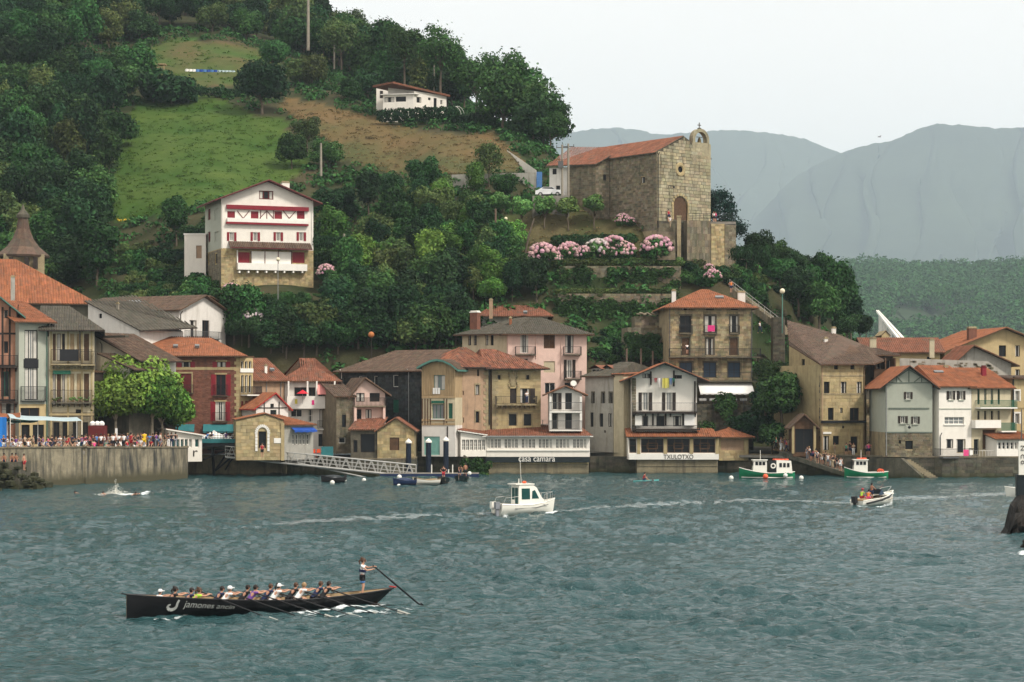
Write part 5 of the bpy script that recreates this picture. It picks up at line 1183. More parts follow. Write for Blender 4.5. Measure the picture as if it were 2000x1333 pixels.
wallpath('harbour_wall','low weedy harbour wall in front of the stone cottage',[(560,256),(680,250.5),(735,249.5),(812,250.5),(815,262)],2.0,'quay_dark',cope=True,blocks=(.7,1.3))
wallpath('harbour_wall','dark harbour wall behind the mooring piles',[(816,258),(880,257),(912,256.5),(950,257.5)],2.6,'quay_dark',cope=True,blocks=(.7,1.3))
wallpath('harbour_wall','dark recessed harbour wall between the two restaurants',[(1152,262),(1244,261)],2.0,'quay_dark',blocks=(.7,1.3))
wallpath('harbour_wall','shadowed harbour wall behind the green boat with two cabins',[(1403,260.5),(1470,259.5),(1530,256),(1534,254.5,2.5),(1690,251.5,2.3),(1700,250)],2.3,'quay_dark',cope=True,blocks=(.6,1.2))
wallpath('harbour_wall','dark weed-covered harbour wall below the sage house and its balconies',[(1700,250),(1745,247),(1826,245.8),(1840,245.2),(2100,245.5)],2.35,'quay_dark',cope=True,blocks=(.6,1.2))
slab('quay_deck',[(370,256.3),(555,256.5),(680,251),(812,251),(815,259),(950,260),(1152,264),(1404,264),(2100,264),(2100,275),(370,275)],1.95,'paving',.3)
slab('quay_deck',[(1404,261.2),(1534,255),(1690,252),(1745,248),(2100,246.5),(2100,275),(1404,275)],2.3,'paving',.3)
# sloping landing ramp and stairs at the right
def wedge(name,label,cat,u0,Y0,z0,u1,Y1,z1,wd,mtl,th=.35,steps=0):
    A,B=at(u0,781,Y0),at(u1,781,Y1);A.z,B.z=z0,z1;r=thing(name,label,cat,(A+B)/2);e=Vector((B.x-A.x,B.y-A.y,0));L_=e.length;e.normalize();n=Vector((-e.y,e.x,0))
    if not steps:
        b=MB();V=[]
        for p in(A,B):
            for o_ in(0,wd):
                for z in(0,-th):V.append(p+n*o_+ZU*z)
        b.add(V,[(0,4,6,2),(1,3,7,5),(0,1,5,4),(2,6,7,3),(0,2,3,1),(4,5,7,6)]);b.build('deck',M[mtl],r)
    else:
        for i in range(steps):
            z=lerp(z0,z1,(i+.5)/steps);b=MB();b.fbox((A*1,e,n,ZU),L_*i/steps,L_*(i+1)/steps-.01,0,wd,z-A.z-th*2-.3,z-A.z,0,jit((1,1,1),.2));b.build('step',M[mtl],r)
    return r
wedge('landing_ramp','long dark landing ramp sloping down to the boats, crowded with people','ramp',1522,253.5,2.9,1650,247.5,.5,2.6,'quay_dark',.5)
wedge('stone_stairs','mossy stone stairs going down into the water beside the sage house','stairs',1758,245,2.2,1815,242.5,.0,2.2,'quay_base',.3,12)
wallpath('harbour_wall','low dark sloping wall between the ramp and the mossy stairs',[(1712,246.5,2.2),(1760,244.5,2.3),(1800,242.5,.2)],2,'quay_dark',thick=.6)
wedge('rough_ramp','rubble slipway left of the long white restaurant with green weeds','slipway',905,254.5,2.4,958,254.0,-.3,3.0,'quay_dark',1.0)

# ================================================================ white and red house on the hill
h=House('hillside_house','white house with dark red shutters and timbered loggia standing on the green hill','house',432,295,612,299.8,11,20,zat(391,297),'plaster_clean')
for k in h.mats:h.mats[k]='plaster_clean'
h.mats['L']='plaster_sage';zs=zat(486,296)
for k in 'FL':h.zones[k]=[(20,zs,'stone_yellow')]
h.roof_gable(2.75,ov=1.1,axis='y',tile='tile_brown',fascia='red_dark',tint=.15)
R_=dict(fm='red_paint',n=(2,1))
h.win('F',506,373,534,390,fm='red_dark',n=(3,1),cur=.5,fw=.14)
for a in(444,490,536,580):h.win('F',a,413,a+15,428,blind='red_paint',**R_)
for a in(448,494,539,584):h.win('F',a,454,a+9,471,fm='white_paint',n=(2,1),cur=.6,sh='open',shm='red_paint')
h.win('F',464,493,488,514,blind='red_paint',**R_);h.win('F',571,493,595,514,blind='red_paint',**R_)
for(a,b_)in((406,411),(419,427)):
    for(c,d)in((408,430),(453,473)):h.win('L',a,c,b_,d,fm='plaster_sage',n=(1,1),blind='red_dark' if a<412 else 'plaster_sage')
    h.win('L',a+1,496,b_-2,515,fm='wood_dark',n=(1,1))
h.walls()
def fb(k,nm,u0,v0,u1,v1,n0,n1,m):s0,s1,z0,z1=h.rect(k,u0,v0,u1,v1);return h.boxp(k,nm,s0,s1,n0,n1,z0,z1,m)
fb('F','lintel_board',442,403,602,411,.01,.35,'red_paint');fb('F','parapet',443,428.5,600,436,.05,.45,'white_paint');fb('F','red_sill',441,436.2,601,440,.01,.5,'red_paint')
h.timber('F',[(463,412,475,427),(487,412,475,427),(507,427,521,412),(521,412,534,427),(553,412,565,427),(578,412,565,427),(521,412,521,436),(509,411,509,438),(534,411,534,438)],w_=.1,m='red_dark')
fb('F','bay_box',462,489,490-26,516,.01,.3,'white_paint');fb('F','parapet',462,516,597,529,.01,.9,'white_paint');fb('F','bay_panel',491,492,568,515.8,.01,.12,'white_paint')
h.timber('F',[(517,491,517,516),(543,491,543,516),(490,491,490,516),(569,491,569,516)],w_=.1,m='red_dark',proud=.18)
for i in range(8):fb('F','bracket',464+17.5*i,530,467+17.5*i,534,.01,.85,'white_paint')
s0,s1,z0,z1=h.rect('F',446,475,606,486);h.roof([[(s0,-1.25,z0),(s1,-1.25,z0),(s1,-.01,z1+.1),(s0,-.01,z1+.1)]],tile='tile_brown',fascia='red_dark',name='canopy_roof')
h.stones('F',z0=20,z1=zs-.1,size=(.5,.3),m='stone_yellow',tint=.25,s0=0,s1=h.w);h.stones('L',z0=20,z1=zs-.1,size=(.5,.3),m='stone_grey',tint=.25)
h.chimney(557,372,356,15,'plaster_clean',Y=302);h.pipe('F',609,396,486,'white_paint');h.pipe('F',434,396,486,'white_paint')
h=House('white_annex','small flat-roofed white annex left of the hillside house','annex',360,303,402,303,6,20,zat(459,303),'plaster_clean')
h.win('F',383,480,394,505,fm='wood_brown',n=(1,1),blind='plaster_beige');h.walls();h.boxp('F','parapet',-.1,h.w+.1,-6.1,.1,h.zt+.004,h.zt+.2,'white_paint')
# ================================================================ white bungalow up the hill
h=House('bungalow','low white bungalow under a red tiled roof high on the hill','house',809,383,872,387,7,52,zat(187,385),'plaster_clean')
zl,zr=h.px('F',809,178)[1],h.px('F',872,188)[1];h.mono('F',zl,zr);h.hull['L'][2]=(7,zl);h.hull['L'][3]=(0,zl)
h.win('F',812,190,823,201,fm='wood_dark',n=(2,1));h.win('F',836,191,841,196,fm='wood_dark',n=(1,1));h.win('F',847,192,853,220,fm='wood_dark',n=(1,1));h.win('F',860,196,864,204,fm='wood_dark',n=(1,1))
h.walls();zk=lambda u,v:h.px('F',u,v)[1]
h.roof([[(-4.9,-.5,zk(758,160)),(h.w+.5,-.5,zk(876,187)),(h.w+.5,7,zk(876,187)+.2),(-4.9,7,zk(758,160)+.2)]],tile='tile_red',fascia='tile_red',th=.3)
h2=House('bungalow_wing','white wing with two dark window bands left of the hilltop bungalow','house',748,382,808,381,7,52,zat(186,382),'plaster_clean')
h2.win('F',751,190,770,200,fm='wood_dark',n=(3,1));h2.win('F',773,189,793,199,fm='wood_dark',n=(3,1));h2.roof_shed(.8,ov=.4,tile='plaster_grey',ribs=False,fascia='white_paint');h2.walls()
h3=House('bungalow_gable','tall white wall strip rising behind the left wing of the hilltop bungalow','house',758,384.8,808,384.8,3,54,zat(178,385),'plaster_clean');h3.mono('F',zat(164,385),zat(177,385));h3.walls()
h4=House('hill_shed','small white flat shed left of the bungalow','shed',735,389,757,389,4,54,zat(172,389),'plaster_clean');h4.walls();h4.boxp('F','parapet',-.1,h4.w+.1,-4.1,.1,h4.zt+.004,h4.zt+.15,'zinc');h4.boxp('F','door',*h4.rect('F',742,178,748,192)[:2],.01,.05,*h4.rect('F',742,178,748,192)[2:],'wood_dark')
t=thing('pergola_arches','white curved pergola hoops beside the bungalow','pergola',at(880,227,382))
for i in range(3):
    c0=at(868+i*6,229,381+i*.6);b=MB();b.tube([c0+Vector((1.3-1.3*math.cos(q),0,2.0*math.sin(q)))for q in[PI*j/10 for j in range(11)]],.06,5);b.build('hoop',M['white_paint'],t)
# ================================================================ chapel
P('stone_chapel',(.37,.325,.21),var=.2,scale=.35,dirt=(.13,.11,.07),dirt_amt=.7,streak=1,bump=.5,fine=.25,attr=True)
h=House('chapel','old stone chapel with a bell gable, round window and arched door on the hilltop','chapel',1283,298.5,1388,305.5,18,31,zat(297,298.5),'stone')
zt0=h.zt;h.gable('FB',zt0+2.6);zq=zt0+2.65+.16;h.roof([[(-.4,.12,zt0-.1),(h.w/2,.12,zq),(h.w/2,18.4,zq),(-.4,18.4,zt0-.1)],[(h.w+.35,.12,zt0-.1),(h.w+.35,18.4,zt0-.1),(h.w/2,18.4,zq),(h.w/2,.12,zq)]],tile='tile_red',tint=.22,fascia='stone_dark')
h.win('F',1315,384,1342,430,fm='wood_brown',n=(2,1),name='arched_doorway',blind='wood_brown',fw=.12)
h.win('F',1321,322,1336,341,fm='stone_dark',n=(1,1),name='round_window')
h.win('L',1252,346,1260,358,fm='wood_dark',n=(1,1))
zr=zat(279,303);h.hull['F']=[(0,31),(h.w,31),(h.w,zr),(h.w*.62,zr),(h.w*.5,zt0+2.45),(0,zt0)]
# split convexly: wall face without the bell gable corner, then the pier
h.hull['F']=[(0,31),(h.w,31),(h.w,zt0),(h.w*.5,zt0+2.6),(0,zt0)]
h.mats=dict(h.mats,F='mortar');h.wallobj=h.walls();n_=h.stones('F',z0=zat(434,301),size=(1.0,.48),m='stone_chapel',part=True,tint=.24,proud=.05,gap=.055)
h.stones('L',size=(.55,.33),m='stone_grey',tint=.35,z0=34);fr=h.fr('F');O,e,nn,z_=fr  # side stones darker than the front, shade of the side put into colour
b=MB();x0,x1=h.px('F',1352,270)[0],h.w;zb_=zt0-1.2
b.fbox(fr,x0,x1,-1.1,.03,zb_,zr);b.build('pier',M['stone_chapel'],h.root)
b=MB();zt_=zat(262,302.6);ax0,ax1=x0+.25,x1-.18;m_=(ax0+ax1)/2;aw=(ax1-ax0)
zt_=zr+.62;pw=.5
b.fbox(fr,ax0,ax0+pw,-.9,-.1,zr+.003,zt_);b.fbox(fr,ax1-pw,ax1,-.9,-.1,zr+.003,zt_);b.fbox(fr,ax0-.1,ax1+.1,-1.0,0,zr+.004,zr+.14)
Rr=aw/2;ri=Rr-pw
for i in range(10):
    a0,a1=PI*i/10,PI*(i+1)/10;q=[]
    for yy in(-.9,-.1):
        for rr,aa in((ri,a0),(Rr,a0),(Rr,a1),(ri,a1)):q.append(O+e*(m_-math.cos(aa)*rr)+nn*yy+z_*(zt_+math.sin(aa)*rr*.95))
    b.add(q,[(0,1,2,3),(7,6,5,4),(1,5,6,2),(0,3,7,4)],0,jit((1,1,1),.15))
bg_=b.build('bell_gable',M['stone_chapel'],h.root)
b=MB();pz=zt_+Rr*.95;b.fbox(fr,m_-.05,m_+.05,-.55,-.45,pz,pz+.95);b.fbox(fr,m_-.32,m_+.32,-.55,-.45,pz+.5,pz+.62);b.fbox(fr,m_-.2,m_+.2,-.7,-.3,pz-.02,pz+.15);b.build('cross',M['stone_dark'],h.root,bg_)
b=MB();c0=O+e*m_+nn*-.5+z_*(zt_+.35);b.tube([c0+ZU*x for x in(0,-.15,-.6,-.95,-1.05)],[.06,.2,.28,.42,.48],12);b.tube([c0+e*-.6+ZU*.05,c0+e*.6+ZU*.05],.05,6);b.build('bell',M['bell'],h.root,bg_)
c0=h.px('F',1328.5,331.5)
b=MB()
for i in range(24):
    a0,a1=2*PI*i/24,2*PI*(i+1)/24;q=[]
    for yy,(r0,r1)in((.02,(.45,1.05)),(.13,(.62,.95))):
        for rr,aa in((r0,a0),(r1,a0),(r1,a1),(r0,a1)):q.append(O+e*(c0[0]+math.cos(aa)*rr)+nn*yy+z_*(c0[1]+math.sin(aa)*rr))
    b.add(q,[(4,5,6,7),(1,5,6,2)[::-1],(0,4,7,3)],0,jit((1,1,1),.1))
b.build('round_window_ring',M['stone_yellow'],h.root)
s0,s1,z0,z1=h.rect('F',1315,384,1342,430);cx=(s0+s1)/2;wr=(s1-s0)/2
b=MB()
for i in range(9):
    a0=PI*(i+.5)/9;rr=wr+.22;ff=(O+e*(cx-math.cos(a0)*rr)+z_*(z1-wr+math.sin(a0)*rr),e*math.sin(a0)+z_*math.cos(a0),nn,-e*math.cos(a0)+z_*math.sin(a0));b.fbox(ff,-.17,.17,.03,.14,-.16,.2,0,jit((1,1,1),.12))
for sd in(0,1):
    for i in range(5):xx=(s0-.32,s0)if not sd else(s1,s1+.32);b.fbox(fr,xx[0],xx[1],.03,.13,z0+.52*i,z0+.52*i+.49,0,jit((1,1,1),.12))
tag(b.build('door_arch',M['stone_yellow'],h.root),kind='stuff')
b=MB()
for sd in(-1,1):
    for i in range(6):
        a0,a1=PI/2*i/6,PI/2*(i+1)/6;p0,p1=[(cx+sd*math.cos(q)*wr,z1-wr+math.sin(q)*wr)for q in(a0,a1)]
        b.poly([O+e*p0[0]+nn*.02+z_*p0[1],O+e*p1[0]+nn*.02+z_*p1[1],O+e*(cx+sd*wr)+nn*.02+z_*z1]);b.poly([O+e*p0[0]+nn*.02+z_*p0[1],O+e*p1[0]+nn*.02+z_*p1[1],O+e*p1[0]-nn*.15+z_*p1[1],O+e*p0[0]-nn*.15+z_*p0[1]])
b.build('arch_spandrel',M['stone_chapel'],h.root)
b=MB();p=h.px('F',1305,368);b.tube([O+e*p[0]+z_*p[1],O+e*(p[0]-.4)+nn*.5+z_*(p[1]+.3),O+e*(p[0]+.3)+nn*.9+z_*(p[1]+.25)],.04,5);b.ball(O+e*(p[0]+.3)+nn*.9+z_*(p[1]+.12),.16,0,(1,1,1),6,5);b.build('wall_lamp',M['black_iron'],h.root)
h.pipe('F',1284.5,302,500,'black_iron',.07)
h7=House('sacristy','lower stone sacristy wing behind the chapel nave','chapel wing',1112,309.5,1163,306,9,33,zat(322,307.5),'stone')
h7.walls();h7.stones('F',size=(.55,.33),m='stone_grey',tint=.3)
h8=House('sacristy_link','angled stone wall joining the sacristy to the chapel nave','chapel wing',1163.5,306,1190,306.3,6,33,zat(321,306),'stone_dark');h8.mono('F',zat(322,306),zat(306,306));h8.hull['R'][2]=(6,zat(306,306));h8.hull['R'][3]=(0,zat(306,306))
h8.win('F',1178,342,1184,352,fm='wood_dark',n=(1,1));h8.walls();h8.stones('F',size=(.5,.33),m='stone_grey',tint=.3)
HL=lambda pts:[tuple((lambda p:((p-h8.A).dot(h8.ex),(p-h8.A).dot(h8.ey),p.z))(at(*q)))for q in pts]
h8.roof([HL([(1163,321,305.5),(1193,304,305.6),(1188,287,315),(1170,288,317)]),HL([(1106,323,309.1),(1163,321,305.5),(1170,288,317)]),HL([(1066,324,310.5),(1106,323,309.1),(1170,288,317),(1118,306,320)])],tile='tile_red',fascia='stone_dark',tint=.22)
h9=House('hilltop_cottage','little patchy white cottage attached behind the chapel sacristy','cottage',1073,311,1111,310,7,33,zat(327,310),'plaster_white')
h9.win('F',1079,330,1087,341,fm='wood_dark',n=(1,1));h9.win('F',1086,363,1094,378,fm='wood_dark',n=(1,1));h9.walls()
# chapel terrace, its walls and railing
def wallbox(name,label,u0,Y0,u1,Y1,vt0,vb,mtl,th=1.0,stone=None,ztop=None,cat='wall',size=(.6,.34),tint=.3):
    A=at(u0,781,Y0);hh=House(name,label,cat,u0,Y0,u1,Y1,th,zat(vb,Y0),ztop or zat(vt0,Y0),mtl);hh.walls()
    b=MB();b.poly([hh.P(0,0,hh.zt),hh.P(hh.w,0,hh.zt),hh.P(hh.w,th,hh.zt),hh.P(0,th,hh.zt)]);b.build('top',M[mtl],hh.root)
    if stone:hh.stones('F',size=size,m=stone,tint=tint,proud=.06,reg=.4)
    return hh
zt_=zat(432,299)
a=wallbox('terrace_wall','dark stone terrace wall below the chapel door',1283,299,1338,299.5,432,540,'stone_dark',1.2,'stone_dark',zt_)
a=wallbox('terrace_wall','ribbed grey terrace wall right of the stairs below the chapel',1342,298,1388,299,432,545,'stone_grey',5,'stone_grey',zt_,size=(.4,.9))
a=wallbox('terrace_wall','bright yellow stone buttress under the end of the chapel terrace',1389,299,1415,299.3,440,560,'stone_yellow',5,'stone_yellow',zt_-.4,size=(.45,.35))
a=wallbox('terrace_wall','narrow grey end of the chapel terrace wall beside the drop',1415.5,299.3,1437,300.5,440,560,'stone_grey',6,'stone_grey',zt_-.5)
slab('terrace_floor',[(1283,299.6),(1437,300.2),(1438,308),(1283,308)],zt_+.01,'paving',.4)
def rail(name,label,pts,hgt=1.0,m='black_iron',pitch=.9,bars=(.5,1.0),r_=.03):
    t=thing(name,label,'railing',pts[0]);b=MB()
    for i in range(len(pts)-1):
        A,B=Vector(pts[i]),Vector(pts[i+1]);n=max(1,int((B-A).length/pitch))
        for k in range(n+1):p=A.lerp(B,k/n);b.tube([p,p+ZU*hgt],r_,4)
        for z in bars:b.tube([A+ZU*z*hgt,B+ZU*z*hgt],r_,4)
    b.build('rails',M[m],t);return t
rail('railing','thin iron railing along the chapel terrace',[at(1345,432,299)+ZU*0,at(1388,432,299),at(1436,432,300.6),at(1436,432,308)],1.1,pitch=.5,bars=(.35,.7,1.0))
# rusty terrace stair post below the chapel door
t=thing('stone_post','tall slim stone post standing before the chapel door','post',at(1326,498,297.5));b=MB();p=at(1326,498,297.5);b.box(p.x-.28,p.x+.28,p.y-.3,p.y+.3,p.z-.5,zat(425,297.5));b.box(p.x-.36,p.x+.36,p.y-.36,p.y+.36,zat(425,297.5)+.002,zat(425,297.5)+.25);b.build('shaft',M['stone'],t)
for i in range(9):
    if i==0:st_=thing('stone_stairs','steep stone stairs climbing to the chapel door','stairs',at(1310,480,298))
    p=at(1300,lerp(500,437,i/8),lerp(296.0,298.9,i/8));b=MB();b.box(p.x-1.2,p.x+1.4,p.y-.05,p.y+.5,p.z-.6,p.z,0,jit((1,1,1),.15));b.build('step',M['stone_grey'],st_)
# hillside terraces
wallbox('retaining_wall','long rubble terrace wall below the pink hydrangeas',1092,295.6,1330,296.0,520,566,'stone_grey',1.0,'stone_grey',size=(.55,.3),tint=.4)
wallbox('retaining_wall','lower mossy terrace wall above the ruined wall',1090,291.4,1318,291.8,574,628,'stone_grey',1.0,'stone_grey',size=(.5,.3),tint=.45)
wallbox('retaining_wall','pale stained concrete retaining wall below the dry hillside',882,329.2,1046,326,342,384,'plaster_grey',.6,None,zat(340,328))
wallbox('retaining_wall','grey block wall in the bushes on the left slope',228,329,305,328.5,443,468,'stone_dark',.8,'stone_dark',size=(.5,.35))
wallbox('retaining_wall','thin pale concrete ledge below the grey block wall',230,326.5,292,326.3,472,486,'plaster_grey',.8)
a=wallbox('ruined_wall','roofless ruined stone house shell left of the large stone house',1226,280,1299,281,640,700,'stone_grey',3.5,'stone_grey',size=(.6,.35),tint=.4)
a=wallbox('ruined_wall','upper broken terrace of the ruin with pale coping stones',1240,284,1296,284.4,618,660,'stone_grey',3,'stone_grey',size=(.7,.4),tint=.4)
b=MB()
for i in range(16):p=at(1246+3*i+RN.uniform(-1,1),616,283.8);b.ball(p+ZU*RN.uniform(0,.35),RN.uniform(.18,.32),0,jit((1.2,1.2,1.2),.2),6,4,(1,1,.6))
t=thing('rubble_pile','pile of pale stones lying on the ruined wall','rubble',at(1268,618,284));b.build('stones',M['stone_grey'],t)
for i,(u,v)in enumerate(((1224,700),(1252,700),(1275,705))):
    t=thing('old_post',('leftmost','middle','rightmost')[i]+' of three bare posts below the ruined wall','post',at(u,v,276));p=t.location;b=MB();b.tube([p-ZU,p+ZU*1.3],.13,6);b.build('shaft',M['pole_wood'],t)
a=wallbox('stair_tower_wall','tall dark stone stair wall beside the ashlar house',1510,279,1533,279,620,760,'stone_dark',2.5,'stone_dark',size=(.5,.3))
w2=wedge('hill_stairs','long stone staircase slanting down the slope right of the stone house','stairs',1425,291,zat(560,291),1528,284,zat(640,284),1.3,'stone_grey',.4,26)
w2=wedge('hill_stairs','short stairs slanting down between the stone house and the tall dark wall','stairs',1478,281,zat(690,281),1530,277,zat(745,277),1.2,'stone_dark',.4,16)
rail('railing','pale handrail following the long hill staircase',[at(1425,560,290.6),at(1528,640,283.6)],1.0,'steel',1.2)
rail('railing','balustrade at the top of the dark stair wall',[at(1508,620,279),at(1535,618,279)],.9,'stone_dark',.5)
# diagonal parapet right of the dry field
t=thing('sloping_parapet','pale sloping parapet running down beside the dry field to the blue gate','wall',at(1020,315,335));b=MB()
A,B=at(990,296,345),at(1048,336,326.5);n=12
for i in range(n):
    p,q=A.lerp(B,i/n),A.lerp(B,(i+1)/n);V=[]
    for w_ in(p,q):
        for o_ in(0,.5):
            for z in(.25,-2.5):V.append(Vector((w_.x,w_.y+o_,w_.z+z)))
    b.add(V,[(0,4,6,2),(1,3,7,5),(0,1,5,4),(2,6,7,3),(0,2,3,1),(4,5,7,6)])
b.build('wall',M['plaster_clean'],t)
t=thing('blue_gate','blue metal gate at the end of the pale retaining wall','gate',at(1053,362,326));b=MB();a0,a1=at(1048,362,326),at(1059,362,326)
for i in range(5):b.box(lerp(a0.x,a1.x,i/5),lerp(a0.x,a1.x,(i+.9)/5),326,326.05,a0.z-.4,zat(336,326))
b.build('boards',M['cloth_blue'],t)

# ---- parked car
def car(loc,rz,label):
    t=thing('parked_car',label,'car',loc,rz);prof=[(-2.1,.35),(-2.15,.75),(-1.9,.95),(-1.1,1.0),(-.5,1.42),(.9,1.45),(1.6,1.05),(2.05,.9),(2.1,.35)]
    b=MB();W_=.85
    L1=[Vector((x,-W_,z))for x,z in prof];L2=[Vector((x,W_,z))for x,z in prof]
    for q in(L1,L2):
        for p in q:
            if p.z>1.1:p.y*=.82
    b.poly(L1,0);b.poly(L2[::-1],0)
    for i in range(len(prof)):j=(i+1)%len(prof);b.poly([L1[i],L2[i],L2[j],L1[j]],0)
    b.build('body',M['car_white'],t,local=True)
    for sd in(-1,1):
        g=MB();g.poly([(-.95,sd*.84,1.02),(-.45,sd*.735,1.36),(.85,sd*.735,1.38),(1.4,sd*.835,1.05)]);g.build('side_window',M['glass'],t,local=True)
        for x in(-1.3,1.3):
            g=MB();g.tube([(x,sd*.7,.33),(x,sd*.9,.33)],.33,14);o_=g.build('wheel',M['rubber'],t,local=True);g=MB();g.tube([(x,sd*.9,.33),(x,sd*.92,.33)],.19,10);g.build('rim',M['steel'],t,o_,local=True)
        g=MB();g.box(-2.16,-2.0,sd*.6-.15,sd*.6+.15,.68,.8);g.build('headlight',M['glass_pale'],t,local=True)
    g=MB();g.poly([(-1.12,-.75,1.02),(-.52,-.65,1.40),(-.52,.65,1.40),(-1.12,.75,1.02)]);g.build('windscreen',M['glass'],t,local=True)
p=hit(1076,384,305)or at(1076,384,322)
car(at(1074,385,308.5),rad(170),'white car parked behind the pollarded plane trees near the cottage')
slab('road',[(1040,306.5),(1112,306),(1112,310),(1040,313)],zat(385,308.5)-.05,'paving',5)

# ---- poles and lamps
def pole(u,vb,vt,Y,r_,label,name='utility_pole',cat='pole',m='pole_concrete',arm=None,globe=None):
    p=at(u,vb,Y);t=thing(name,label,cat,p);z1=zat(vt,Y);b=MB();b.tube([p-ZU*.8,Vector((p.x,p.y,z1))],[r_,r_*.75],8);b.build('shaft',M[m],t)
    if arm:
        b=MB();b.box(p.x-arm,p.x+arm,Y-.06,Y+.06,z1-.5,z1-.38)
        for x in(-.9,0,.9):b.tube([(p.x+x*arm,Y,z1-.38),(p.x+x*arm,Y,z1-.1)],.06,6)
        b.build('cross_arm',M['grey_iron'],t)
    if globe:b=MB();b.ball((p.x,p.y,z1+globe*.8),globe,0,(1,1,1),12,8);b.build('lamp_globe',M['lamp_globe' if m!='wood_dark' else 'lamp_amber'],t)
    return t
pole(602,92,-20,440,.35,'tallest concrete power pole rising out of the frame on the hilltop',arm=None)
pole(653,128,58,438,.2,'concrete power pole on the upper slope right of the tallest one');pole(848,180,125,410,.15,'thin pole in the trees above the bungalow roof');pole(627,335,280,345,.22,'short concrete pole between the green and the dry field')
pole(672,560,457,300,.2,'concrete pole right of the hillside house');pole(968,508,408,300,.18,'wooden pole left of the pollarded trees',m='pole_wood')
pole(543,25,-10,500,.2,'thin pole on the skyline left of the tallest power pole')
tw=pole(1098,388,283,306.6,.2,'left pole of the transformer pair near the chapel',arm=.9);pole(1110,388,281,306.8,.2,'right pole of the transformer pair near the chapel',arm=.9)
t=thing('transformer','dark transformer box hung between the paired poles','transformer',at(1096,322,306.1));p=t.location;b=MB();b.box(p.x-.45,p.x+.3,305.8,306.3,p.z-.5,p.z+.5);b.build('tank',M['grey_iron'],t);b=MB();[b.tube([p+Vector((x,0,.5)),p+Vector((x,0,.8))],.05,6)for x in(-.3,0,.2)];b.build('insulator',M['wood_brown'],t)
pole(543,600,510,288,.06,'slim street lamp with a pale globe before the hillside house','street_lamp','lamp','zinc',globe=.28)
pole(541,655,600,286,.06,'lower slim lamp post in the dark trees below the hillside house','street_lamp','lamp','zinc',globe=.0001);pole(988,466,430,303,.06,'small globe lamp beside the pollarded trees','street_lamp','lamp','zinc',globe=.25)
pole(725,700,659,276,.06,'amber globe lamp above the brown roofs','street_lamp','lamp','wood_dark',globe=.42);pole(1528,640,573,278,.09,'tall street lamp with a white globe at the top of the dark stair wall','street_lamp','lamp','green_fascia',globe=.36)
pole(1490,760,727,268,.05,'small globe lamp right of the white awning','street_lamp','lamp','grey_iron',globe=.2)
pole(1995,905,800,243,.08,'grey lamp post cut by the right edge','street_lamp','lamp','grey_iron')
# ---- garden sheds and barrels on the top field
t=thing('garden_shelter','open wooden shelter with a pale roof on the upper meadow','shelter',at(303,140,428));p=t.location;b=MB();b.box(p.x-2.3,p.x+2.3,p.y-1,p.y+1,p.z+1.3,p.z+1.5);b.build('roof',M['wood_pale'],t)
for x in(-2,-.7,.7,2):b=MB();b.box(p.x+x-.08,p.x+x+.08,p.y-.9,p.y-.74,p.z-.6,p.z+1.29);b.build('post',M['wood_pale'],t)
BC=[('cloth_blue','blue'),('blue_cloth','dark blue'),('white_cloth','white'),('grey_cloth','grey')]
for i in range(14):
    u=365+7*i;k=2 if i<3 else(0 if i%2 else 1)if i<9 else 3;p=at(u,147+.25*(i-7),429)
    t=thing('garden_barrel',BC[k][1]+' barrel in the row on the upper meadow','barrel',p,group='barrels in the row on the upper meadow');z=p.z;b=MB();b.tube([p-ZU*.4,p+ZU*.1,p+ZU*.6,p+ZU*1.05],[.36,.42,.42,.36],10);b.build('body',M[BC[k][0]],t)
# ================================================================ vegetation
def leaf_mesh(name,lobes,N,size,seed=1,up=.25,tint=.35,shell=(.72,1.05),wisp=0.0,elong=1.5):
    rs=np.random.RandomState(seed);L_=np.array(lobes,float) # x,y,z,rx,ry,rz
    wgt=(L_[:,3]*L_[:,4])**1.0;wgt/=wgt.sum();k=rs.choice(len(L_),N,p=wgt)
    d=rs.normal(size=(N,3));d[:,2]+=up;d/=np.linalg.norm(d,axis=1)[:,None]
    rr=shell[0]+(shell[1]-shell[0])*rs.rand(N)**.6
    if wisp:rr+=(rs.rand(N)<.12)*rs.rand(N)*wisp
    # lumpy surface
    ph=rs.rand(6)*6.28
    lump=1+.10*np.sin(d[:,0]*5+ph[0]+k)*np.sin(d[:,1]*5+ph[1])+.08*np.sin(d[:,2]*7+ph[2]+2*k)
    c=L_[k,:3]+d*L_[k,3:6]*(rr*lump)[:,None]
    n=d*.8+rs.normal(size=(N,3))*.55;n[:,2]+=.25;n/=np.linalg.norm(n,axis=1)[:,None]
    a=np.cross(n,rs.normal(size=(N,3)));a/=np.linalg.norm(a,axis=1)[:,None];b=np.cross(n,a)
    s=size*(.55+.9*rs.rand(N))[:,None]
    V=np.stack([c-a*s*.5*elong,c-b*s*.42+n*s*.10,c+a*s*.5*elong,c+b*s*.42+n*s*.10],1).reshape(-1,3).astype(np.float32)
    idx=np.arange(N*4,dtype=np.int32);me=bpy.data.meshes.new(name)
    me.vertices.add(N*4);me.vertices.foreach_set('co',V.ravel());me.loops.add(N*4);me.loops.foreach_set('vertex_index',idx)
    me.polygons.add(N);me.polygons.foreach_set('loop_start',idx[::4].copy());me.polygons.foreach_set('loop_total',np.full(N,4,np.int32));me.update(calc_edges=True)
    base=(1+(rs.rand(len(L_))-.5)*.35)[k]*(1+(rs.rand(N)-.5)*2*tint)
    col=np.stack([base*(1+(rs.rand(N)-.5)*.3),base,base*(1+(rs.rand(N)-.5)*.3),np.ones(N)],-1);col=np.repeat(col,4,axis=0).astype(np.float32)
    at_=me.attributes.new('Col','FLOAT_COLOR','CORNER');at_.data.foreach_set('color',col.ravel());return me
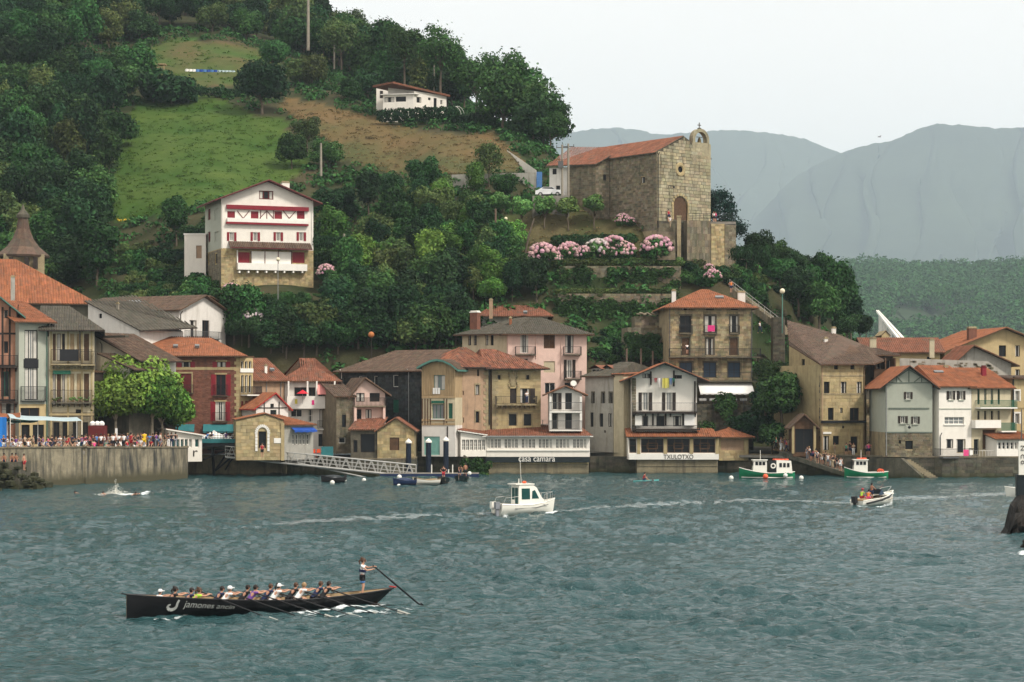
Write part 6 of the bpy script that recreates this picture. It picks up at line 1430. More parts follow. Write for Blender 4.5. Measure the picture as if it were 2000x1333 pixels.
def trunk_mesh(name,hgt,r_,lobes,seed=1,forks=6):
    rr=random.Random(seed);b=MB();top=Vector((rr.uniform(-.3,.3),rr.uniform(-.3,.3),hgt));b.tube([(0,0,-1.2),(0,0,.2),Vector((0,0,hgt*.5))+top*.1,top],[r_*1.4,r_,r_*.8,r_*.6],8)
    for l in rr.sample(lobes,min(forks,len(lobes))):
        e=Vector(l[:3]);m_=top.lerp(e,.5)+Vector((0,0,-.2));b.tube([top*.85,m_,e],[r_*.5,r_*.3,r_*.1],5)
    return b.mesh(name,smooth=True)
def lobes_round(R_,H0,n,seed,flat=.8,size=(.35,.55)):
    rr=random.Random(seed);out=[(0,0,H0,R_*.7,R_*.7,R_*.65*flat)]
    for i in range(n):
        t=rr.uniform(0,2*PI);ph=rr.uniform(-.5,1.0);q=R_*rr.uniform(.45,.75);s=R_*rr.uniform(*size)
        out.append((q*math.cos(t)*math.cos(ph*.9),q*math.sin(t)*math.cos(ph*.9),H0+q*math.sin(ph)*flat*1.15,s,s,s*.85))
    return out
PR={}
def proto(nm,lobes,N,size,th,tr,seed,**k):PR[nm]=(leaf_mesh('crown',lobes,N,size,seed,**k),trunk_mesh('trunk',th,tr,lobes,seed))
for i in range(4):proto('broad%d'%i,lobes_round(4.2,5.6,12,20+i,.95),5200,.42,3.2,.28,20+i,wisp=.35)
for i in range(3):proto('tall%d'%i,[(x*.8,y*.8,z*1.25,a,b,c*1.2)for x,y,z,a,b,c in lobes_round(3.6,6.2,11,40+i,1.3)],4800,.42,4.5,.25,40+i,wisp=.4)
for i in range(3):proto('wispy%d'%i,lobes_round(4.4,7.5,16,60+i,1.1,(.20,.36)),3600,.34,5.2,.22,60+i,wisp=.7,shell=(.3,1.15))
for i in range(3):proto('bush%d'%i,lobes_round(1.9,1.1,7,80+i,.8),1900,.27,.6,.09,80+i,wisp=.3)
proto('pollard',lobes_round(1.65,3.9,8,91,.85),2300,.28,2.6,.14,91,wisp=.15);proto('pollard2',lobes_round(1.75,4.0,8,95,.8),2300,.28,2.6,.14,95,wisp=.15)
con=[(0,0,1.2+i*.95,2.3*(1-i/9.5),2.3*(1-i/9.5),.42)for i in range(9)];proto('conifer',con,3600,.34,7,.2,97,shell=(.2,1.1),up=-.1,wisp=.2)
con2=[(0,0,.8+i*.5,1.0*(1-i/8),1.0*(1-i/8),.5)for i in range(7)];proto('small_conifer',con2,1500,.25,2,.1,98,shell=(.3,1.05))
rl=random.Random(5);hedge=[(x*1.1-4.4,rl.uniform(-.2,.2),.75,.85,.6,.75)for x in range(9)];proto('hedge',hedge,3200,.22,.3,.05,99)
pl=lobes_round(4.6,5.4,18,101,.72,(.28,.42));proto('quay_plane',pl,9000,.33,3.4,.24,101,wisp=.2,tint=.45)
pl2=lobes_round(4.0,5.0,16,102,.62,(.28,.42));proto('quay_plane2',pl2,8000,.33,3.2,.22,102,wisp=.2,tint=.45)
for n_,(a,b)in PR.items():
    a.materials.append(M['leaf_mid']);b.materials.append(M['bark'])
def plant(kind,loc,s,label,group=None,leafm='leaf_mid',name='tree',cat='tree',rz=None,sz=None,barkm='bark'):
    t=thing(name,label,cat,loc,RN.uniform(0,6.28)if rz is None else rz,group);t.scale=(s,s,s*(sz or RN.uniform(.9,1.12)))
    mobj('crown',PR[kind][0],t,[M[leafm]]);mobj('trunk',PR[kind][1],t,[M[barkm]]);return t
def at_hit(u,v,**k):
    p=hit(u,v,**k);return p
TONE={'leaf_dark':'dark green','leaf_mid':'mid green','leaf_bright':'light green','leaf_olive':'olive'};SHAPE={'broa':'round tree','tall':'upright tree','wisp':'airy tree','bush':'bushy tree'}
def region(poly,step,kinds,srange,leafs,label,group,name='tree',cat='tree',n_max=999,sink=.3,y0=264.0,avoid=()):
    us_=[p[0]for p in poly];vs_=[p[1]for p in poly];n=0;v=min(vs_)
    while v<max(vs_):
        u=min(us_)+RN.uniform(0,step)
        while u<max(us_):
            pu,pv=u+RN.uniform(-.32,.32)*step,v+RN.uniform(-.3,.3)*step*.62
            if inpoly(pu,pv,poly)and not any(a[0]<pu<a[2]and a[1]<pv<a[3]for a in avoid)and n<n_max:
                p=hit(pu,pv,y0=y0)
                if p:
                    kd,lm=RN.choice(kinds),RN.choice(leafs);sc_=RN.uniform(*srange)
                    fv,fu=(pv-min(vs_))/(max(vs_)-min(vs_)),(pu-min(us_))/(max(us_)-min(us_))
                    zone=('top ','middle ','foot ')[min(2,int(fv*3))]+('left','centre','right')[min(2,int(fu*3))]
                    lb_='%s %s %s, at %s of %s'%(TONE[lm],'large' if sc_>lerp(*srange,.5)else 'small',SHAPE[kd[:4]]if cat=='tree' else 'bush',zone,label)
                    plant(kd,p-ZU*sink*4*sc_,sc_,lb_,group,lm,name,cat);n+=1
            u+=step
        v+=step*.62
    return n
B4=['broad0','broad1','broad2','broad3'];T3=['tall0','tall1','tall2'];W3=['wispy0','wispy1','wispy2'];S3=['bush0','bush1','bush2']
D=['leaf_dark','leaf_dark','leaf_mid','leaf_mid','leaf_olive','leaf_dark'];MD=['leaf_mid','leaf_mid','leaf_dark','leaf_olive']
nT=0
nT+=region([(-60,150),(150,130),(270,160),(262,215),(225,300),(205,420),(215,560),(190,590),(-60,600)],52,B4+T3,(.75,1.1),D+['leaf_mid'],'the dense left slope wood','trees of the dense wood on the left slope')
nT+=region([(-60,-40),(500,-30),(560,30),(560,95),(440,78),(330,70),(290,90),(200,120),(-60,130)],40,B4+T3,(.75,1.1),D,'the upper wood','trees of the upper wood above the top meadow')
nT+=region([(560,40),(650,88),(750,134),(880,184),(935,200),(880,212),(840,215),(760,165),(660,150),(560,120)],25,B4+T3+W3[:1],(.85,1.2),['leaf_mid','leaf_dark','leaf_olive'],'the skyline wood','trees of the skyline wood above the bungalow')
nT+=region([(560,120),(660,150),(735,160),(735,218),(640,196),(560,175),(470,150)],40,B4+S3,(.55,.8),MD,'the belt above the dry field','trees in the belt above the dry field')
nT+=region([(885,185),(1000,225),(1060,265),(1078,300),(1010,275),(960,255),(905,240)],40,W3+B4,(.85,1.2),['leaf_mid','leaf_dark','leaf_mid'],'the grove by the bungalow','trees of the airy grove right of the bungalow')
for(u,v,Y,s,k)in((1035,290,372,1.25,'wispy0'),(985,250,380,1.3,'wispy1'),(1060,300,362,1.15,'broad1'),(930,235,392,1.2,'wispy2'),(1010,262,384,1.3,'broad2'),(1075,305,356,.8,'wispy1'),(860,190,400,1.2,'wispy2'),(790,165,410,1.1,'wispy1'),(1045,300,380,1.0,'wispy2')):
    plant(k,at(u,v,Y)-ZU*.5,s,'%s standing %s in the grove right of the bungalow'%(SHAPE[k[:4]],'farthest right' if u>1050 else 'right of centre' if u>1000 else 'left of centre' if u>900 else 'farthest left'),'trees of the airy grove right of the bungalow','leaf_mid')
# single trees that stand out
plant('broad0',hit(512,225)-ZU*.5,1.15,'large round dark tree at the top of the green field',leafm='leaf_dark',sz=1.0);plant('bush0',hit(335,205),2.4,'wide dark thicket at the top left of the green field',leafm='leaf_dark',name='bush',cat='bush');plant('bush1',hit(300,200),2.0,'smaller dark thicket beside the left wood above the green field',leafm='leaf_dark',name='bush',cat='bush')
for i,(u,v,s,k,lm,lab)in enumerate([
    (600,305,.68,'wispy0','leaf_olive','thin olive tree at the right corner of the green field'),(640,330,.62,'broad1','leaf_mid','round tree beside the short concrete pole'),(570,330,.6,'broad2','leaf_mid','low bushy tree at the right edge of the green field'),
    (825,385,.68,'broad3','leaf_mid','large rounded tree at the foot of the dry field'),(845,440,.7,'broad0','leaf_olive','olive green tree below the large rounded one'),(765,395,.5,'broad2','leaf_dark','dark tree left of the rounded tree at the foot of the dry field'),
    (655,440,.78,'broad1','leaf_dark','big dark tree directly right of the hillside house roof'),(720,430,.62,'tall1','leaf_dark','tall dark tree right of the big one by the hillside house'),(735,512,.72,'broad2','leaf_olive','yellowish round tree on the small lawn right of the concrete pole'),
    (925,392,.5,'tall0','leaf_bright','young bright tree against the pale retaining wall'),(985,392,.5,'broad0','leaf_mid','small round tree against the right part of the retaining wall'),(955,370,.6,'wispy1','leaf_olive','thin grey-green tree before the dry field'),
    (1150,330,.55,'wispy2','leaf_dark','small dark tree on the skyline behind the chapel roof'),(1130,335,.6,'wispy0','leaf_dark','dark skyline tree left of the chapel roof'),
    (380,500,.6,'broad3','leaf_dark','dark tree left of the white annex'),(345,480,.6,'tall2','leaf_mid','pointed tree beside the grey block wall'),(1180,340,.4,'wispy1','leaf_mid','slight tree peeping over the chapel roof')]):
    Y_=None;p=hit(u,v,y0=(330 if v<345 and u>1100 else 264));
    if p:plant(k,p-ZU*.4,s,lab,leafm=lm)
# cliff and slope woods
nT+=region([(450,672),(625,672),(645,605),(700,600),(890,600),(900,700),(640,705),(470,700)],33,B4+T3,(.5,.8),D,'the wood behind the waterfront roofs','trees in the dark wood behind the waterfront roofs',y0=270)
nT+=region([(620,470),(880,470),(890,600),(620,590)],40,B4+T3,(.5,.75),MD+['leaf_bright'],'the slope right of the hillside house','trees on the middle slope right of the hillside house',avoid=[(650,455,730,530)])
nT+=region([(760,405),(890,410),(960,450),(1030,540),(1080,600),(900,610),(870,480)],38,B4+T3,(.42,.62),MD+['leaf_bright'],'the slope left of the hydrangeas','trees on the slope left of the pink hydrangeas')
nT+=region([(1155,640),(1225,640),(1225,720),(1155,715)],26,S3+B4[:1],(.5,.7),['leaf_dark','leaf_mid'],'the gap beside the ruined wall','bushes between the pink house and the ruined wall','bush','bush')
nT+=region([(1440,500),(1560,500),(1640,580),(1690,640),(1660,665),(1600,650),(1545,600),(1480,560)],30,B4+S3,(.38,.6),['leaf_dark','leaf_dark','leaf_mid'],'the headland wood','trees of the headland wood above the ashlar house')
for(u,v,Y,s,k)in((1630,655,300,.85,'tall0'),(1662,665,305,.62,'tall1'),(1600,640,296,.75,'broad1'),(1560,605,296,.62,'broad2'),(1640,620,325,.72,'broad3'),(1610,585,322,.6,'tall2'),(1680,665,318,.42,'broad0'),(1655,668,297,.5,'broad3'),(1585,618,300,.62,'tall0'),(1692,664,305,.34,'tall1'),(1500,530,312,.42,'broad0'),(1550,545,312,.5,'broad3')):
    plant(k,at(u,v,Y)-ZU*.3,s,'dense dark %s tree of the headland wood above the ashlar house, %s'%(SHAPE[k[:4]].split()[0],'inland' if Y>305 else 'near the roof'),'trees of the headland wood above the ashlar house',RN.choice(['leaf_dark','leaf_dark','leaf_mid']))
plant('wispy1',at(1404,480,309),.72,'dark conifer behind the right corner of the chapel',leafm='leaf_conifer',sz=1.05,name='conifer');plant('wispy2',at(1428,505,306),.6,'lower dark conifer at the end of the chapel terrace',leafm='leaf_conifer',sz=1.0,name='conifer')
plant('broad1',at(1527,838,259),.72,'leafy dark tree leaning over the landing by the shelter',leafm='leaf_mid');plant('broad2',at(1505,770,266),.5,'small tree between the stone house and the dark stair wall',leafm='leaf_mid');plant('bush2',at(1450,850,263),1.1,'dark bush beside the orange pyramid roof',leafm='leaf_dark',name='bush',cat='bush');plant('bush1',at(1508,868,257),1.0,'bush above the head of the landing ramp',leafm='leaf_mid',name='bush',cat='bush')
plant('bush0',at(1495,800,263),1.3,'ivy bush on the slope right of the rubble wall',leafm='leaf_dark',name='bush',cat='bush');plant('bush0',at(1480,845,264),1.0,'small dark bush behind the pyramid roof annex',leafm='leaf_dark',name='bush',cat='bush')
# quay plane trees
plant('quay_plane',at(270,868,246),1.12,'bright green plane tree rising tallest on the quay',leafm='leaf_plane',name='plane_tree',rz=.4,sz=1.12,barkm='bark_pale');plant('quay_plane2',at(226,868,242),.95,'low plane tree on the quay left of the tallest',leafm='leaf_plane',name='plane_tree',rz=2,sz=1.05,barkm='bark_pale')
plant('quay_plane2',at(318,868,247),.92,'spreading plane tree on the quay nearest the brick house',leafm='leaf_plane',name='plane_tree',rz=1,sz=1.0,barkm='bark_pale');plant('quay_plane2',at(345,868,250),.66,'smallest plane tree at the right end of the quay row',leafm='leaf_plane',name='plane_tree',rz=3.3,sz=1.1,barkm='bark')
plant('quay_plane2',at(297,868,245),.95,'plane tree on the quay between the tallest and the spreading one',leafm='leaf_plane',name='plane_tree',rz=5,sz=1.15,barkm='bark_pale')
# pollards
for i,(u,v,s,k)in enumerate(((930,455,1.0,'pollard'),(975,452,1.02,'pollard2'),(1020,458,.95,'pollard2'),(1063,455,.98,'pollard'),(1110,455,.95,'pollard'),(1160,452,.95,'pollard2'))):
    p=hit(u,v)or at(u,v,303)
    plant(k,at(u,v,min(p.y,306)),s,'pollarded plane tree on the chapel lawn, %s from the left'%['first','second','third','fourth','fifth','sixth'][i],'pollarded plane trees on the chapel lawn','leaf_pollard','pollarded_tree','tree',sz=1.05)
t=thing('dead_trunk','bare leaning trunk in front of the chapel lawn','tree trunk',at(1030,520,300));p=t.location;b=MB();b.tube([p-ZU,p+Vector((-.3,0,2.0)),p+Vector((.2,0,4.5)),p+Vector((1.0,0,7.0))],[.24,.2,.15,.1],7);b.build('trunk',M['bark'],t)
# hydrangeas
HY={}
for nm,seed in(('a',1),('b',2)):
    rs=random.Random(seed);b=MB()
    for i in range(70):
        t_=rs.uniform(0,2*PI);ph=rs.uniform(-.1,1.5);R0=1.25;p=Vector((R0*math.cos(t_)*math.cos(ph),R0*math.sin(t_)*math.cos(ph),.55+R0*.85*math.sin(ph)))
        g=rs.uniform(.8,1.2);b.ball(p,rs.uniform(.13,.22),0,(g,g*rs.uniform(.85,1.1),g*rs.uniform(.9,1.1)),6,4)
    HY[nm]=(b.mesh('blooms'),leaf_mesh('leaves',[(0,0,.55,1.25,1.25,.95)],700,.26,seed))
    HY[nm][0].materials.append(M['hydrangea_pink']);HY[nm][1].materials.append(M['leaf_mid'])
def hydr(u,v,Y,s,label,m='hydrangea_pink',group='hydrangea bushes'):
    t=thing('hydrangea_bush',label,'hydrangea',at(u,v,Y)-ZU*.1,RN.uniform(0,6),group,s*(1.18 if group else 1));k=RN.choice('ab');mobj('blooms',HY[k][0],t,[M[m]]);mobj('leaves',HY[k][1],t,[M['leaf_mid']])
G1='pink hydrangeas in the row above the terrace wall'
hydr(1060,514,297.4,1.5,'big pink hydrangea bush at the left end of the row',group=G1);hydr(1082,512,297.2,.9,'small pink hydrangea beside the leftmost big one',group=G1);hydr(1112,504,298,1.2,'pale pink hydrangea in the left middle of the row',group=G1);hydr(1140,505,297.4,.95,'low pink hydrangea in the middle of the row',group=G1)
hydr(1168,502,298,1.35,'whitish pink hydrangea left of the tallest','hydrangea_white',G1);hydr(1198,498,298.4,1.4,'tallest pink hydrangea of the row',group=G1);hydr(1190,506,297.2,1.0,'low bright pink hydrangea in front of the tallest',group=G1);hydr(1220,503,297.6,1.15,'pink hydrangea at the right end of the row',group=G1);hydr(1283,501,297.6,1.55,'large single pink hydrangea below the chapel door',group=G1)
hydr(1002,538,298,1.1,'pink hydrangea alone at the lower left of the row',group=None);hydr(1216,436,302.5,.9,'red and white hydrangea at the foot of the chapel side wall',group=None);hydr(1232,437,301.5,.6,'small hydrangea touching the chapel side wall',group=None);hydr(1392,548,294,1.0,'pink hydrangea hanging over the slope below the chapel',group=None);hydr(1385,528,295,.6,'small pink hydrangea above the hanging one',group=None)
hydr(637,540,297,1.1,'pink and white hydrangea right of the hillside house',group=None);hydr(452,578,290,1.1,'pink hydrangea left below the hillside house',group=None);hydr(458,604,286,1.2,'greyish white hydrangea above the white gabled house','hydrangea_white',None);hydr(495,628,284,1.1,'white hydrangea on the slope right of the white gable','hydrangea_white',None);hydr(515,632,284,.8,'small pale hydrangea right of the white one','hydrangea_white',None);hydr(563,650,282,.6,'tiny white hydrangea in the dark wood','hydrangea_white',None)
hydr(1372,838,0.1+265,.0001,'tiny',group=None)if False else None
# hedges
def hedge_run(pts,label,leafm='leaf_dark',s=1.0,sz=1.0):
    for i in range(len(pts)-1):
        A,B=at(*pts[i]),at(*pts[i+1]);n=max(1,int(round((B-A).length/(8.6*s))))
        for k in range(n):
            c=A.lerp(B,(k+.5)/n);t=plant('hedge',c-ZU*.3,s,label,None if n*(len(pts)-1)==1 else label.split(',')[0],leafm,'hedge','hedge',math.atan2(B.y-A.y,B.x-A.x),sz)
            t.scale.x=(B-A).length/n/9.3
hedge_run([(1085,480,302),(1235,472,300)],'clipped dark hedge behind the pink hydrangeas',s=1.0,sz=1.1);hedge_run([(745,228,379),(885,240,375)],'dark hedge in front of the bungalow',s=1.2,sz=1.4);hedge_run([(885,240,376),(960,258,366)],'dark hedge running right of the bungalow',s=1.2,sz=1.6)
hedge_run([(615,482,300),(720,480,302)],'dark hedge right of the hillside house',s=.9,sz=1.3);hedge_run([(365,195,400),(480,178,405)],'low hedge between the green field and the upper meadow',s=1.2);hedge_run([(445,640,284),(500,660,281)],'hedge sloping down behind the brick house roof',s=.9,sz=1.5);hedge_run([(505,665,280),(600,665,280)],'hedge line in front of the dark wood',s=.9,sz=1.3)
hedge_run([(1090,572,292.2),(1200,572,292.2),(1320,572,292.4)],'grassy growth topping the lower terrace wall','leaf_olive',1.0,.6);hedge_run([(1080,517,296.4),(1200,517,296.5),(1330,514,296.8)],'overgrown green edge on top of the upper terrace wall','leaf_olive',1.0,.8)
hedge_run([(1415,508,300),(1500,512,302)],'dark hedge below the end of the chapel terrace',s=1.0,sz=1.7)
# yellow flower bed
t=thing('flower_bed','strip of yellow flowers above the grey block wall','flowers',at(268,440,330));b=MB()
for i in range(260):p=at(RN.uniform(230,335),RN.uniform(428,442),330+RN.uniform(-.4,.4));b.ball(p,RN.uniform(.1,.2),0,jit((1,.9,1),.4),5,3)
tag(b.build('blooms',M['flower_yellow'],t),kind='stuff')
# undergrowth: leaves and scrub over every rough slope
def scrub(N,seed):
    rs=random.Random(seed);lob=[]
    polys=[GREEN_FIELD,TOP_FIELD,DRY_FIELD,LAWN];tries=0
    while len(lob)<N and tries<N*12:
        tries+=1;Y=rs.uniform(277,470);u=rs.uniform(-60,1700);x=(u-1000)*Y/F;z=ground(x,Y);v=HV-(z-H)*F/Y
        if v<-60 or v>745:continue
        if any(inpoly(u,v,p)for p in polys)and Y>290:continue
        if 395<u<640 and v>470 and Y<306:continue
        if noise.noise(Vector((x*.15,Y*.15,3)))<-.25 and Y>300:continue
        if 1280<u<1440 and 290<Y<325:continue
        s=rs.uniform(.5,1.15);lob.append((x,Y,z+s*.15,s*1.3,s*1.3,s))
    return lob
lb=scrub(4200,4);me=leaf_mesh('undergrowth',lb,160000,.42,9,up=.6,tint=.5);me.materials.append(M['leaf_mid']);o=bpy.data.objects.new('undergrowth',me);COL.objects.link(o);tag(o,kind='stuff')
# grass tufts on the fields
def tufts(poly,N,size,seed,mtl,vary=.4):
    rs=random.Random(seed);us_=[p[0]for p in poly];vs_=[p[1]for p in poly];lob=[]
    while len(lob)<N:
        u,v=rs.uniform(min(us_),max(us_)),rs.uniform(min(vs_),max(vs_))
        if inpoly(u,v,poly):
            p=hit(u,v,y0=292)
            if p:lob.append((p.x,p.y,p.z+.02,rs.uniform(.3,.8),rs.uniform(.3,.8),.14))
            else:N-=1
    me=leaf_mesh('grass',lob,N*16,size,seed,up=1.0,tint=vary,elong=1.2);me.materials.append(mtl);o=bpy.data.objects.new('grass',me);COL.objects.link(o);tag(o,kind='stuff')
P('grass_green',(.070,.120,.022),var=.25,scale=.15,attr=True,rough=.9,spec=.1,transl=.2);P('grass_dry',(.17,.13,.06),var=.25,scale=.15,attr=True,rough=.9,spec=.1,transl=.2)
tufts(GREEN_FIELD,1100,.2,2,M['grass_green'],.3);tufts(DRY_FIELD,600,.2,3,M['grass_dry'],.35);tufts(TOP_FIELD,200,.25,5,M['grass_green'],.45);tufts(LAWN,260,.2,6,M['grass_dry'],.4)
# far wood on the hazy hill
def far_wood():
    rs=random.Random(8);lob=[];hcu=[c[0]for c in HILLC];hcv=[c[1]for c in HILLC]
    dg=bpy.context.evaluated_depsgraph_get();ob=bpy.data.objects['wooded_hill'];
    for i in range(5200):
        Y=rs.uniform(1530,2400);x=rs.uniform(1500,2250);x=(x-1000)*Y/F
        ok,loc,nrm,_=ob.ray_cast(Vector((x,Y,500)),Vector((0,0,-1)))
        if not ok:continue
        u=1000+F*x/Y;v=HV-(loc.z-H)*F/Y
        if(1740<u<1850 and 605<v<650)or(1850<u<1900 and 600<v<630)or v>700:continue
        s=rs.uniform(4.0,11);lob.append((x,Y,loc.z+s*.6,s,s,s*.95))
    print('far lobes',len(lob));me=leaf_mesh('distant_wood',lob,150000,2.3,12,up=.7,tint=.35);me.materials.append(M['leaf_mid']);o=bpy.data.objects.new('distant_wood',me);COL.objects.link(o);tag(o,kind='stuff')
bpy.context.view_layer.update();far_wood()
print('trees',nT)
# band of trees along the visible hill crest
for i in range(26):
    u=lerp(548,900,i/25)+RN.uniform(-7,7);Yc=lerp(470,410,i/25);x=(u-1000)*Yc/F;z=ground(x,Yc);k=RN.choice(B4+T3);lm=RN.choice(['leaf_mid','leaf_dark','leaf_mid'])
    s_=RN.uniform(.85,1.2)if u>640 else RN.uniform(.7,.95)
    plant(k,Vector((x,Yc,z-.8)),s_,'%s %s on the hill crest, %s of the skyline row'%(TONE[lm],SHAPE[k[:4]],'left third' if i<9 else 'middle' if i<18 else 'right third'),'trees in the skyline row on the hill crest',lm)
# ivy and creeper on the terrace walls
lob=[]
for i in range(460):
    w_=RN.random()<.5;u=RN.uniform(1088,1325);v0=(528,566)if w_ else(585,628);v=RN.uniform(*v0);Y=295.5 if w_ else 291.3
    if noise.noise(Vector((u*.02,v*.03,7)))<-.22:continue
    p=at(u,v,Y);s=RN.uniform(.3,.8);lob.append((p.x,p.y,p.z,s*1.2,.25,s))
for i in range(160):
    u=RN.uniform(1364,1520);v=RN.uniform(770,860);Y=267.9-(v-770)*.03;p=at(u,v,Y);s=RN.uniform(.3,.8)
    if u<1470 and v<850 and noise.noise(Vector((u*.03,v*.03,2)))<.12:continue
    lob.append((p.x,p.y,p.z,s*1.2,.3,s))
for i in range(70):p=at(RN.uniform(1226,1300),RN.uniform(655,700),279.6);s=RN.uniform(.3,.7);lob.append((p.x,p.y,p.z,s*1.3,.3,s))
for i in range(60):p=at(RN.uniform(905,958),RN.uniform(900,928),254.2);s=RN.uniform(.15,.4);lob.append((p.x,p.y,p.z,s*1.3,.3,s))
me=leaf_mesh('ivy',lob,len(lob)*60,.26,19,tint=.5);me.materials.append(M['leaf_mid']);o=bpy.data.objects.new('ivy',me);COL.objects.link(o);tag(o,kind='stuff')

region([(236,480),(345,500),(420,560),(440,625),(240,600)],21,S3,(.55,1.1),['leaf_dark','leaf_mid','leaf_olive','leaf_mid'],'the slope below the block wall','bushes on the slope left of the hillside house','bush','bush',avoid=[(355,430,404,505)])
region([(1330,510),(1440,505),(1500,560),(1500,600),(1420,560),(1340,560)],22,S3,(.5,.9),['leaf_dark','leaf_mid','leaf_olive'],'the slope under the chapel terrace','bushes under the chapel terrace','bush','bush')
region([(640,335),(700,345),(880,362),(880,400),(760,390),(640,360)],26,S3,(.45,.8),['leaf_dark','leaf_mid','leaf_olive'],'the foot of the dry field','bushes below the dry field','bush','bush')
# pale bridge deck and a yellow gable far behind the roofs
t=thing('white_bridge','white elevated road deck descending from the hazy wooded hill','bridge',at(1735,640,900))
A,B=at(1711,606,1150),at(1762,672,800);n=10
for o_ in(0,1):
    b=MB()
    for i in range(n):
        p,q=A.lerp(B,i/n),A.lerp(B,(i+1)/n);w0,w1=lerp(.6,1.3,i/n),lerp(.6,1.3,(i+1)/n);x0,x1=o_*w0*1.5,o_*w1*1.5;V=[]
        for(c_,xx,w_)in((p,x0,w0),(q,x1,w1)):
            for d_ in(0,w_):
                for z in(0,-1.2):V.append(c_+Vector((xx+d_,0,z)))
        b.add(V,[(0,4,6,2),(1,3,7,5),(0,1,5,4),(2,6,7,3),(0,2,3,1),(4,5,7,6)])
    b.build('deck',M['plaster_clean'],t)
for i in range(5):b=MB();p=A.lerp(B,(i+.5)/5);b.box(p.x+.5,p.x+2.5,p.y,p.y+1.5,-1,p.z-1.2);b.build('pier',M['plaster_grey'],t)
h=House('far_house','tiny yellow gable peeping over the red roof in the gap','house',1722,330,1738,330,6,3,zat(656,330),'plaster_yellow');h.roof_gable(.7,ov=.1,axis='y',tile='plaster_yellow',ribs=False);h.walls()

region([(445,588),(640,572),(645,640),(455,650)],19,S3,(.35,.6),['leaf_dark','leaf_mid','leaf_mid'],'the garden below the hillside house','bushes below the hillside house','bush','bush')
region([(1085,570),(1330,568),(1330,582),(1085,584)],22,S3,(.35,.6),['leaf_mid','leaf_olive','leaf_dark'],'the terrace between the two rubble walls','bushes between the two terrace walls','bush','bush')
# ================================================================ figures
def skin_mesh(nodes,edges,name,sub=1):
    """nodes: {key: (x,y,z,rx,ry)}; first node is the root"""
    keys=list(nodes);me=bpy.data.meshes.new(name);me.from_pydata([nodes[k][:3]for k in keys],[(keys.index(a),keys.index(b))for a,b in edges],[]);me.update()
    o=bpy.data.objects.new(name+'_tmp',me);COL.objects.link(o);m=o.modifiers.new('s','SKIN');m.use_smooth_shade=True;m.branch_smoothing=.4
    sk=me.skin_vertices[0].data
    for i,k in enumerate(keys):sk[i].radius=(nodes[k][3],nodes[k][4]if len(nodes[k])>4 else nodes[k][3]);sk[i].use_root=(i==0)
    o.modifiers.new('b','SUBSURF').levels=sub;bpy.context.view_layer.update()
    out=bpy.data.meshes.new_from_object(o.evaluated_get(bpy.context.evaluated_depsgraph_get()));out.name=name;bpy.data.objects.remove(o);return out
def base_pose():
    return dict(pelvis=(0,0,.95),waist=(0,0,1.10),chest=(.01,0,1.32),neck=(0,0,1.47),head=(.02,0,1.62),hipL=(0,.10,.90),kneeL=(.02,.10,.50),ankL=(0,.10,.08),toeL=(.15,.11,.04),
                hipR=(0,-.10,.90),kneeR=(.02,-.10,.50),ankR=(0,-.10,.08),toeR=(.15,-.11,.04),shL=(0,.18,1.42),elL=(-.02,.24,1.15),wrL=(.08,.25,.92),haL=(.12,.25,.85),
                shR=(0,-.18,1.42),elR=(-.02,-.24,1.15),wrR=(.08,-.25,.92),haR=(.12,-.25,.85))
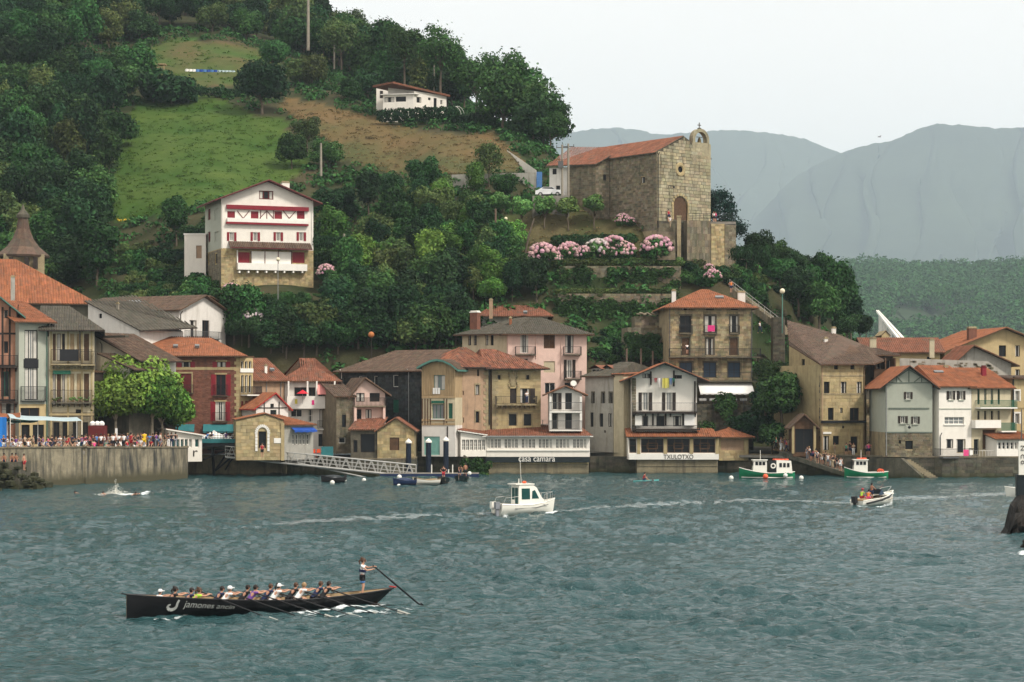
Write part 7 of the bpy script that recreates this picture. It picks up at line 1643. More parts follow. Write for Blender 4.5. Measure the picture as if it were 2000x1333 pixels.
def fig(pose,fingers=False,slim=1.0,leg='short'):
    p=base_pose();p.update(pose);g=slim
    r=dict(pelvis=(.13*g,.15*g),waist=(.10*g,.125*g),chest=(.105*g,.15*g),neck=(.05,.05),head=(.095,.085),hipL=(.085,.085),kneeL=(.058,.058),ankL=(.042,.042),toeL=(.035,.045),shL=(.055,.055),elL=(.04,.04),wrL=(.03,.03),haL=(.032,.045))
    for k in list(r):
        if k.endswith('L'):r[k[:-1]+'R']=r[k]
    nd=lambda ks,f=1.0:{k:(*p[k],r[k][0]*f,r[k][1]*f)for k in ks}
    E=[('pelvis','waist'),('waist','chest'),('chest','neck'),('neck','head')]
    for s in 'LR':E+=[('pelvis','hip'+s),('hip'+s,'knee'+s),('knee'+s,'ank'+s),('ank'+s,'toe'+s),('chest','sh'+s),('sh'+s,'el'+s),('el'+s,'wr'+s),('wr'+s,'ha'+s)]
    N_=nd(p.keys());
    # head: chin and crown
    hd=Vector(p['head']);nk=Vector(p['neck']);up=(hd-nk).normalized();N_['crown']=(*(hd+up*.10),.075,.07);E.append(('head','crown'))
    if fingers:
        for s in 'LR':
            w_,h_=Vector(p['wr'+s]),Vector(p['ha'+s]);d=(h_-w_).normalized();a=d.cross(ZU).normalized()if abs(d.z)<.9 else Vector((0,1,0));n=a.cross(d)
            for i,(off,ln)in enumerate(((-.032,.07),(-.011,.08),(.011,.075),(.032,.06))):
                b0=h_+a*off;k1,k2,k3='f%s%d'%(s,i),'g%s%d'%(s,i),'i%s%d'%(s,i)
                N_[k1]=(*(b0+d*.02),.010,.010);N_[k2]=(*(b0+d*(.02+ln*.5)-n*.015),.009,.009);N_[k3]=(*(b0+d*(.02+ln*.6)-n*.05),.008,.008);E+=[('ha'+s,k1),(k1,k2),(k2,k3)]
            N_['t'+s]=(*(h_-d*.02+a*.05),.011,.011);N_['u'+s]=(*(h_+d*.02+a*.06-n*.03),.010,.010);E+=[('ha'+s,'t'+s),('t'+s,'u'+s)]
    root={'pelvis':N_.pop('pelvis')};root.update(N_);out={'body':skin_mesh(root,E,'body')}
    # shirt
    q=nd(['waist','pelvis','chest','shL','shR'],1.16);
    for s in 'LR':a,b=Vector(p['sh'+s]),Vector(p['el'+s]);q['m'+s]=(*a.lerp(b,.55),.06,.06)
    c,n_=Vector(p['chest']),Vector(p['neck']);q['up']=(*c.lerp(n_,.62),.085,.12);pl,w_=Vector(p['pelvis']),Vector(p['waist']);q['pelvis']=(*pl.lerp(w_,.2),.145*g,.165*g)
    out['shirt']=skin_mesh(q,[('waist','pelvis'),('waist','chest'),('chest','up'),('chest','shL'),('chest','shR'),('shL','mL'),('shR','mR')],'shirt')
    t=.62 if leg=='short' else.92;q={'pelvis':(*p['pelvis'],.142*g,.165*g)};ee=[]
    for s in 'LR':
        a,k,an=Vector(p['hip'+s]),Vector(p['knee'+s]),Vector(p['ank'+s]);q['h'+s]=(*a,.10,.10);ee+=[('pelvis','h'+s)]
        if leg=='short':q['k'+s]=(*a.lerp(k,.8),.088,.088);ee+=[('h'+s,'k'+s)]
        else:q['k'+s]=(*k,.075,.075);q['a'+s]=(*k.lerp(an,.88),.062,.062);ee+=[('h'+s,'k'+s),('k'+s,'a'+s)]
    out['trousers']=skin_mesh(q,ee,'trousers')
    b=MB();fw=Vector((1,0,0));hc=hd+up*.035-fw*.03;b.ball(hc,.118,0,(1,1,1),12,8,(1.0,.9,1.08));V=[]
    keep=[f for f in b.f if sum((Vector(b.v[i])-hd).dot(up)for i in f)/len(f)>.02 or sum((Vector(b.v[i])-hc).dot(fw)for i in f)/len(f)<-.01];b.f=keep;b.m=[0]*len(keep);b.c=[(1,1,1)]*len(keep);out['hair']=b.mesh('hair',smooth=True)
    b=MB();b.ball(hd+fw*.098,.016,0,(1,1,1),6,4,(1.4,1,1.5));b.ball(hd+fw*.0+Vector((0,.088,0)),.02,0,(1,1,1),6,4,(1,.5,1.4));b.ball(hd+Vector((0,-.088,0)),.02,0,(1,1,1),6,4,(1,.5,1.4));out['face']=b.mesh('nose_and_ears',smooth=True)
    b=MB();[b.ball(hd+Vector((.088,y,.03)),.011,0,(1,1,1),6,4)for y in(-.032,.032)];b.ball(hd+Vector((.088,0,-.055)),.018,0,(1,1,1),6,4,(.6,1.6,.4));out['eyes']=b.mesh('eyes_and_mouth',smooth=True)
    out['hd']=hd;out['up']=up;return out
def sit(h=.45,lean=.1,arms=None):
    d=dict(pelvis=(0,0,h+.10),waist=(lean*.3,0,h+.26),chest=(lean,0,h+.46),neck=(lean*1.3,0,h+.61),head=(lean*1.4+.03,0,h+.76),hipL=(.06,.10,h+.07),kneeL=(.44,.13,h+.06),ankL=(.44,.13,.08),toeL=(.58,.14,.04),
             hipR=(.06,-.10,h+.07),kneeR=(.44,-.13,h+.06),ankR=(.44,-.13,.08),toeR=(.58,-.14,.04),shL=(lean*1.1,.18,h+.56),elL=(lean+.05,.25,h+.32),wrL=(lean+.25,.16,h+.25),haL=(lean+.33,.13,h+.24),
             shR=(lean*1.1,-.18,h+.56),elR=(lean+.05,-.25,h+.32),wrR=(lean+.25,-.16,h+.25),haR=(lean+.33,-.13,h+.24));d.update(arms or{});return d
FG={
 'stand':fig({}),'stand_long':fig({},leg='long'),
 'walk':fig(dict(kneeL=(.20,.09,.52),ankL=(.30,.09,.12),toeL=(.45,.10,.10),kneeR=(-.08,-.09,.50),ankR=(-.30,-.09,.14),toeR=(-.20,-.1,.04),elL=(-.14,.24,1.18),wrL=(-.16,.25,.95),haL=(-.14,.25,.88),elR=(.10,-.24,1.16),wrR=(.28,-.22,1.0),haR=(.34,-.21,.97)),leg='long'),
 'fold':fig(dict(elL=(.04,.25,1.18),wrL=(.20,.08,1.20),haL=(.21,.0,1.22),elR=(.04,-.25,1.18),wrR=(.22,-.08,1.16),haR=(.23,0,1.17),kneeR=(.06,-.11,.5)),leg='long'),
 'hips':fig(dict(elL=(-.10,.38,1.2),wrL=(.02,.2,1.02),haL=(.06,.17,1.0),elR=(-.10,-.38,1.2),wrR=(.02,-.2,1.02),haR=(.06,-.17,1.0))),
 'sit':fig(sit()),'sit_fwd':fig(sit(lean=.28)),'sit_low':fig(dict(sit(.05,.12),kneeL=(.32,.16,.30),ankL=(.52,.16,.08),toeL=(.65,.17,.05),kneeR=(.32,-.16,.30),ankR=(.52,-.16,.08),toeR=(.65,-.17,.05),wrL=(.36,.16,.38),haL=(.42,.16,.36),wrR=(.36,-.16,.38),haR=(.42,-.16,.36))),
 'bend':fig(dict(waist=(.05,0,1.08),chest=(.22,0,1.22),neck=(.34,0,1.30),head=(.46,0,1.36),shL=(.28,.18,1.28),shR=(.28,-.18,1.28),elL=(.38,.2,1.02),elR=(.38,-.2,1.02),wrL=(.48,.16,.82),wrR=(.48,-.16,.82),haL=(.5,.15,.76),haR=(.5,-.15,.76))),
 'row':fig(dict(sit(.30,.30),kneeL=(.40,.13,.52),ankL=(.72,.13,.16),toeL=(.80,.13,.26),kneeR=(.40,-.13,.52),ankR=(.72,-.13,.16),toeR=(.80,-.13,.26),shL=(.34,.19,.88),shR=(.34,-.19,.88),elL=(.60,.22,.84),elR=(.60,-.22,.84),wrL=(.84,.14,.90),wrR=(.84,-.14,.90),haL=(.92,.12,.91),haR=(.92,-.12,.91)),fingers=True),
 'cox':fig(dict(waist=(.0,0,1.10),chest=(.03,0,1.32),head=(.06,0,1.62),elL=(.26,.20,1.30),wrL=(.48,.10,1.36),haL=(.56,.06,1.38),elR=(.20,-.30,1.22),wrR=(.42,-.12,1.24),haR=(.50,-.04,1.27),kneeL=(.05,.14,.5),ankL=(-.02,.17,.08),toeL=(.13,.19,.04),kneeR=(.05,-.14,.5),ankR=(-.02,-.17,.08),toeR=(.13,-.19,.04)),fingers=True,slim=.9),
 'drive':fig(dict(elL=(.12,.28,1.18),wrL=(.36,.2,1.12),haL=(.43,.18,1.12),elR=(.12,-.28,1.18),wrR=(.36,-.2,1.12),haR=(.43,-.18,1.12)),slim=1.05),
 'swim':fig(dict(pelvis=(-.3,0,-.25),waist=(-.2,0,-.17),chest=(-.02,0,-.06),neck=(.10,0,.02),head=(.18,0,.13),hipL=(-.36,.1,-.28),kneeL=(-.7,.12,-.4),ankL=(-1.05,.12,-.45),toeL=(-1.15,.12,-.5),hipR=(-.36,-.1,-.28),kneeR=(-.7,-.12,-.4),ankR=(-1.05,-.12,-.45),toeR=(-1.15,-.12,-.5),shL=(.02,.18,0),shR=(.02,-.18,0),elL=(.2,.34,.08),wrL=(.42,.36,.02),haL=(.5,.35,-.02),elR=(.1,-.36,-.1),wrR=(.3,-.4,-.15),haR=(.36,-.4,-.18))),
}
for f in FG.values():
    for k in('body','shirt','trousers','hair','face','eyes'):f[k].materials.clear();f[k].materials.append(M['skin'])
def person(pose,loc,rz,shirt,legs,label,hair='hair_dark',skin='skin',s=1.0,group=None,cap=None,bun=False,parent_face=False,dz=0.0):
    f=FG[pose];t=thing('person',label,'person',(loc[0],loc[1],loc[2]+dz),rz,group,s);sk=skin
    mobj('body',f['body'],t,[M[sk]])
    if shirt:mobj('shirt',f['shirt'],t,[M[shirt]])
    if legs:mobj('trousers',f['trousers'],t,[M[legs]])
    mobj('hair',f['hair'],t,[M[hair]]);mobj('face',f['face'],t,[M[sk]]);mobj('eyes',f['eyes'],t,[M['hair_dark']])
    hd=f['hd']
    if cap:
        b=MB();b.ball(hd+Vector((-.02,0,.06)),.128,0,(1,1,1),10,6,(1,.92,.85));b.fbox((hd+Vector((.1,0,.06)),Vector((1,0,0)),Vector((0,1,0)),ZU),-.02,.09,-.07,.07,-.01,.01);b.build('cap',M[cap],t,local=True)
    if bun:b=MB();b.ball(hd+Vector((-.10,0,.14)),.055,0,(1,1,1),8,5);b.tube([hd+Vector((-.11,0,.08)),hd+Vector((-.2,0,0)),hd+Vector((-.18,0,-.16))],[.04,.045,.015],6);b.build('ponytail',M[hair],t,local=True)
    return t
TOPS=[('cloth_white','white'),('cloth_white','white'),('cloth_black','black'),('cloth_black','black'),('cloth_black','black'),('cloth_navy','navy'),('cloth_navy','navy'),('cloth_grey','grey'),('cloth_red','red'),('cloth_pink','pink'),('cloth_green','green'),('cloth_blue','blue'),('cloth_tan','tan'),('cloth_purple','purple')]
BOTS=[('cloth_black','black trousers'),('cloth_navy','navy trousers'),('cloth_tan','tan trousers'),('cloth_grey','grey trousers'),('cloth_white','white trousers')]
HR=[('hair_dark','dark haired'),('hair_brown','brown haired'),('hair_fair','fair haired')]
PW={'stand':'standing','stand_long':'standing','walk':'walking','fold':'arms folded','hips':'hands on hips','sit':'sitting','sit_fwd':'sitting bent forward','sit_low':'sitting','bend':'bending over'}
def crowd(pts,where,group,poses,rzs=(0,6.28)):
    for i,(u,Y,z)in enumerate(pts):
        ps=RN.choice(poses);tp,bt,hr=RN.choice(TOPS),RN.choice(BOTS),RN.choice(HR);p=at(u,781,Y);dz=-.12 if ps.startswith('sit')and ps!='sit_low' else 0
        person(ps,(p.x,p.y,z+dz),RN.uniform(*rzs),tp[0],bt[0],'%s person, %s top, %s, %s %s'%(hr[1],tp[1],bt[1],PW[ps],where),hr[0],RN.choice(['skin','skin_tan','skin']),RN.uniform(.92,1.06),group)
# crowd on the left quay wall (deck at 2.75, coping at ~3.9)
pts=[]
for i in range(20):u=6+i*8.6+RN.uniform(-2,2);pts.append((u,lerp(219,227,u/165)+RN.uniform(1.2,2.2),3.64))
crowd(pts,'by the quay awnings','people near the awnings on the quay',['stand','stand_long','fold','stand','hips'])
pts=[]
for i in range(14):u=20+i*11+RN.uniform(-3,3);pts.append((u,lerp(219,226,u/165)+.3,4.12))
crowd(pts,'on the quay wall by the awnings','people sitting on the quay wall by the awnings',['sit_low'])
pts=[]
for i in range(25):u=168+i*7.3+RN.uniform(-2,2);pts.append((u,lerp(228,242,(u-168)/200)+RN.uniform(1.0,3.8),3.64))
crowd(pts,'under the plane trees','people under the plane trees on the quay',['stand','stand_long','fold','walk','hips'])
pts=[]
for i in range(10):u=170+i*16+RN.uniform(-3,3);pts.append((u,lerp(227.5,239,(u-170)/170)+.35,3.86))
crowd(pts,'on the quay wall by the plane trees','people sitting on the quay wall by the plane trees',['sit_low'])
# particular people on the quay
def pp(u,Y,z,*a,**k):p=at(u,781,Y);return person(a[0],(p.x,p.y,z),a[1],*a[2:],**k)
pp(282,235.5,3.64,'stand',1.5,'yellow_suit','yellow_suit','person in a bright yellow full suit standing among the crowd',s=1.18);pp(275,234.9,3.9,'sit_low',-1.6,'cloth_white','cloth_tan','person in white shirt leaning back beside the yellow suit',s=1.1)
pp(167,227.2,3.9,'bend',-1.8,'cloth_pink','cloth_pink','person in bright pink bending at the notch of the quay wall',s=.95);pp(265,234.6,3.85,'sit_low',-1.5,'cloth_pink','cloth_pink','person in pink trousers sitting near the yellow suit');pp(256,234.8,3.64,'stand',1.0,'cloth_red','cloth_red','tall person in a dark red dress beside the pink sitter',s=1.08)
for i,u in enumerate((221,232,242)):pp(u,231.8+i*.7,3.64,'stand_long',1.57,'cloth_white','cloth_black','person in white shirt and black trousers, %s of the trio by the trees'%('left','middle','right')[i],s=1.05)
pp(312,238.9,3.64,'stand',.5,'cloth_white','cloth_blue','person in white top and blue shorts at the right end of the quay crowd',s=1.05)
pp(4,217,2.4,'stand',1.4,'cloth_white','cloth_black','person in a pale top and black shorts on the stair at the left edge',s=1.1)
# bathers on the rocks
rk=thing('rock_steps','mossy rock and broken concrete steps at the foot of the quay wall','rock',at(20,930,215));b=MB()
for i in range(130):
    u=RN.uniform(-60,95);k=max(0,1-max(0,u-40)/60);v=RN.uniform(lerp(955,905,k),968);p=at(u,v,RN.uniform(208,216)+max(0,u)*.05);s=RN.uniform(.2,.65);b.ball(p,s,0,jit((1,1,1),.5),5,3,(RN.uniform(.8,1.6),1,RN.uniform(.5,1.1)))
b.build('boulders',M['weed_rock'],rk)['kind']='stuff';b=MB();p0=at(-60,781,214);p1=at(45,781,215.5);b.box(p0.x,p1.x,213.5,219,-1,zat(903,214));b.build('ledge',M['quay_dark'],rk)
zl=zat(903,214)
for i,(u,ps)in enumerate(((-4,'sit_low'),(8,'sit_low'),(24,'sit_low'),(31,'sit_low'))):pp(u,214.4,zl,ps,-1.4,None,'cloth_navy','bare-chested bather sitting on the ledge, %s from the left edge'%('first','second','third','fourth')[i],skin='skin_tan',s=1.0)
pp(47,215,zl-.9,'stand',-.4,None,'cloth_red','bather in red shorts standing at the end of the rock ledge',skin='skin')
# right quay people
pts=[]
for i in range(16):u=1518+i*5+RN.uniform(-2,2);pts.append((u,253.9+RN.uniform(.5,2.0),2.9-(u-1522)*.012))
crowd(pts,'at the head of the landing ramp','people at the head of the landing ramp',['stand','stand_long','walk','fold'])
pts=[]
for i in range(18):u=1572+i*4.2+RN.uniform(-1.5,1.5);t_=(u-1522)/128;pts.append((u,lerp(253.5,247.5,t_)+RN.uniform(.3,2.0),lerp(2.9,.5,t_)+.02))
crowd(pts,'on the sloping landing ramp','people on the sloping landing ramp',['stand_long','stand','bend','fold'])
pts=[(u,252.9+RN.uniform(0,2),2.3)for u in(1622,1630,1653,1660,1667,1694,1697)]
crowd(pts,'before the ashlar house','people on the quay before the ashlar house',['stand','hips','fold'])
p=at(1731,880,248.2);t=thing('parasol','folded red parasol beside the mossy stairs','parasol',(p.x,p.y,2.35));b=MB();b.tube([(p.x,p.y,2.35),(p.x,p.y,3.2)],.04,6);b.build('pole',M['steel'],t);b=MB();b.tube([(p.x,p.y,2.7),(p.x,p.y,2.9),(p.x,p.y,3.9)],[.25,.35,.04],8);b.build('canopy',M['cloth_pink'],t)
# chapel and stair walkers
pp(1306,299.5,zt0*0+zat(432,299),'stand',-1.2,'cloth_red','cloth_navy','person in red top standing left of the chapel door');pp(1309,298.2,zat(445,298),'walk',1.2,'cloth_white','cloth_tan','person climbing the chapel stairs in a pale shirt');pp(1394,303,zat(432,300),'stand',-1.0,'cloth_white','cloth_black','person in white leaning at the chapel terrace railing',s=.98);pp(1398,303.4,zat(432,300),'stand',2.5,'cloth_pink','cloth_navy','person in pink at the chapel terrace railing')
pp(1428,287.5,zat(572,287.5),'hips',-1.3,'cloth_orange','cloth_navy','person in orange on the path above the stone house roof');pp(1484,280,zat(652,280),'walk',-.8,'cloth_white','cloth_navy','person in white walking down the hill stairs')
pp(1342,271.5,zat(692,272.3),'bend',1.6,'cloth_white','cloth_black','person leaning over the iron balcony of the stone house',s=.9)
pp(1003,260.8,zat(829,260),'stand',-1.5,'cloth_white','cloth_black','waiter in white shirt on the terrace of the ochre mansion')
pp(1029,258.6,zat(789,259),'fold',-1.5,'cloth_white','cloth_navy','person in white on the corbelled balcony of the mansion',s=.95)
pp(512,245.6,2.36,'stand',-1.5,'cloth_red','cloth_black','person in red standing in the arched stone doorway')

# ================================================================ quay furniture on the left
def tent(name,label,pts,m,poles=True,zb=3.2):
    """sheet awning: corner points; poles go down"""
    P_=[at(*q)for q in pts];t=thing(name,label,'awning',P_[0]);b=MB();n=8
    for i in range(n):
        for j in range(3):
            f=lambda a,c:P_[0].lerp(P_[1],a).lerp(P_[3].lerp(P_[2],a),c)-ZU*(.18*math.sin(PI*a)*(1+.4*math.sin(9*a)))
            b.poly([f(i/n,j/3),f((i+1)/n,j/3),f((i+1)/n,(j+1)/3),f(i/n,(j+1)/3)])
    b.build('sheet',M[m],t)
    if poles:
        for q in P_:b=MB();b.tube([(q.x,q.y,zb-.4),q],.045,6);b.build('pole',M['white_paint'],t)
    return t
tent('awning','long pale grey awning sheet over the left quay crowd',[(20,817,229),(160,822,231),(150,815,236),(15,808,234)],'grey_cloth')
tent('awning','turquoise awning sheet under the grey one',[(14,824,230),(74,824,231),(74,819,235),(12,818,235)],'aqua_cloth');tent('awning','orange awning sheet at the left edge',[(-60,812,230),(40,815,231),(40,806,235),(-60,804,235)],'tile_orange')
t=thing('blue_tarp','bright blue tarpaulin screen hanging at the left edge','tarpaulin',at(-20,860,229));b=MB();n=10
for i in range(n):a,c=at(lerp(-70,13,i/n),815,228.5+.15*(i%2)),at(lerp(-70,13,(i+1)/n),815,228.5+.15*((i+1)%2));b.poly([(a.x,a.y,3.0),(c.x,c.y,3.0),c,a])
b.build('sheet',M['blue_tarp'],t);
t=thing('red_booth','dark red booth with white bundles on top under the plane trees','booth',at(190,870,236));p=t.location;b=MB();b.box(p.x-.95,p.x+.95,235.5,237,3.4,6.3);b.build('body',M['red_dark'],t);b=MB();[b.ball((p.x+x,236,6.5),.35,0,(1,1,1),7,5)for x in(-.55,0,.5)];b.build('bundles',M['white_cloth'],t)
for i,(u,hgt)in enumerate(((202,1.9),(227,1.7))):t=thing('white_banner','upright white banner in the crowd, %s one'%('left','right')[i],'banner',at(u,868,237));p=t.location;b=MB();b.box(p.x-.13,p.x+.13,237,237.1,3.0,zat(834+3*i,237));b.build('cloth',M['white_cloth'],t)
t=thing('waste_container','green waste container behind the quay wall','bin',at(154,870,230));p=t.location;b=MB();b.box(p.x-.6,p.x+.6,229.5,230.4,3.0,4.75);b.build('body',M['cloth_green'],t);b=MB();b.box(p.x-.65,p.x+.65,229.4,230.5,4.752,4.9);b.build('lid',M['green_paint'],t)
# white kiosk hanging over the water and the iron terrace
h=House('white_kiosk','white wooden kiosk with sloping red roof hanging over the water at the quay corner','kiosk',328,246.5,394.5,248.5,5,zat(902,248),zat(853,248),'plaster_clean')
zl,zr=h.px('F',330,838)[1],h.px('F',394,851)[1];h.mono('F',zl,zr);h.mono('B',zr,zl);h.hull['L'][2]=(5,zl);h.hull['L'][3]=(0,zl);h.hull['R'][2]=(5,zr);h.hull['R'][3]=(0,zr);sl=(zr-zl)/h.w
h.roof([[(-.4,-.5,zl+.12-.4*-sl),(h.w+.4,-.5,zr+.12+.4*sl),(h.w+.4,5.2,zr+.12+.4*sl),(-.4,5.2,zl+.12-.4*-sl)]],tile='tile_red',fascia='white_paint')
for a in(337,345,353,361,369,381):h.win('F',a,858,a+6 if a<380 else 389,874,fm='white_paint',n=(1,1),glass='glass_teal')
h.walls();sign_text(h,'F','r',377,880,386,892,'wood_dark',.03)
t=thing('iron_terrace','dark iron terrace platform on braced struts over the water','platform',at(432,858,252));A,B=at(392,781,250),at(468,781,251);zt_=zat(858,250.5);b=MB();b.box(A.x,B.x,249.5,256,zt_-.45,zt_);b.build('deck',M['teal_cloth'],t)
b=MB();b.box(A.x,B.x,249.7,249.9,zt_-.9,zt_-.45-.003)
q0=at(418,922,252);
for(u,v)in((460,862),(462,885)):b.tube([q0+ZU*(0 if v<870 else.0),at(u,v,250.2)],.12,6)
b.tube([at(397,898,250.5),at(462,872,250.2)],.1,6);b.tube([q0-ZU*.6,Vector((q0.x,250.5,zt_-.4))],.18,8);b.tube([at(440,918,252),at(462,884,250.3)],.1,6);b.build('strut',M['black_iron'],t)
rail('railing','lattice railing along the iron terrace',[Vector((A.x,249.7,zt_)),Vector((B.x,249.7,zt_))],.9,'black_iron',.35)
for i,u in enumerate((402,410,420,430,441,452)):tp=RN.choice(TOPS);pp(u,252+RN.uniform(0,1),zt_,'sit_fwd',RN.uniform(0,6),tp[0],'cloth_navy','person in %s sitting on the iron terrace, %s from the left'%(tp[1],('first','second','third','fourth','fifth','sixth')[i]),dz=-.45)
for i,(u,v,w_,lb)in enumerate(((418,841,22,'left'),(440,846,18,'middle'),(478,842,17,'right'))):
    p=at(u,868,253.5);t=thing('market_umbrella','square white umbrella on the terrace, the %s of three'%lb,'umbrella',(p.x,p.y,2.6));zt2=zat(v,253.5);w2=w_*253.5/F
    b=MB();b.tube([(p.x,p.y,2.6),(p.x,p.y,zt2)],.04,6);b.build('pole',M['wood_pale'],t);b=MB();ap=Vector((p.x,p.y,zt2));c4=[Vector((p.x+sx*w2,p.y+sy*w2,zt2-.85))for sx,sy in((-1,-1),(1,-1),(1,1),(-1,1))]
    for k in range(4):m_=(c4[k]+c4[(k+1)%4])/2-ZU*-.04;b.poly([ap,c4[k],m_]);b.poly([ap,m_,c4[(k+1)%4]]);b.poly([c4[k],c4[k]-ZU*.22,c4[(k+1)%4]-ZU*.22,c4[(k+1)%4]])
    b.build('canopy',M['white_cloth'],t)
t=thing('white_screen','small white screen panel below the umbrellas','screen',at(475,858,250));b=MB();a,c=at(468,847,250),at(483,861,250);b.box(a.x,c.x,250,250.05,c.z,a.z);b.build('panel',M['white_cloth'],t)
t=thing('planter_box','dark green box with plants behind the gangway','planter',at(640,880,249));a,c=at(628,873,249.5),at(650,885,249.5);b=MB();b.box(a.x,c.x,249.3,250.2,c.z-.5,a.z);b.build('box',M['teal_cloth'],t)
for i,(u,m_,lb)in enumerate(((612,'orange_plastic','left orange'),(622,'orange_plastic','right orange'),(578,'green_paint','green'))):
    t=thing('cafe_chair',lb+' plastic cafe chair behind the gangway','chair',at(u,884,250.5));p=t.location;p.z=2.0+.35;t.location=p;b=MB();b.box(p.x-.22,p.x+.22,250.3,250.75,p.z+.42,p.z+.46);b.build('seat',M[m_],t);b=MB();b.box(p.x-.22,p.x+.22,250.75,250.79,p.z+.47,p.z+.9);b.build('backrest',M[m_],t)
    for sx in(-.2,.2):
        for sy in(250.33,250.72):b=MB();b.tube([(p.x+sx,sy,p.z-.1),(p.x+sx,sy,p.z+.42)],.02,5);b.build('leg',M[m_],t)
# gangway
t=thing('gangway','long white truss gangway sloping down to the pontoon','gangway',at(630,900,248))
A,B=at(440,872,249),at(812,909,246.5);A2,B2=at(440,893,249),at(812,932,246.5);wdt=1.5
for side in(0,wdt):
    o_=Vector((0,side,0));nn_=15
    for(p,q,r_)in((A,B,.06),(A2,B2,.08)):b=MB();b.tube([p+o_,q+o_],r_,6);b.build('chord',M['steel'],t)
    for k in range(1,3):b=MB();b.tube([A.lerp(A2,k/3)+o_,B.lerp(B2,k/3)+o_],.025,5);b.build('rail',M['steel'],t)
    for i in range(nn_+1):b=MB();b.tube([A.lerp(B,i/nn_)+o_,A2.lerp(B2,i/nn_)+o_],.035,5);b.build('upright',M['steel'],t)
    for i in range(nn_):
        b=MB();x0,x1=(i+.15)/nn_,(i+.85)/nn_;b.tube([A2.lerp(B2,x0)+o_,A.lerp(B,(i+.5)/nn_)+o_],.045,5);b.build('brace',M['steel'],t);b=MB();b.tube([A.lerp(B,(i+.5)/nn_)+o_,A2.lerp(B2,x1)+o_],.045,5);b.build('brace',M['steel'],t)
b=MB();
for w_ in(0,):V=[A2,B2,B2+Vector((0,wdt,0)),A2+Vector((0,wdt,0))];b.poly(V);b.poly([p-ZU*.12 for p in V][::-1]);b.poly([V[0],V[0]-ZU*.12,V[1]-ZU*.12,V[1]])
b.build('walkway',M['zinc'],t)
t=thing('boarding_plank','long pale ladder beam slanting under the gangway into the water','beam',at(630,915,248));b=MB();p,q=at(545,897,250),at(714,933,246.8)
for o_ in(0,.35):b.tube([p+Vector((0,o_,0)),q+Vector((0,o_,0))],.09,6)
b.build('beam',M['steel'],t)
t=thing('pontoon','dark blue floating pontoon at the foot of the gangway','pontoon',at(790,934,247));b=MB();p,q=at(742,934,246),at(935,934,246);b.box(p.x,q.x,246,249.3,-.3,.38);b.build('float',M['boat_darkblue'],t);b=MB();n=40
for i in range(n):b.box(lerp(p.x,q.x,i/n)+.01,lerp(p.x,q.x,(i+1)/n)-.01,246.0,249.3,.384,.43,0,jit((1,1,1),.15))
tag(b.build('planks',M['paving'],t),kind='stuff')
for i,(u,vt,Y)in enumerate(((798,858,250.2),(837,857,249.7),(871,854,249.6))):
    p=at(u,930,Y);t=thing('mooring_pile','dark blue mooring pile with white cone, %s of three'%('left','middle','right')[i],'mooring pile',(p.x,p.y,0));zt_=zat(vt+8,Y);b=MB();b.tube([(p.x,p.y,-1.5),(p.x,p.y,zt_)],.33,14);b.build('shaft',M['navy'],t);b=MB();b.tube([(p.x,p.y,zt_+.003),(p.x,p.y,zt_+.18),(p.x,p.y,zt_+.55)],[.42,.42,.04],14);b.build('cap',M['gel_white'],t)
for i,(u,v)in enumerate(((843,908),(884,908),(876,917))):t=thing('bollard_post','short white post on the pontoon, %s'%('left','right','lowest')[i],'post',at(u,930,246.6));p=t.location;b=MB();b.tube([(p.x,246.6,.4),(p.x,246.6,zat(v,246.6))],.07,6);b.build('shaft',M['gel_white'],t)

# ================================================================ boats
def hullmesh(L_,B_,hs,hb,hm_,mats,root,transom=True,nst=18,keel=-.3,deck=None,sheer_m=None,full=.5,name='hull'):
    b=MB();rows=[];nq=6
    for i in range(nst+1):
        t=i/nst;x=-L_/2+L_*t
        if transom:bb=B_/2*(.82+.18*math.sin(min(1,t/.45)*PI/2))*(1-max(0,(t-.45)/.55)**2.3)
        else:bb=B_/2*max(0,math.sin(PI*t))**full
        bb=max(bb,.025);zg=hm_+(hs-hm_)*max(0,1-t/.5)**1.8+(hb-hm_)*max(0,(t-.4)/.6)**1.9;rk=(.10*L_*0 if t<1 else 0)
        row=[]
        for q in range(nq+1):
            f=q/nq;y=bb*(1-f**2.4*(.75+.25*t))if not transom else bb*(1-f**2.6*.85);z=lerp(zg,keel*(1-.3*t),f);xx=x+(.09*L_*.5*(1-f)*max(0,t-.7)/.3 if transom else 0)
            row.append((xx,y,z))
        rows.append(row)
    for sd in(1,-1):
        V=[(x,y*sd,z)for r_ in rows for(x,y,z)in r_];n=nq+1
        b.add(V,[(i*n+q,(i+1)*n+q,(i+1)*n+q+1,i*n+q+1)for i in range(nst)for q in range(nq)])
    b.poly([(x,y,z)for x,y,z in rows[0]]+[(x,-y,z)for x,y,z in rows[0][::-1]])
    o=b.build(name,mats,root,local=True,smooth=True)
    g=MB()
    for sd in(1,-1):g.tube([(r_[0][0],r_[0][1]*sd,r_[0][2])for r_ in rows],.045 if L_<7 else.04,5)
    g.build('gunwale',M[sheer_m or 'white_paint'],root,o,local=True)
    if deck:
        g=MB();zd=deck[0];
        for i in range(nst):a,c=rows[i],rows[i+1];ya,yc=a[0][1]*.96,c[0][1]*.96;dz=(lambda r_:r_[0][2]-.05)if deck[2]else(lambda r_:zd);g.poly([(a[0][0],-ya,dz(a)),(c[0][0],-yc,dz(c)),(c[0][0],yc,dz(c)),(a[0][0],ya,dz(a))])
        g.build('deck',M[deck[1]],root,o,local=True)
    return o,rows
LF=(Vector((0,0,0)),Vector((1,0,0)),Vector((0,1,0)),ZU)
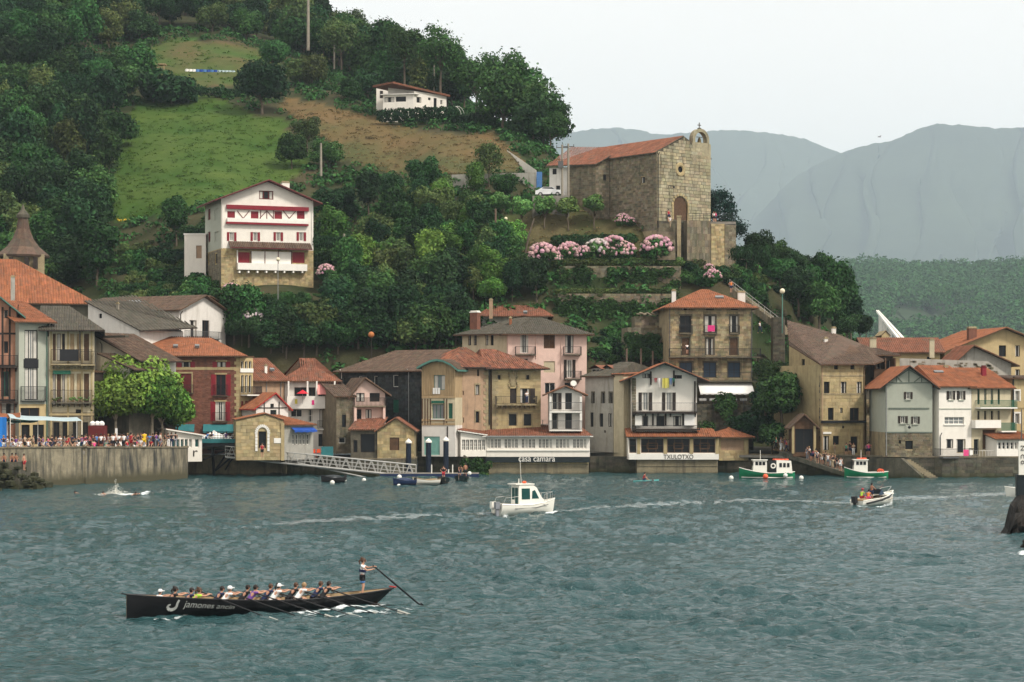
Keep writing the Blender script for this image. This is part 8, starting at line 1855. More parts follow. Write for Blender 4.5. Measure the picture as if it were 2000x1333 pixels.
# -- racing rowing boat (trainera)
bow,stn=at(247,781,86.2),at(768,781,92.6);ctr=(bow+stn)/2;dvec=bow-stn;RZ=math.atan2(dvec.y,dvec.x);LT=dvec.length
tr=thing('racing_rowboat','long black racing rowing boat with white lettering on its bow','rowing boat',(ctr.x,ctr.y,0),RZ)
X=LT/2
def gz(x):t=(x+X)/(2*X);return.54+.24*max(0,1-t/.45)**1.8+.56*max(0,(t-.35)/.65)**1.5
def gy(x):t=min(1,max(0,(x+X)/(2*X)));return max(.03,.86*math.sin(PI*t)**.62)
b=MB();ib=MB();nst=40;nq=6;rows=[]
for i in range(nst+1):
    t=i/nst;x=-X+2*X*t;row=[]
    for q in range(nq+1):f=q/nq;row.append((x+1.3*f*max(0,1-t/.16),gy(x)*(1-.85*f**2.5),lerp(gz(x),-.25,f)))
    rows.append(row)
for sd in(1,-1):
    n=nq+1;V=[(x,y*sd,z)for r_ in rows for(x,y,z)in r_];b.add(V,[(i*n+q,(i+1)*n+q,(i+1)*n+q+1,i*n+q+1)for i in range(nst)for q in range(nq)])
    V=[(x,max(0,y-.035)*sd,z)for r_ in rows for(x,y,z)in r_];ib.add(V,[(i*n+q,(i+1)*n+q,(i+1)*n+q+1,i*n+q+1)for i in range(nst)for q in range(nq)])
hull_o=b.build('hull',M['black_gloss'],tr,local=True,smooth=True);ib.build('inner_hull',M['wood_pale'],tr,local=True,smooth=True)
g=MB()
for sd in(1,-1):g.tube([(r_[0][0],r_[0][1]*sd,r_[0][2])for r_ in rows],.035,5)
g.tube([(X-.02,0,gz(X)),(X+.22,0,gz(X)+.06)],.03,5);g.build('gunwale',M['black_gloss'],tr,local=True)
g=MB();[g.poly([(rows[i][0][0],-gy(rows[i][0][0])*.6,.10),(rows[i+1][0][0],-gy(rows[i+1][0][0])*.6,.10),(rows[i+1][0][0],gy(rows[i+1][0][0])*.6,.10),(rows[i][0][0],gy(rows[i][0][0])*.6,.10)])for i in range(2,nst-2)];g.build('floor_boards',M['wood_brown'],tr,local=True)
g=MB();[g.poly([(rows[i][0][0],-gy(rows[i][0][0])*.9,gz(rows[i][0][0])-.05),(rows[i+1][0][0],-gy(rows[i+1][0][0])*.9,gz(rows[i+1][0][0])-.05),(rows[i+1][0][0],gy(rows[i+1][0][0])*.9,gz(rows[i+1][0][0])-.05),(rows[i][0][0],gy(rows[i][0][0])*.9,gz(rows[i][0][0])-.05)])for i in range(nst-8,nst)];g.build('bow_deck',M['black_gloss'],tr,local=True)
HX=[3.15,1.75,.55,-.55,-1.75,-2.95]
for x in HX:g=MB();g.fbox(LF,x+.28,x+.55,-gy(x+.5)*.72,gy(x+.5)*.72,.36,.40);g.build('bench',M['wood_pale'],tr,local=True)
g=MB();g.fbox(LF,-5.2,-4.0,-.3,.3,.42,.46);g.build('stern_platform',M['wood_brown'],tr,local=True)
def on_hull(me,x0,x1,z0,z1,off=.012,shear=.12):
    co=np.empty(len(me.vertices)*3,np.float32);me.vertices.foreach_get('co',co);co=co.reshape(-1,3);mn,mx=co.min(0),co.max(0);out=[]
    for p in co:
        tx=(p[0]-mn[0])/(mx[0]-mn[0]);ty=(p[1]-mn[1])/(mx[1]-mn[1]);x=lerp(x0,x1,tx)-(ty-.5)*shear;z=lerp(z0[0],z0[1],tx)+ty*lerp(z1[0],z1[1],tx)
        f=min(1,max(0,(gz(x)-z)/(gz(x)+.25)));y=gy(x)*(1-.85*f**2.5);out+=[x,y+off,z]
    me.vertices.foreach_set('co',out);me.update();return me
me=on_hull(text_mesh('jamones ancin',1.0,0),3.95,1.75,(.40,.26),(.36,.21));me.materials.append(M['logo_grey']);mobj('lettering',me,tr)
g=MB();c_=4.45;pr=[]
for i in range(15):
    t=-PI*.1+i/14*PI*1.75;pr.append((c_+.17*math.cos(t+PI),.52-.16*math.sin(t)*1.0,.05 if 2<i<12 else.03))
pr=[(c_-.02-.26,.93,.05),(c_-.20,.75,.06),(c_-.17,.55,.065),(c_-.05,.42,.075),(c_+.10,.40,.085),(c_+.21,.50,.075),(c_+.19,.64,.05),(c_+.08,.70,.03)]
pts_=[]
pr=[(x,.40+(z-.40)*.78,r_*.85)for x,z,r_ in pr]
for(x,z,r_)in pr:f=max(0,(gz(x)-z)/(gz(x)+.25));pts_.append((x,gy(x)*(1-.85*f**2.5)+.005,z))
for i in range(len(pr)-1):
    a,c=Vector(pts_[i]),Vector(pts_[i+1]);dd=(c-a).normalized();nn_=Vector((-dd.z,0,dd.x));g.poly([a+nn_*pr[i][2],c+nn_*pr[i+1][2],c-nn_*pr[i+1][2],a-nn_*pr[i][2]]);g.v[-4:]=[(p[0],p[1]+.02,p[2])for p in g.v[-4:]]
g.build('emblem',M['logo_grey'],tr,local=True)
TW=Matrix.Translation(tr.location)@Matrix.Rotation(RZ,4,'Z')
def tl(x,y,z):return TW@Vector((x,y,z))
NEAR=[('cloth_lime','hair_brown',None,'lime green top and loose brown hair'),('cloth_white','hair_brown','cloth_white','white top and white visor'),('cloth_purple','hair_dark',None,'purple top and dark curly hair'),('cloth_white','hair_dark','cloth_white','white cap and a dark topknot'),('cloth_white','hair_fair',None,'white top and fair hair'),('cloth_black','hair_dark',None,'black top and black hair')]
ORD=['first','second','third','fourth','fifth','last']
def oar(x,side,lab):
    h_=Vector((x-.62,side*.12,.98));pv_=Vector((x-1.05,side*(gy(x-1.05)+.02),gz(x-1.05)+.04));e=Vector((x-2.75,side*3.1,-.06));t=thing('oar',lab,'oar',tl(*pv_),RZ);W=lambda v:v-pv_
    h_=pv_+(pv_-e).normalized()*.95;b=MB();b.tube([W(h_),W(pv_),W(e)],[.028,.03,.022],6);b.build('shaft',M['black_gloss'],t,local=True)
    d=(e-pv_).normalized();s_=d.cross(ZU).normalized();up=s_.cross(d);b=MB();b.fbox((W(e)-d*.45,d,s_,up),0,.85,-.012,.012,-.07,.07);b.build('blade',M['gel_white'],t,local=True)
for i,x in enumerate(HX):
    a,hr,cp,lb=NEAR[i];person('row',tl(x+.42,.30,.0),RZ+PI,a,'cloth_black','near-side rower, %s, %s from bow'%(lb,ORD[i]),hr,'skin',.97,None,cp,bun=(i in(0,3)),dz=.10)
    person('row',tl(x+.52,-.32,.0),RZ+PI+RN.uniform(-.06,.06),RN.choice(['cloth_white','cloth_black','cloth_navy']),'cloth_black','far-side rower half hidden behind the %s near-side rower'%ORD[i],RN.choice(['hair_dark','hair_brown']),'skin',.95,None,None,dz=.08)
    oar(x+.35,1,'near-side oar with white blade in the water, %s from the bow'%ORD[i]);oar(x+.35,-1,'far-side oar behind the boat, %s from the bow'%ORD[i])
person('row',tl(4.55,.05,0),RZ+PI,'cloth_black','cloth_black','bow rower with a long dark ponytail at the very front of the boat','hair_dark','skin',.97,bun=True,dz=.16);person('row',tl(5.15,-.05,0),RZ+PI,'cloth_white','cloth_white','hunched rower in white shirt and white cap in the bow','hair_dark','skin',.85,cap='cloth_white',dz=.22)
cx_=person('cox',tl(-4.75,.0,.46),RZ+PI-.5,'cloth_white','cloth_black','helmswoman in a white and blue sports vest standing at the stern','hair_brown','skin',.99,bun=True)
b=MB();b.fbox((Vector((0,0,0)),Vector((1,0,0)),Vector((0,1,0)),ZU),-.115,.17,-.155,.155,1.10,1.30);
f=FG['cox'];b=MB();b.tube([(.005,0,1.12),(.02,0,1.24)],[.165,.175],12);b.build('vest_panel',M['cloth_navy'],cx_,local=True);b=MB();b.tube([(.01,.11,.72),(.01,.11,.66)],.108,10);b.tube([(.01,-.11,.72),(.01,-.11,.66)],.108,10);b.build('shorts_trim',M['cloth_blue'],cx_,local=True)
so=thing('steering_oar','long black steering oar held by the standing helmswoman','oar',tl(-6.2,0,.85),RZ);b=MB();a_,c_=Vector((1.02,.18,1.02)),Vector((-1.55,.1,-1.0));b.tube([a_,a_.lerp(c_,.45),c_],[.03,.045,.04],8);b.build('shaft',M['black_gloss'],so,local=True)
d=(c_-a_).normalized();b=MB();b.fbox((c_,d,Vector((0,1,0)),d.cross(Vector((0,1,0)))),-.2,.8,-.02,.02,-.11,.11);b.build('blade',M['black_gloss'],so,local=True);b=MB();b.tube([(.1,.0,.02),(-.15,.2,-.02)],.035,6);b.build('rope_lashing',M['red_gloss'],so,local=True)

# -- cabin motorboat
mb_loc=at(1026,781,166);t=thing('cabin_cruiser','white cabin motorboat with outboards crossing the harbour','motorboat',(mb_loc.x,mb_loc.y,0.02),rad(27));t.scale=(.92,)*3
ho,rw=hullmesh(5.4,2.1,.95,1.35,.85,M['gel_white'],t,deck=(.9,'gel_white',True),sheer_m='gel_white')
b=MB();b.fbox(LF,-2.3,-.9,-.85,.85,.5,.56);b.build('cockpit_floor',M['paving'],t,local=True)
# cabin: side profile
def cabin(root,pr,hw,wins,m='gel_white',taper=.88,name='cabin',back=None):
    b=MB();zmin=min(z for x,z in pr);zmax=max(z for x,z in pr);L1=[Vector((x,-hw*lerp(1,taper,(z-zmin)/(zmax-zmin)),z))for x,z in pr];L2=[Vector((p.x,-p.y,p.z))for p in L1];b.poly(L1);b.poly(L2[::-1])
    for i in range(len(pr)):j=(i+1)%len(pr);b.poly([L1[i],L2[i],L2[j],L1[j]])
    o=b.build(name,M[m],root,local=True)
    for(poly,g_)in wins:
        for sd in(-1,1):b=MB();q=[Vector((x,sd*(hw*lerp(1,taper,(z-zmin)/(zmax-zmin))+.012),z))for x,z in poly];b.poly(q);b.poly([p+Vector((0,sd*.02,0))for p in q]);b.build('window',M[g_],root,o,local=True)
    return o,L1,L2
co_,L1,L2=cabin(t,[(-1.0,.75),(-1.0,2.55),(-.75,2.68),(.35,2.62),(.75,2.35),(1.25,1.45),(1.6,1.2),(1.6,.9)],.82,[([(-.75,1.35),(-.75,2.3),(.05,2.3),(.05,1.35)],'glass_teal'),([(.25,1.4),(.3,2.05),(.55,2.15),(.95,1.4)],'glass_teal')])
b=MB();b.poly([(-1.02,-.55,.95),(-1.02,.0,.95),(-1.02,.0,2.35),(-1.02,-.55,2.35)]);b.poly([(-1.02,.08,1.3),(-1.02,.6,1.3),(-1.02,.6,2.35),(-1.02,.08,2.35)]);b.build('rear_window',M['glass_teal'],t,co_,local=True)
b=MB();b.poly([(.78,-.62,2.28),(1.24,-.66,1.48),(1.24,.66,1.48),(.78,.62,2.28)]);b.build('windscreen',M['glass_teal'],t,co_,local=True)
b=MB();b.fbox(LF,-1.35,.5,-.8,.8,2.62,2.72);b.build('cabin_roof',M['gel_white'],t,local=True);b=MB();b.tube([(-.3,.2,2.72),(-.45,.2,5.2)],.018,5);b.build('antenna',M['gel_white'],t,local=True);b=MB();b.tube([(-.8,-.3,2.72),(-.8,-.3,3.15)],.04,6);b.build('navigation_light',M['gel_white'],t,local=True);b=MB();b.ball((-.1,0,2.82),.16,0,(1,1,1),8,5,(1.4,1,.7));b.build('life_ring',M['orange_plastic'],t,local=True)
b=MB();n=7;P_=[(1.5+.2*i,s_*(.8-.11*i)if i<6 else 0,1.75+.03*i)for s_ in(1,)for i in range(n)];P2_=[(x,-y,z)for x,y,z in P_];b.tube(P_,.02,5);b.tube(P2_,.02,5)
for q in P_[::2]+P2_[::2]:b.tube([(q[0],q[1],1.15),q],.018,5)
b.build('bow_rail',M['steel'],t,local=True);b=MB();b.tube([(-2.6,-.9,1.0),(-2.4,-.9,1.5),(-1.1,-.85,1.6)],.02,5);b.tube([(-2.6,.9,1.0),(-2.4,.9,1.5),(-1.1,.85,1.6)],.02,5);b.build('stern_rail',M['steel'],t,local=True)
for y in(-.42,.38):
    b=MB();b.fbox(LF,-3.2,-2.78,y-.2,y+.2,.55,1.15);b.fbox(LF,-3.1,-2.85,y-.1,y+.1,-.4,.55);b.build('outboard_motor',M['gel_white' if y>0 else 'cloth_grey'],t,local=True)
b=MB();b.fbox(LF,-.6,.6,1.052,1.06,.62,.70)if False else b.tube([(-1.5,-1.0,.55),(.6,-1.0,.62),(1.9,-.72,.85)],.03,5);b.tube([(-1.5,1.0,.55),(.6,1.0,.62),(1.9,.72,.85)],.03,5);b.build('rubbing_strake',M['grey_iron'],t,local=True)
W=Matrix.Translation(t.location)@Matrix.Rotation(rad(27),4,'Z');q=W@Vector((-.35,.1,.6));person('drive',q,rad(27),'cloth_navy','cloth_black','skipper standing inside the white cabin boat',s=.95)
# -- open speedboat with three people
sl_=at(1708,781,181);t=thing('speedboat','small white speedboat with a dark stripe and three people aboard','speedboat',(sl_.x,sl_.y,.05),rad(38));t.rotation_euler=(0,rad(-4),rad(38))
hullmesh(4.6,1.9,.55,1.0,.6,M['gel_white'],t,deck=(.35,'wood_pale',False),sheer_m='gel_white');b=MB()
for sd in(1,-1):b.tube([(-1.9,sd*.86,.30),(0,sd*.97,.46),(1.2,sd*.74,.60),(2.0,sd*.34,.80)],.09,5)
b.build('hull_stripe',M['black_gloss'],t,local=True);b=MB();b.poly([(.55,-.75,.85),(.25,-.7,1.35),(.25,.7,1.35),(.55,.75,.85)]);b.poly([(.55,-.75,.85),(.25,-.7,1.35),(-.3,-.8,.85)]);b.poly([(.55,.75,.85),(.25,.7,1.35),(-.3,.8,.85)]);b.build('windscreen',M['glass_blue'],t,local=True);b=MB();b.fbox(LF,.5,2.0,-.55,.55,.75,.86);b.build('foredeck',M['gel_white'],t,local=True)
b=MB();b.fbox(LF,-1.9,-1.2,-.8,.8,.35,.62);b.build('rear_seat',M['wood_pale'],t,local=True);b=MB();b.fbox(LF,-2.75,-2.35,-.2,.2,.4,.95);b.fbox(LF,-2.65,-2.45,-.1,.1,-.4,.4);b.build('outboard_motor',M['rubber'],t,local=True);b=MB();b.tube([(.7,-.7,.9),(1.6,-.5,1.3),(2.3,0,1.4),(1.6,.5,1.3),(.7,.7,.9)],.02,5);b.build('bow_rail',M['steel'],t,local=True)
W=Matrix.Translation(t.location)@Matrix.Rotation(rad(38),4,'Z');person('drive',W@Vector((-.35,.0,.36)),rad(38),None,'cloth_navy','bare-backed driver standing in the speedboat','hair_dark','skin_tan',.88)
person('sit',W@Vector((-1.3,.35,.22)),rad(38),'cloth_lime','cloth_red','passenger with a bright life vest sitting at the left of the speedboat','hair_brown','skin',.9,cap='cloth_red');person('sit',W@Vector((-1.2,-.35,.22)),rad(60),'cloth_orange','cloth_pink','passenger in orange and pink behind the speedboat driver','hair_dark','skin',.85)
# -- green fishing boats
def lifebuoy(root,c0,r_=.28,ax='z',m='buoy_orange'):
    b=MB();n=12;c0=Vector(c0);P_=[c0+(Vector((math.cos(q),math.sin(q),0))if ax=='z' else Vector((math.cos(q),0,math.sin(q))))*r_ for q in[2*PI*i/n for i in range(n+1)]];b.tube(P_,.08,6,cap=False);b.build('lifebuoy',M[m],root,local=True)
def fishing(u,Y,L_,rz,label,two):
    p=at(u,781,Y);t=thing('fishing_boat',label,'fishing boat',(p.x,p.y,0),rz);hullmesh(L_,2.3,.75,1.25,.62,M['boat_green'],t,transom=False,full=.42,deck=(.5,'green_paint',True),sheer_m='white_paint')
    b=MB()
    for sd in(1,-1):b.tube([(-L_/2+.3,sd*.45,.10),(0,sd*1.0,.08),(L_/2-.25,sd*.25,.12)],.07,5)
    b.build('waterline_stripe',M['gel_white'],t,local=True);x=L_*.12
    wn=[([(x-.5+.42*i,1.55),(x-.5+.42*i,1.95),(x-.18+.42*i,1.95),(x-.18+.42*i,1.55)],'glass')for i in range(3)]
    cabin(t,[(x-.7,.6),(x-.7,2.1),(x+.85,2.1),(x+.95,.7)],.7,wn,taper=.95,name='wheelhouse');b=MB();b.fbox(LF,x-.8,x+1.0,-.78,.78,2.103,2.2);b.build('wheelhouse_roof',M['gel_white'],t,local=True)
    b=MB();b.poly([(x+.93,-.5,1.5),(x+.93,.5,1.5),(x+.90,.5,1.95),(x+.90,-.5,1.95)]);b.build('window',M['glass'],t,local=True);b=MB();b.tube([(x,0,2.2),(x,0,3.3)],.03,5);b.build('mast',M['gel_white'],t,local=True)
    if not two:[lifebuoy(t,(x-.3+.5*i,.1,2.3))for i in range(2)];[lifebuoy(t,(-L_/2+.9,s_*.72,.75),.25,'y','buoy_orange')for s_ in(1,-1)]
    if two:
        x=-L_*.27;b=MB();b.fbox(LF,x+.75,x+1.5,-.72,.72,.6,2.05);b.build('dark_cabin_front',M['boat_dark'],t,local=True);lifebuoy(t,(x+1.15,.76,1.45),.25,'y','gel_white');lifebuoy(t,(x+1.15,-.76,1.45),.25,'y','gel_white')
        wn=[([(x-.8+.45*i,1.3),(x-.8+.45*i,1.8),(x-.5+.45*i,1.8),(x-.5+.45*i,1.3)],'glass')for i in range(3)];cabin(t,[(x-1.15,.6),(x-1.0,2.05),(x+.74,2.15),(x+.74,.6)],.75,wn,name='rear_cabin');[lifebuoy(t,(x-.5+.45*i,0,2.2),.22)for i in range(4)]
    return t
fishing(1498,243,6.6,rad(180),'green fishing boat with a small wheelhouse and a second white cabin',True);fishing(1692,244,5.2,rad(178),'green fishing boat with one small white wheelhouse by the landing ramp',False)
for(u,v,Y,r_,m_,lab)in((1495,931,241.5,.32,'buoy_orange','orange fender ball hanging on the green boat with two cabins'),(1534,929,241.6,.27,'buoy_white','pale fender ball hanging on the green boat with two cabins'),(1428,934,240,.28,'buoy_white','white mooring buoy left of the green boats'),(1565,934,241,.28,'buoy_white','white mooring buoy between the two green boats'),
    (649,943,228,.27,'buoy_white','white buoy in front of the covered dark dinghy'),(674,938,233,.2,'buoy_white','small pale buoy right of the covered dark dinghy'),(711,938,234,.24,'buoy_white','white buoy at the foot of the slanting beam'),(780,932,238,.28,'buoy_white','white float behind the blue dinghy'),(779,950,221,.24,'buoy_white','white float in front of the blue dinghy'),(900,938,232,.3,'buoy_white','white float at the bow of the dark green rowboat'),(854,944,226,.22,'buoy_white','small white float beside the white rowboat'),(917,925,244,.25,'buoy_white','white cone buoy behind the dark green rowboat')):
    p=at(u,v,Y);t=thing('buoy',lab,'buoy',(p.x,p.y,p.z));b=MB();b.ball(p,r_,0,(1,1,1),12,8);b.build('ball',M[m_],t,smooth=True);b=MB();b.tube([p+ZU*(r_-.02),p+ZU*(r_+.08)],.04,5);b.build('eyelet',M['grey_iron'],t)
def rowboat(u,vw,L_,B_,rz,m,label,inner='wood_brown',cover=False):
    Y=H*F/(vw-HV);p=at(u,781,Y);t=thing('rowboat',label,'rowboat',(p.x,p.y,0),rz);hullmesh(L_,B_,.55,.8,.48,M[m],t,nst=12,keel=-.2,deck=(.15,inner,False),sheer_m='wood_pale' if m=='gel_white' else m)
    for x in(-L_*.25,L_*.08):b=MB();b.fbox(LF,x-.12,x+.12,-B_*.42,B_*.42,.36,.40);b.build('thwart',M['wood_pale'],t,local=True)
    b=MB();b.fbox(LF,-L_/2-.28,-L_/2-.02,-.12,.12,.2,.8);b.build('outboard_motor',M['rubber'],t,local=True)
    if cover:b=MB();b.ball((0,0,.45),1,0,(1,1,1),14,8,(L_*.45,B_*.45,.38));b.build('cover',M[cover],t,local=True,smooth=True)
    return t
rowboat(650,942,2.6,1.3,rad(200),'rubber','dark covered dinghy floating alone left of the pontoon',cover='boat_dark');rowboat(789,948,2.6,1.4,rad(215),'boat_darkblue','small dark blue dinghy beside the white rowboat',cover='boat_darkblue');rowboat(832,946,3.0,1.5,rad(-150),'gel_white','white rowboat with brown thwarts at the pontoon');rowboat(866,945,2.8,1.4,rad(-80),'boat_dark','dark rowboat with a passenger between the white and the green one');rowboat(901,941,3.4,1.5,rad(-98),'boat_dark','dark green rowboat carrying two bare-chested men',inner='green_paint')
p=at(866,781,228);person('hips',(p.x,p.y+.4,.3),-1.5,'cloth_black','cloth_red','person in black top and red shorts standing in the dark rowboat','hair_dark','skin',.95);p=at(901,781,233.5);person('bend',(p.x-.2,p.y+.5,.3),-1.3,None,'cloth_navy','bare-chested man bending in the dark green rowboat','hair_brown','skin',1.0);person('stand',(p.x+.45,p.y+1.2,.3),2.0,None,'cloth_black','bare-backed man standing behind the bending one','hair_dark','skin_tan',1.0)
# -- paddle board
Y=H*F/(941-HV);p=at(1262,781,Y);t=thing('paddle_board','pale blue paddle board with a kneeling paddler','paddle board',(p.x,p.y,.05),rad(12));b=MB();n=14;L1=[(-1.5+3.0*i/n,.38*max(.02,math.sin(PI*i/n))**.5,.08+.10*(i/n)**3)for i in range(n+1)]
for i in range(n):
    a,c=L1[i],L1[i+1];b.poly([(a[0],-a[1],a[2]),(c[0],-c[1],c[2]),(c[0],c[1],c[2]),(a[0],a[1],a[2])]);
    for sd in(1,-1):b.poly([(a[0],sd*a[1],a[2]),(c[0],sd*c[1],c[2]),(c[0],sd*c[1]*.9,-.08),(a[0],sd*a[1]*.9,-.08)])
b.build('board',M['aqua_cloth'],t,local=True);person('sit_low',(p.x-.3,p.y,.14),rad(12),'cloth_red','cloth_navy','paddler in a red life vest on the pale blue board','hair_dark','skin',1.0)
pd=thing('paddle','thin paddle held by the paddler in red','paddle',(p.x+.2,p.y-.3,.6));q=pd.location;b=MB();b.tube([q+Vector((-.5,0,.5)),q+Vector((.5,-.1,-.4))],.02,5);b.build('shaft',M['grey_iron'],pd);b=MB();b.box(q.x+.4,q.x+.65,q.y-.12,q.y-.1,q.z-.65,q.z-.35);b.build('blade',M['grey_iron'],pd)
# -- white bow and board at the right edge, rock
rk=thing('harbour_rock','dark jagged rock rising from the water at the right edge','rock',at(1990,1040,140));b=MB()
rs=random.Random(3)
Yr_=141
prof=[(1948,1052,1050),(1960,1050,1025),(1972,1050,1000),(1968,1045,985),(1978,1045,972),(1990,1040,967),(2010,1040,960),(2050,1040,950),(2090,1040,945)]
V=[];nu_=26;nv_=12
for j in range(nv_+1):
    for i in range(nu_+1):
        u=lerp(1944,2110,i/nu_);tp=np.interp(u,[1944,1952,1964,1975,1985,2000,2110],[1056,1046,1028,985,970,966,950]);tt=j/nv_;zt_=zat(tp,Yr_+3);x=at(u,781,Yr_+3*math.sin(tt*PI/2)).x
        z=lerp(-.6,zt_,math.sin(tt*PI/2));nn_=noise.fractal(Vector((x*.9,z*.9,2)),1,2,5);n2=noise.noise(Vector((x*2.3,z*2.3,8)));V.append((x+nn_*.5+n2*.2,Yr_+3.2*(1-math.cos(tt*PI/2))+nn_*1.3+n2*.5,z+nn_*.25*tt))
for i in range(nu_+1):u=lerp(1944,2110,i/nu_);V.append((at(u,781,Yr_+10).x+.5,Yr_+10,-.6))
n=nu_+1;b.add(V,[(j*n+i,j*n+i+1,(j+1)*n+i+1,(j+1)*n+i)for j in range(nv_+1)for i in range(nu_)]);b.build('rock_mass',M['rock'],rk,smooth=False)
b=MB();p=at(1999,1070,129);[b.ball(p+Vector((rs.uniform(0,1.6),rs.uniform(-.3,.6),rs.uniform(-.3,.35))),rs.uniform(.3,.6),0,jit((1,1,1),.3),7,5,(1.2,1,.8))for _ in range(8)];t=thing('harbour_rock','small dark rock in the foam at the right edge','rock',p);b.build('boulders',M['rock'],t)['kind']='stuff'
t=thing('notice_board','tall white board with black sideways letters at the right edge','sign board',at(1998,928,144));a,c=at(1990,862,144),at(2025,928,144);b=MB();b.box(a.x,c.x,144,144.12,c.z,a.z);o=b.build('board',M['gel_white'],t);b=MB();b.box(a.x-.1,a.x+.5,144.15,144.6,-.5+c.z-1.0,c.z+.02);b.box(a.x-.02,c.x,144.13,144.5,zat(968,144),c.z);b.build('post',M['boat_dark'],t)
for k,(ch,v0,v1)in enumerate((('N',871,880),('C',888,896),('o',900,907))):
    me=text_mesh(ch,1,.01);co=np.empty(len(me.vertices)*3,np.float32);me.vertices.foreach_get('co',co);co=co.reshape(-1,3);mn,mx=co.min(0),co.max(0);q0,q1=at(1994,v0,143.95),at(2001,v1,143.95);out=[]
    for p in co:fx,fy=(p[0]-mn[0])/(mx[0]-mn[0]),(p[1]-mn[1])/(mx[1]-mn[1]);w_=Vector((lerp(q0.x,q1.x,fy),143.97-p[2],lerp(q0.z,q1.z,fx)))-t.location;out+=[w_.x,w_.y,w_.z]
    me.vertices.foreach_set('co',out);me.materials.append(M['wood_dark']);mobj('lettering',me,t,None).parent=o
p=at(1985,781,196);t=thing('moored_boat','white pointed bow of a boat hidden behind the board at the right edge','boat',(p.x+1.6,p.y,0),rad(178));hullmesh(5.0,1.8,.6,1.0,.7,M['gel_white'],t,deck=(.4,'gel_white',True),sheer_m='gel_white')
# swimmers and splash
for i,(u,v)in enumerate(((205,967),(265,967),(143,966))):Y=H*F/(v-HV);p=at(u,781,Y);person('swim',(p.x,p.y,.08),RN.uniform(0,6),None,'cloth_navy','swimmer with only the head above water, %s of the splash'%('just left','right','far left')[i],'hair_dark','skin')
t=thing('splash','white water splash of a jump below the quay wall','splash',(at(226,781,201).x,201,0));b=MB();c0=t.location
for i in range(900):
    r_=abs(RN.gauss(0,.65));a_=RN.uniform(0,6.28);hh=max(0,RN.uniform(.7,1.7)*math.exp(-r_*2.2)*RN.random()**1.6);b.ball(c0+Vector((r_*math.cos(a_)*1.6,r_*math.sin(a_),hh)),RN.uniform(.008,.035),0,(1,1,1),4,3)
o=b.build('droplets',M['gel_white'],t);o['kind']='stuff'
# gull
t=thing('gull','gull gliding over the far mountains','bird',at(1718,268,300),rad(200));b=MB();b.tube([(-.22,0,0),(-.05,0,.02),(.15,0,.02),(.28,0,0)],[.02,.07,.06,.02],6)
for sd in(1,-1):b.add([(.08,0,.04),(-.08,0,.04),(.05,sd*.35,.16),(-.08,sd*.35,.15),(-.1,sd*.75,.02)],[(0,1,3,2),(2,3,4)])
b.build('body',M['cloth_grey'],t,local=True)
# ================================================================ foam
def foam_mat(name,thr,sc_=(1.2,3.0,1),amt=1.0):
    m=bpy.data.materials.new(name);m.use_nodes=True;n=m.node_tree;N=n.nodes;L=n.links;b=N['Principled BSDF'];b.inputs['Base Color'].default_value=(.72,.78,.78,1);b.inputs['Roughness'].default_value=.7
    ge=N.new('ShaderNodeNewGeometry');mp=N.new('ShaderNodeMapping');mp.inputs['Scale'].default_value=sc_;L.new(ge.outputs['Position'],mp.inputs[0]);tx=N.new('ShaderNodeTexNoise');tx.inputs['Scale'].default_value=1.3;tx.inputs['Detail'].default_value=7;tx.inputs['Roughness'].default_value=.7;L.new(mp.outputs[0],tx.inputs[0])
    at_=N.new('ShaderNodeAttribute');at_.attribute_name='Col';ad=N.new('ShaderNodeMath');ad.operation='MULTIPLY_ADD';L.new(at_.outputs['Fac'],ad.inputs[0]);ad.inputs[1].default_value=.5;L.new(tx.outputs[0],ad.inputs[2])
    mr=N.new('ShaderNodeMapRange');L.new(ad.outputs[0],mr.inputs[0]);mr.inputs[1].default_value=thr;mr.inputs[2].default_value=thr+.16;mr.inputs[4].default_value=amt;L.new(mr.outputs[0],b.inputs['Alpha']);M[name]=m
foam_mat('foam',.87);foam_mat('foam_thin',.74,(.35,1.3,1),.2)
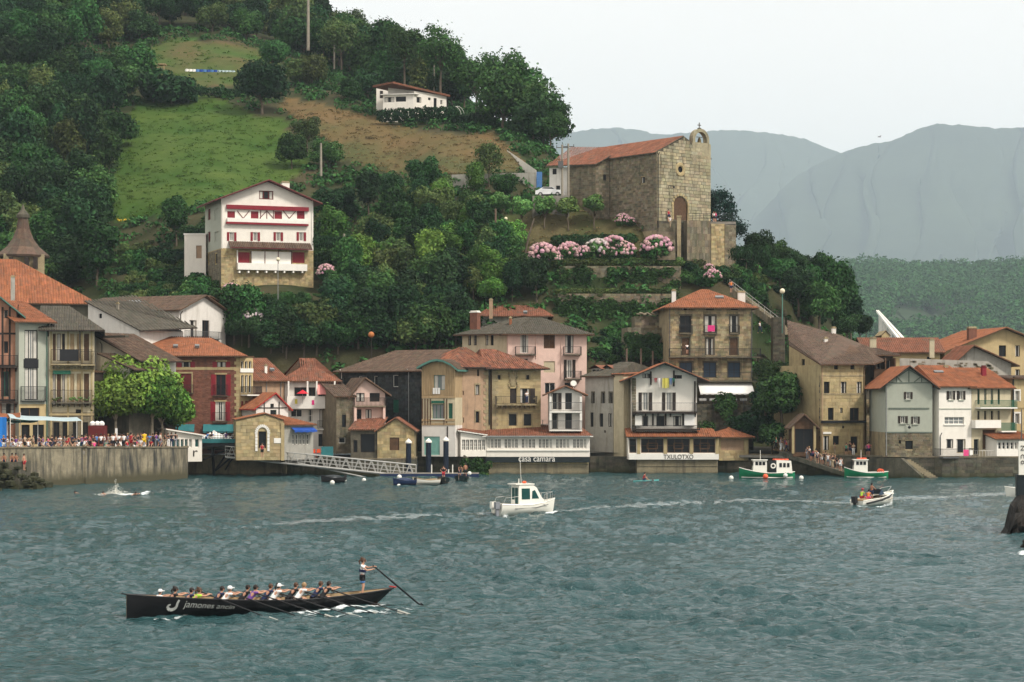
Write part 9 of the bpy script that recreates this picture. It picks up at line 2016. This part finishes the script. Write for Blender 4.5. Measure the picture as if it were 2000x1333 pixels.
def foam(name,pts,m='foam',step=.5,dz=.03):
    """pts: (u, v, half width m, strength) on the water plane"""
    P_=[];
    for(u,v,hw,st)in pts:Y=H*F/(v-HV);P_.append((Vector(((u-1000)*Y/F,Y,0)),hw,st))
    V=[];Fc=[];C=[];nw=8;k=0
    for i in range(len(P_)-1):
        (a,wa,sa),(c,wc,sc2)=P_[i],P_[i+1];L_=(c-a).length;n=max(2,int(L_/step));d=(c-a).normalized();s_=Vector((-d.y,d.x,0))
        for j in range(n+(i==len(P_)-2)):
            t=j/n;q=a.lerp(c,t);w_=lerp(wa,wc,t);st=lerp(sa,sc2,t)
            for g in range(nw+1):f=g/nw*2-1;p=q+s_*w_*f;V.append((p.x,p.y));C.append(st*(1-f*f))
            k+=1
    V=np.array(V);Z=wave_h(V[:,0],V[:,1])+dz;co=[(V[i,0],V[i,1],Z[i])for i in range(len(V))];n=nw+1;Fc=[(r*n+g,r*n+g+1,(r+1)*n+g+1,(r+1)*n+g)for r in range(k-1)for g in range(nw)]
    me=bpy.data.meshes.new(name);me.from_pydata(co,[],Fc);ca=me.attributes.new('Col','FLOAT_COLOR','POINT');ca.data.foreach_set('color',[x for c in C for x in(c,c,c,1)]);me.polygons.foreach_set('use_smooth',[True]*len(Fc));me.materials.append(M[m]);me.update();o=bpy.data.objects.new(name,me);COL.objects.link(o);tag(o,kind='stuff');return o
foam('wake_foam',[(420,1036,2.0,.5),(600,1020,2.5,.8),(800,1010,2.6,.9),(960,1004,2.0,1.0)],'foam_thin');foam('wake_foam',[(1085,1000,2.4,.8),(1320,985,3.0,.8),(1500,978,3.0,.8),(1680,984,2.2,.9)],'foam_thin');foam('wake_foam',[(1740,978,2.0,.9),(1850,972,3.0,.9),(1990,964,3.2,.8)],'foam_thin')
foam('wake_foam',[(1000,1000,.5,.6),(900,1007,.9,.5),(780,1012,1.0,.2)]);foam('wake_foam',[(975,1006,.5,.9),(1020,1010,.45,1.0),(1070,1008,.5,1.1),(1108,1003,.6,.9)],'foam',.2,.06);foam('wake_foam',[(1668,988,.9,.9),(1600,988,1.2,.6),(1480,986,1.2,.3)]);foam('wake_foam',[(1670,990,.5,.9),(1710,990,.5,1.0),(1752,985,.5,.8)],'foam',.2,.06)
foam('wake_foam',[(1750,975,1.6,.7),(1850,975,1.8,.6),(1960,966,2.0,.5)]);foam('wake_foam',[(300,1212,.3,.6),(350,1211,.25,.9),(420,1208,.25,.7),(520,1203,.25,.8),(600,1199,.4,.9),(680,1194,.45,1.0),(760,1190,.5,1.0),(830,1188,.6,.6)],'foam',.15,.05)
foam('wake_foam',[(590,1204,.45,.8),(650,1202,.45,.9),(720,1197,.5,1.0),(800,1192,.6,.6),(900,1188,.6,.2)],'foam',.15,.05);foam('wake_foam',[(195,968,.8,1.0),(235,966,1.0,1.3),(275,967,.8,1.0),(350,958,.8,.5)],'foam',.2,.05);foam('wake_foam',[(1970,1082,.5,.9),(2010,1080,.7,1.1)],'foam',.15,.05)
foam('wake_foam',[(905,1196,.3,.2),(960,1188,.3,.5)],'foam',.15,.04)
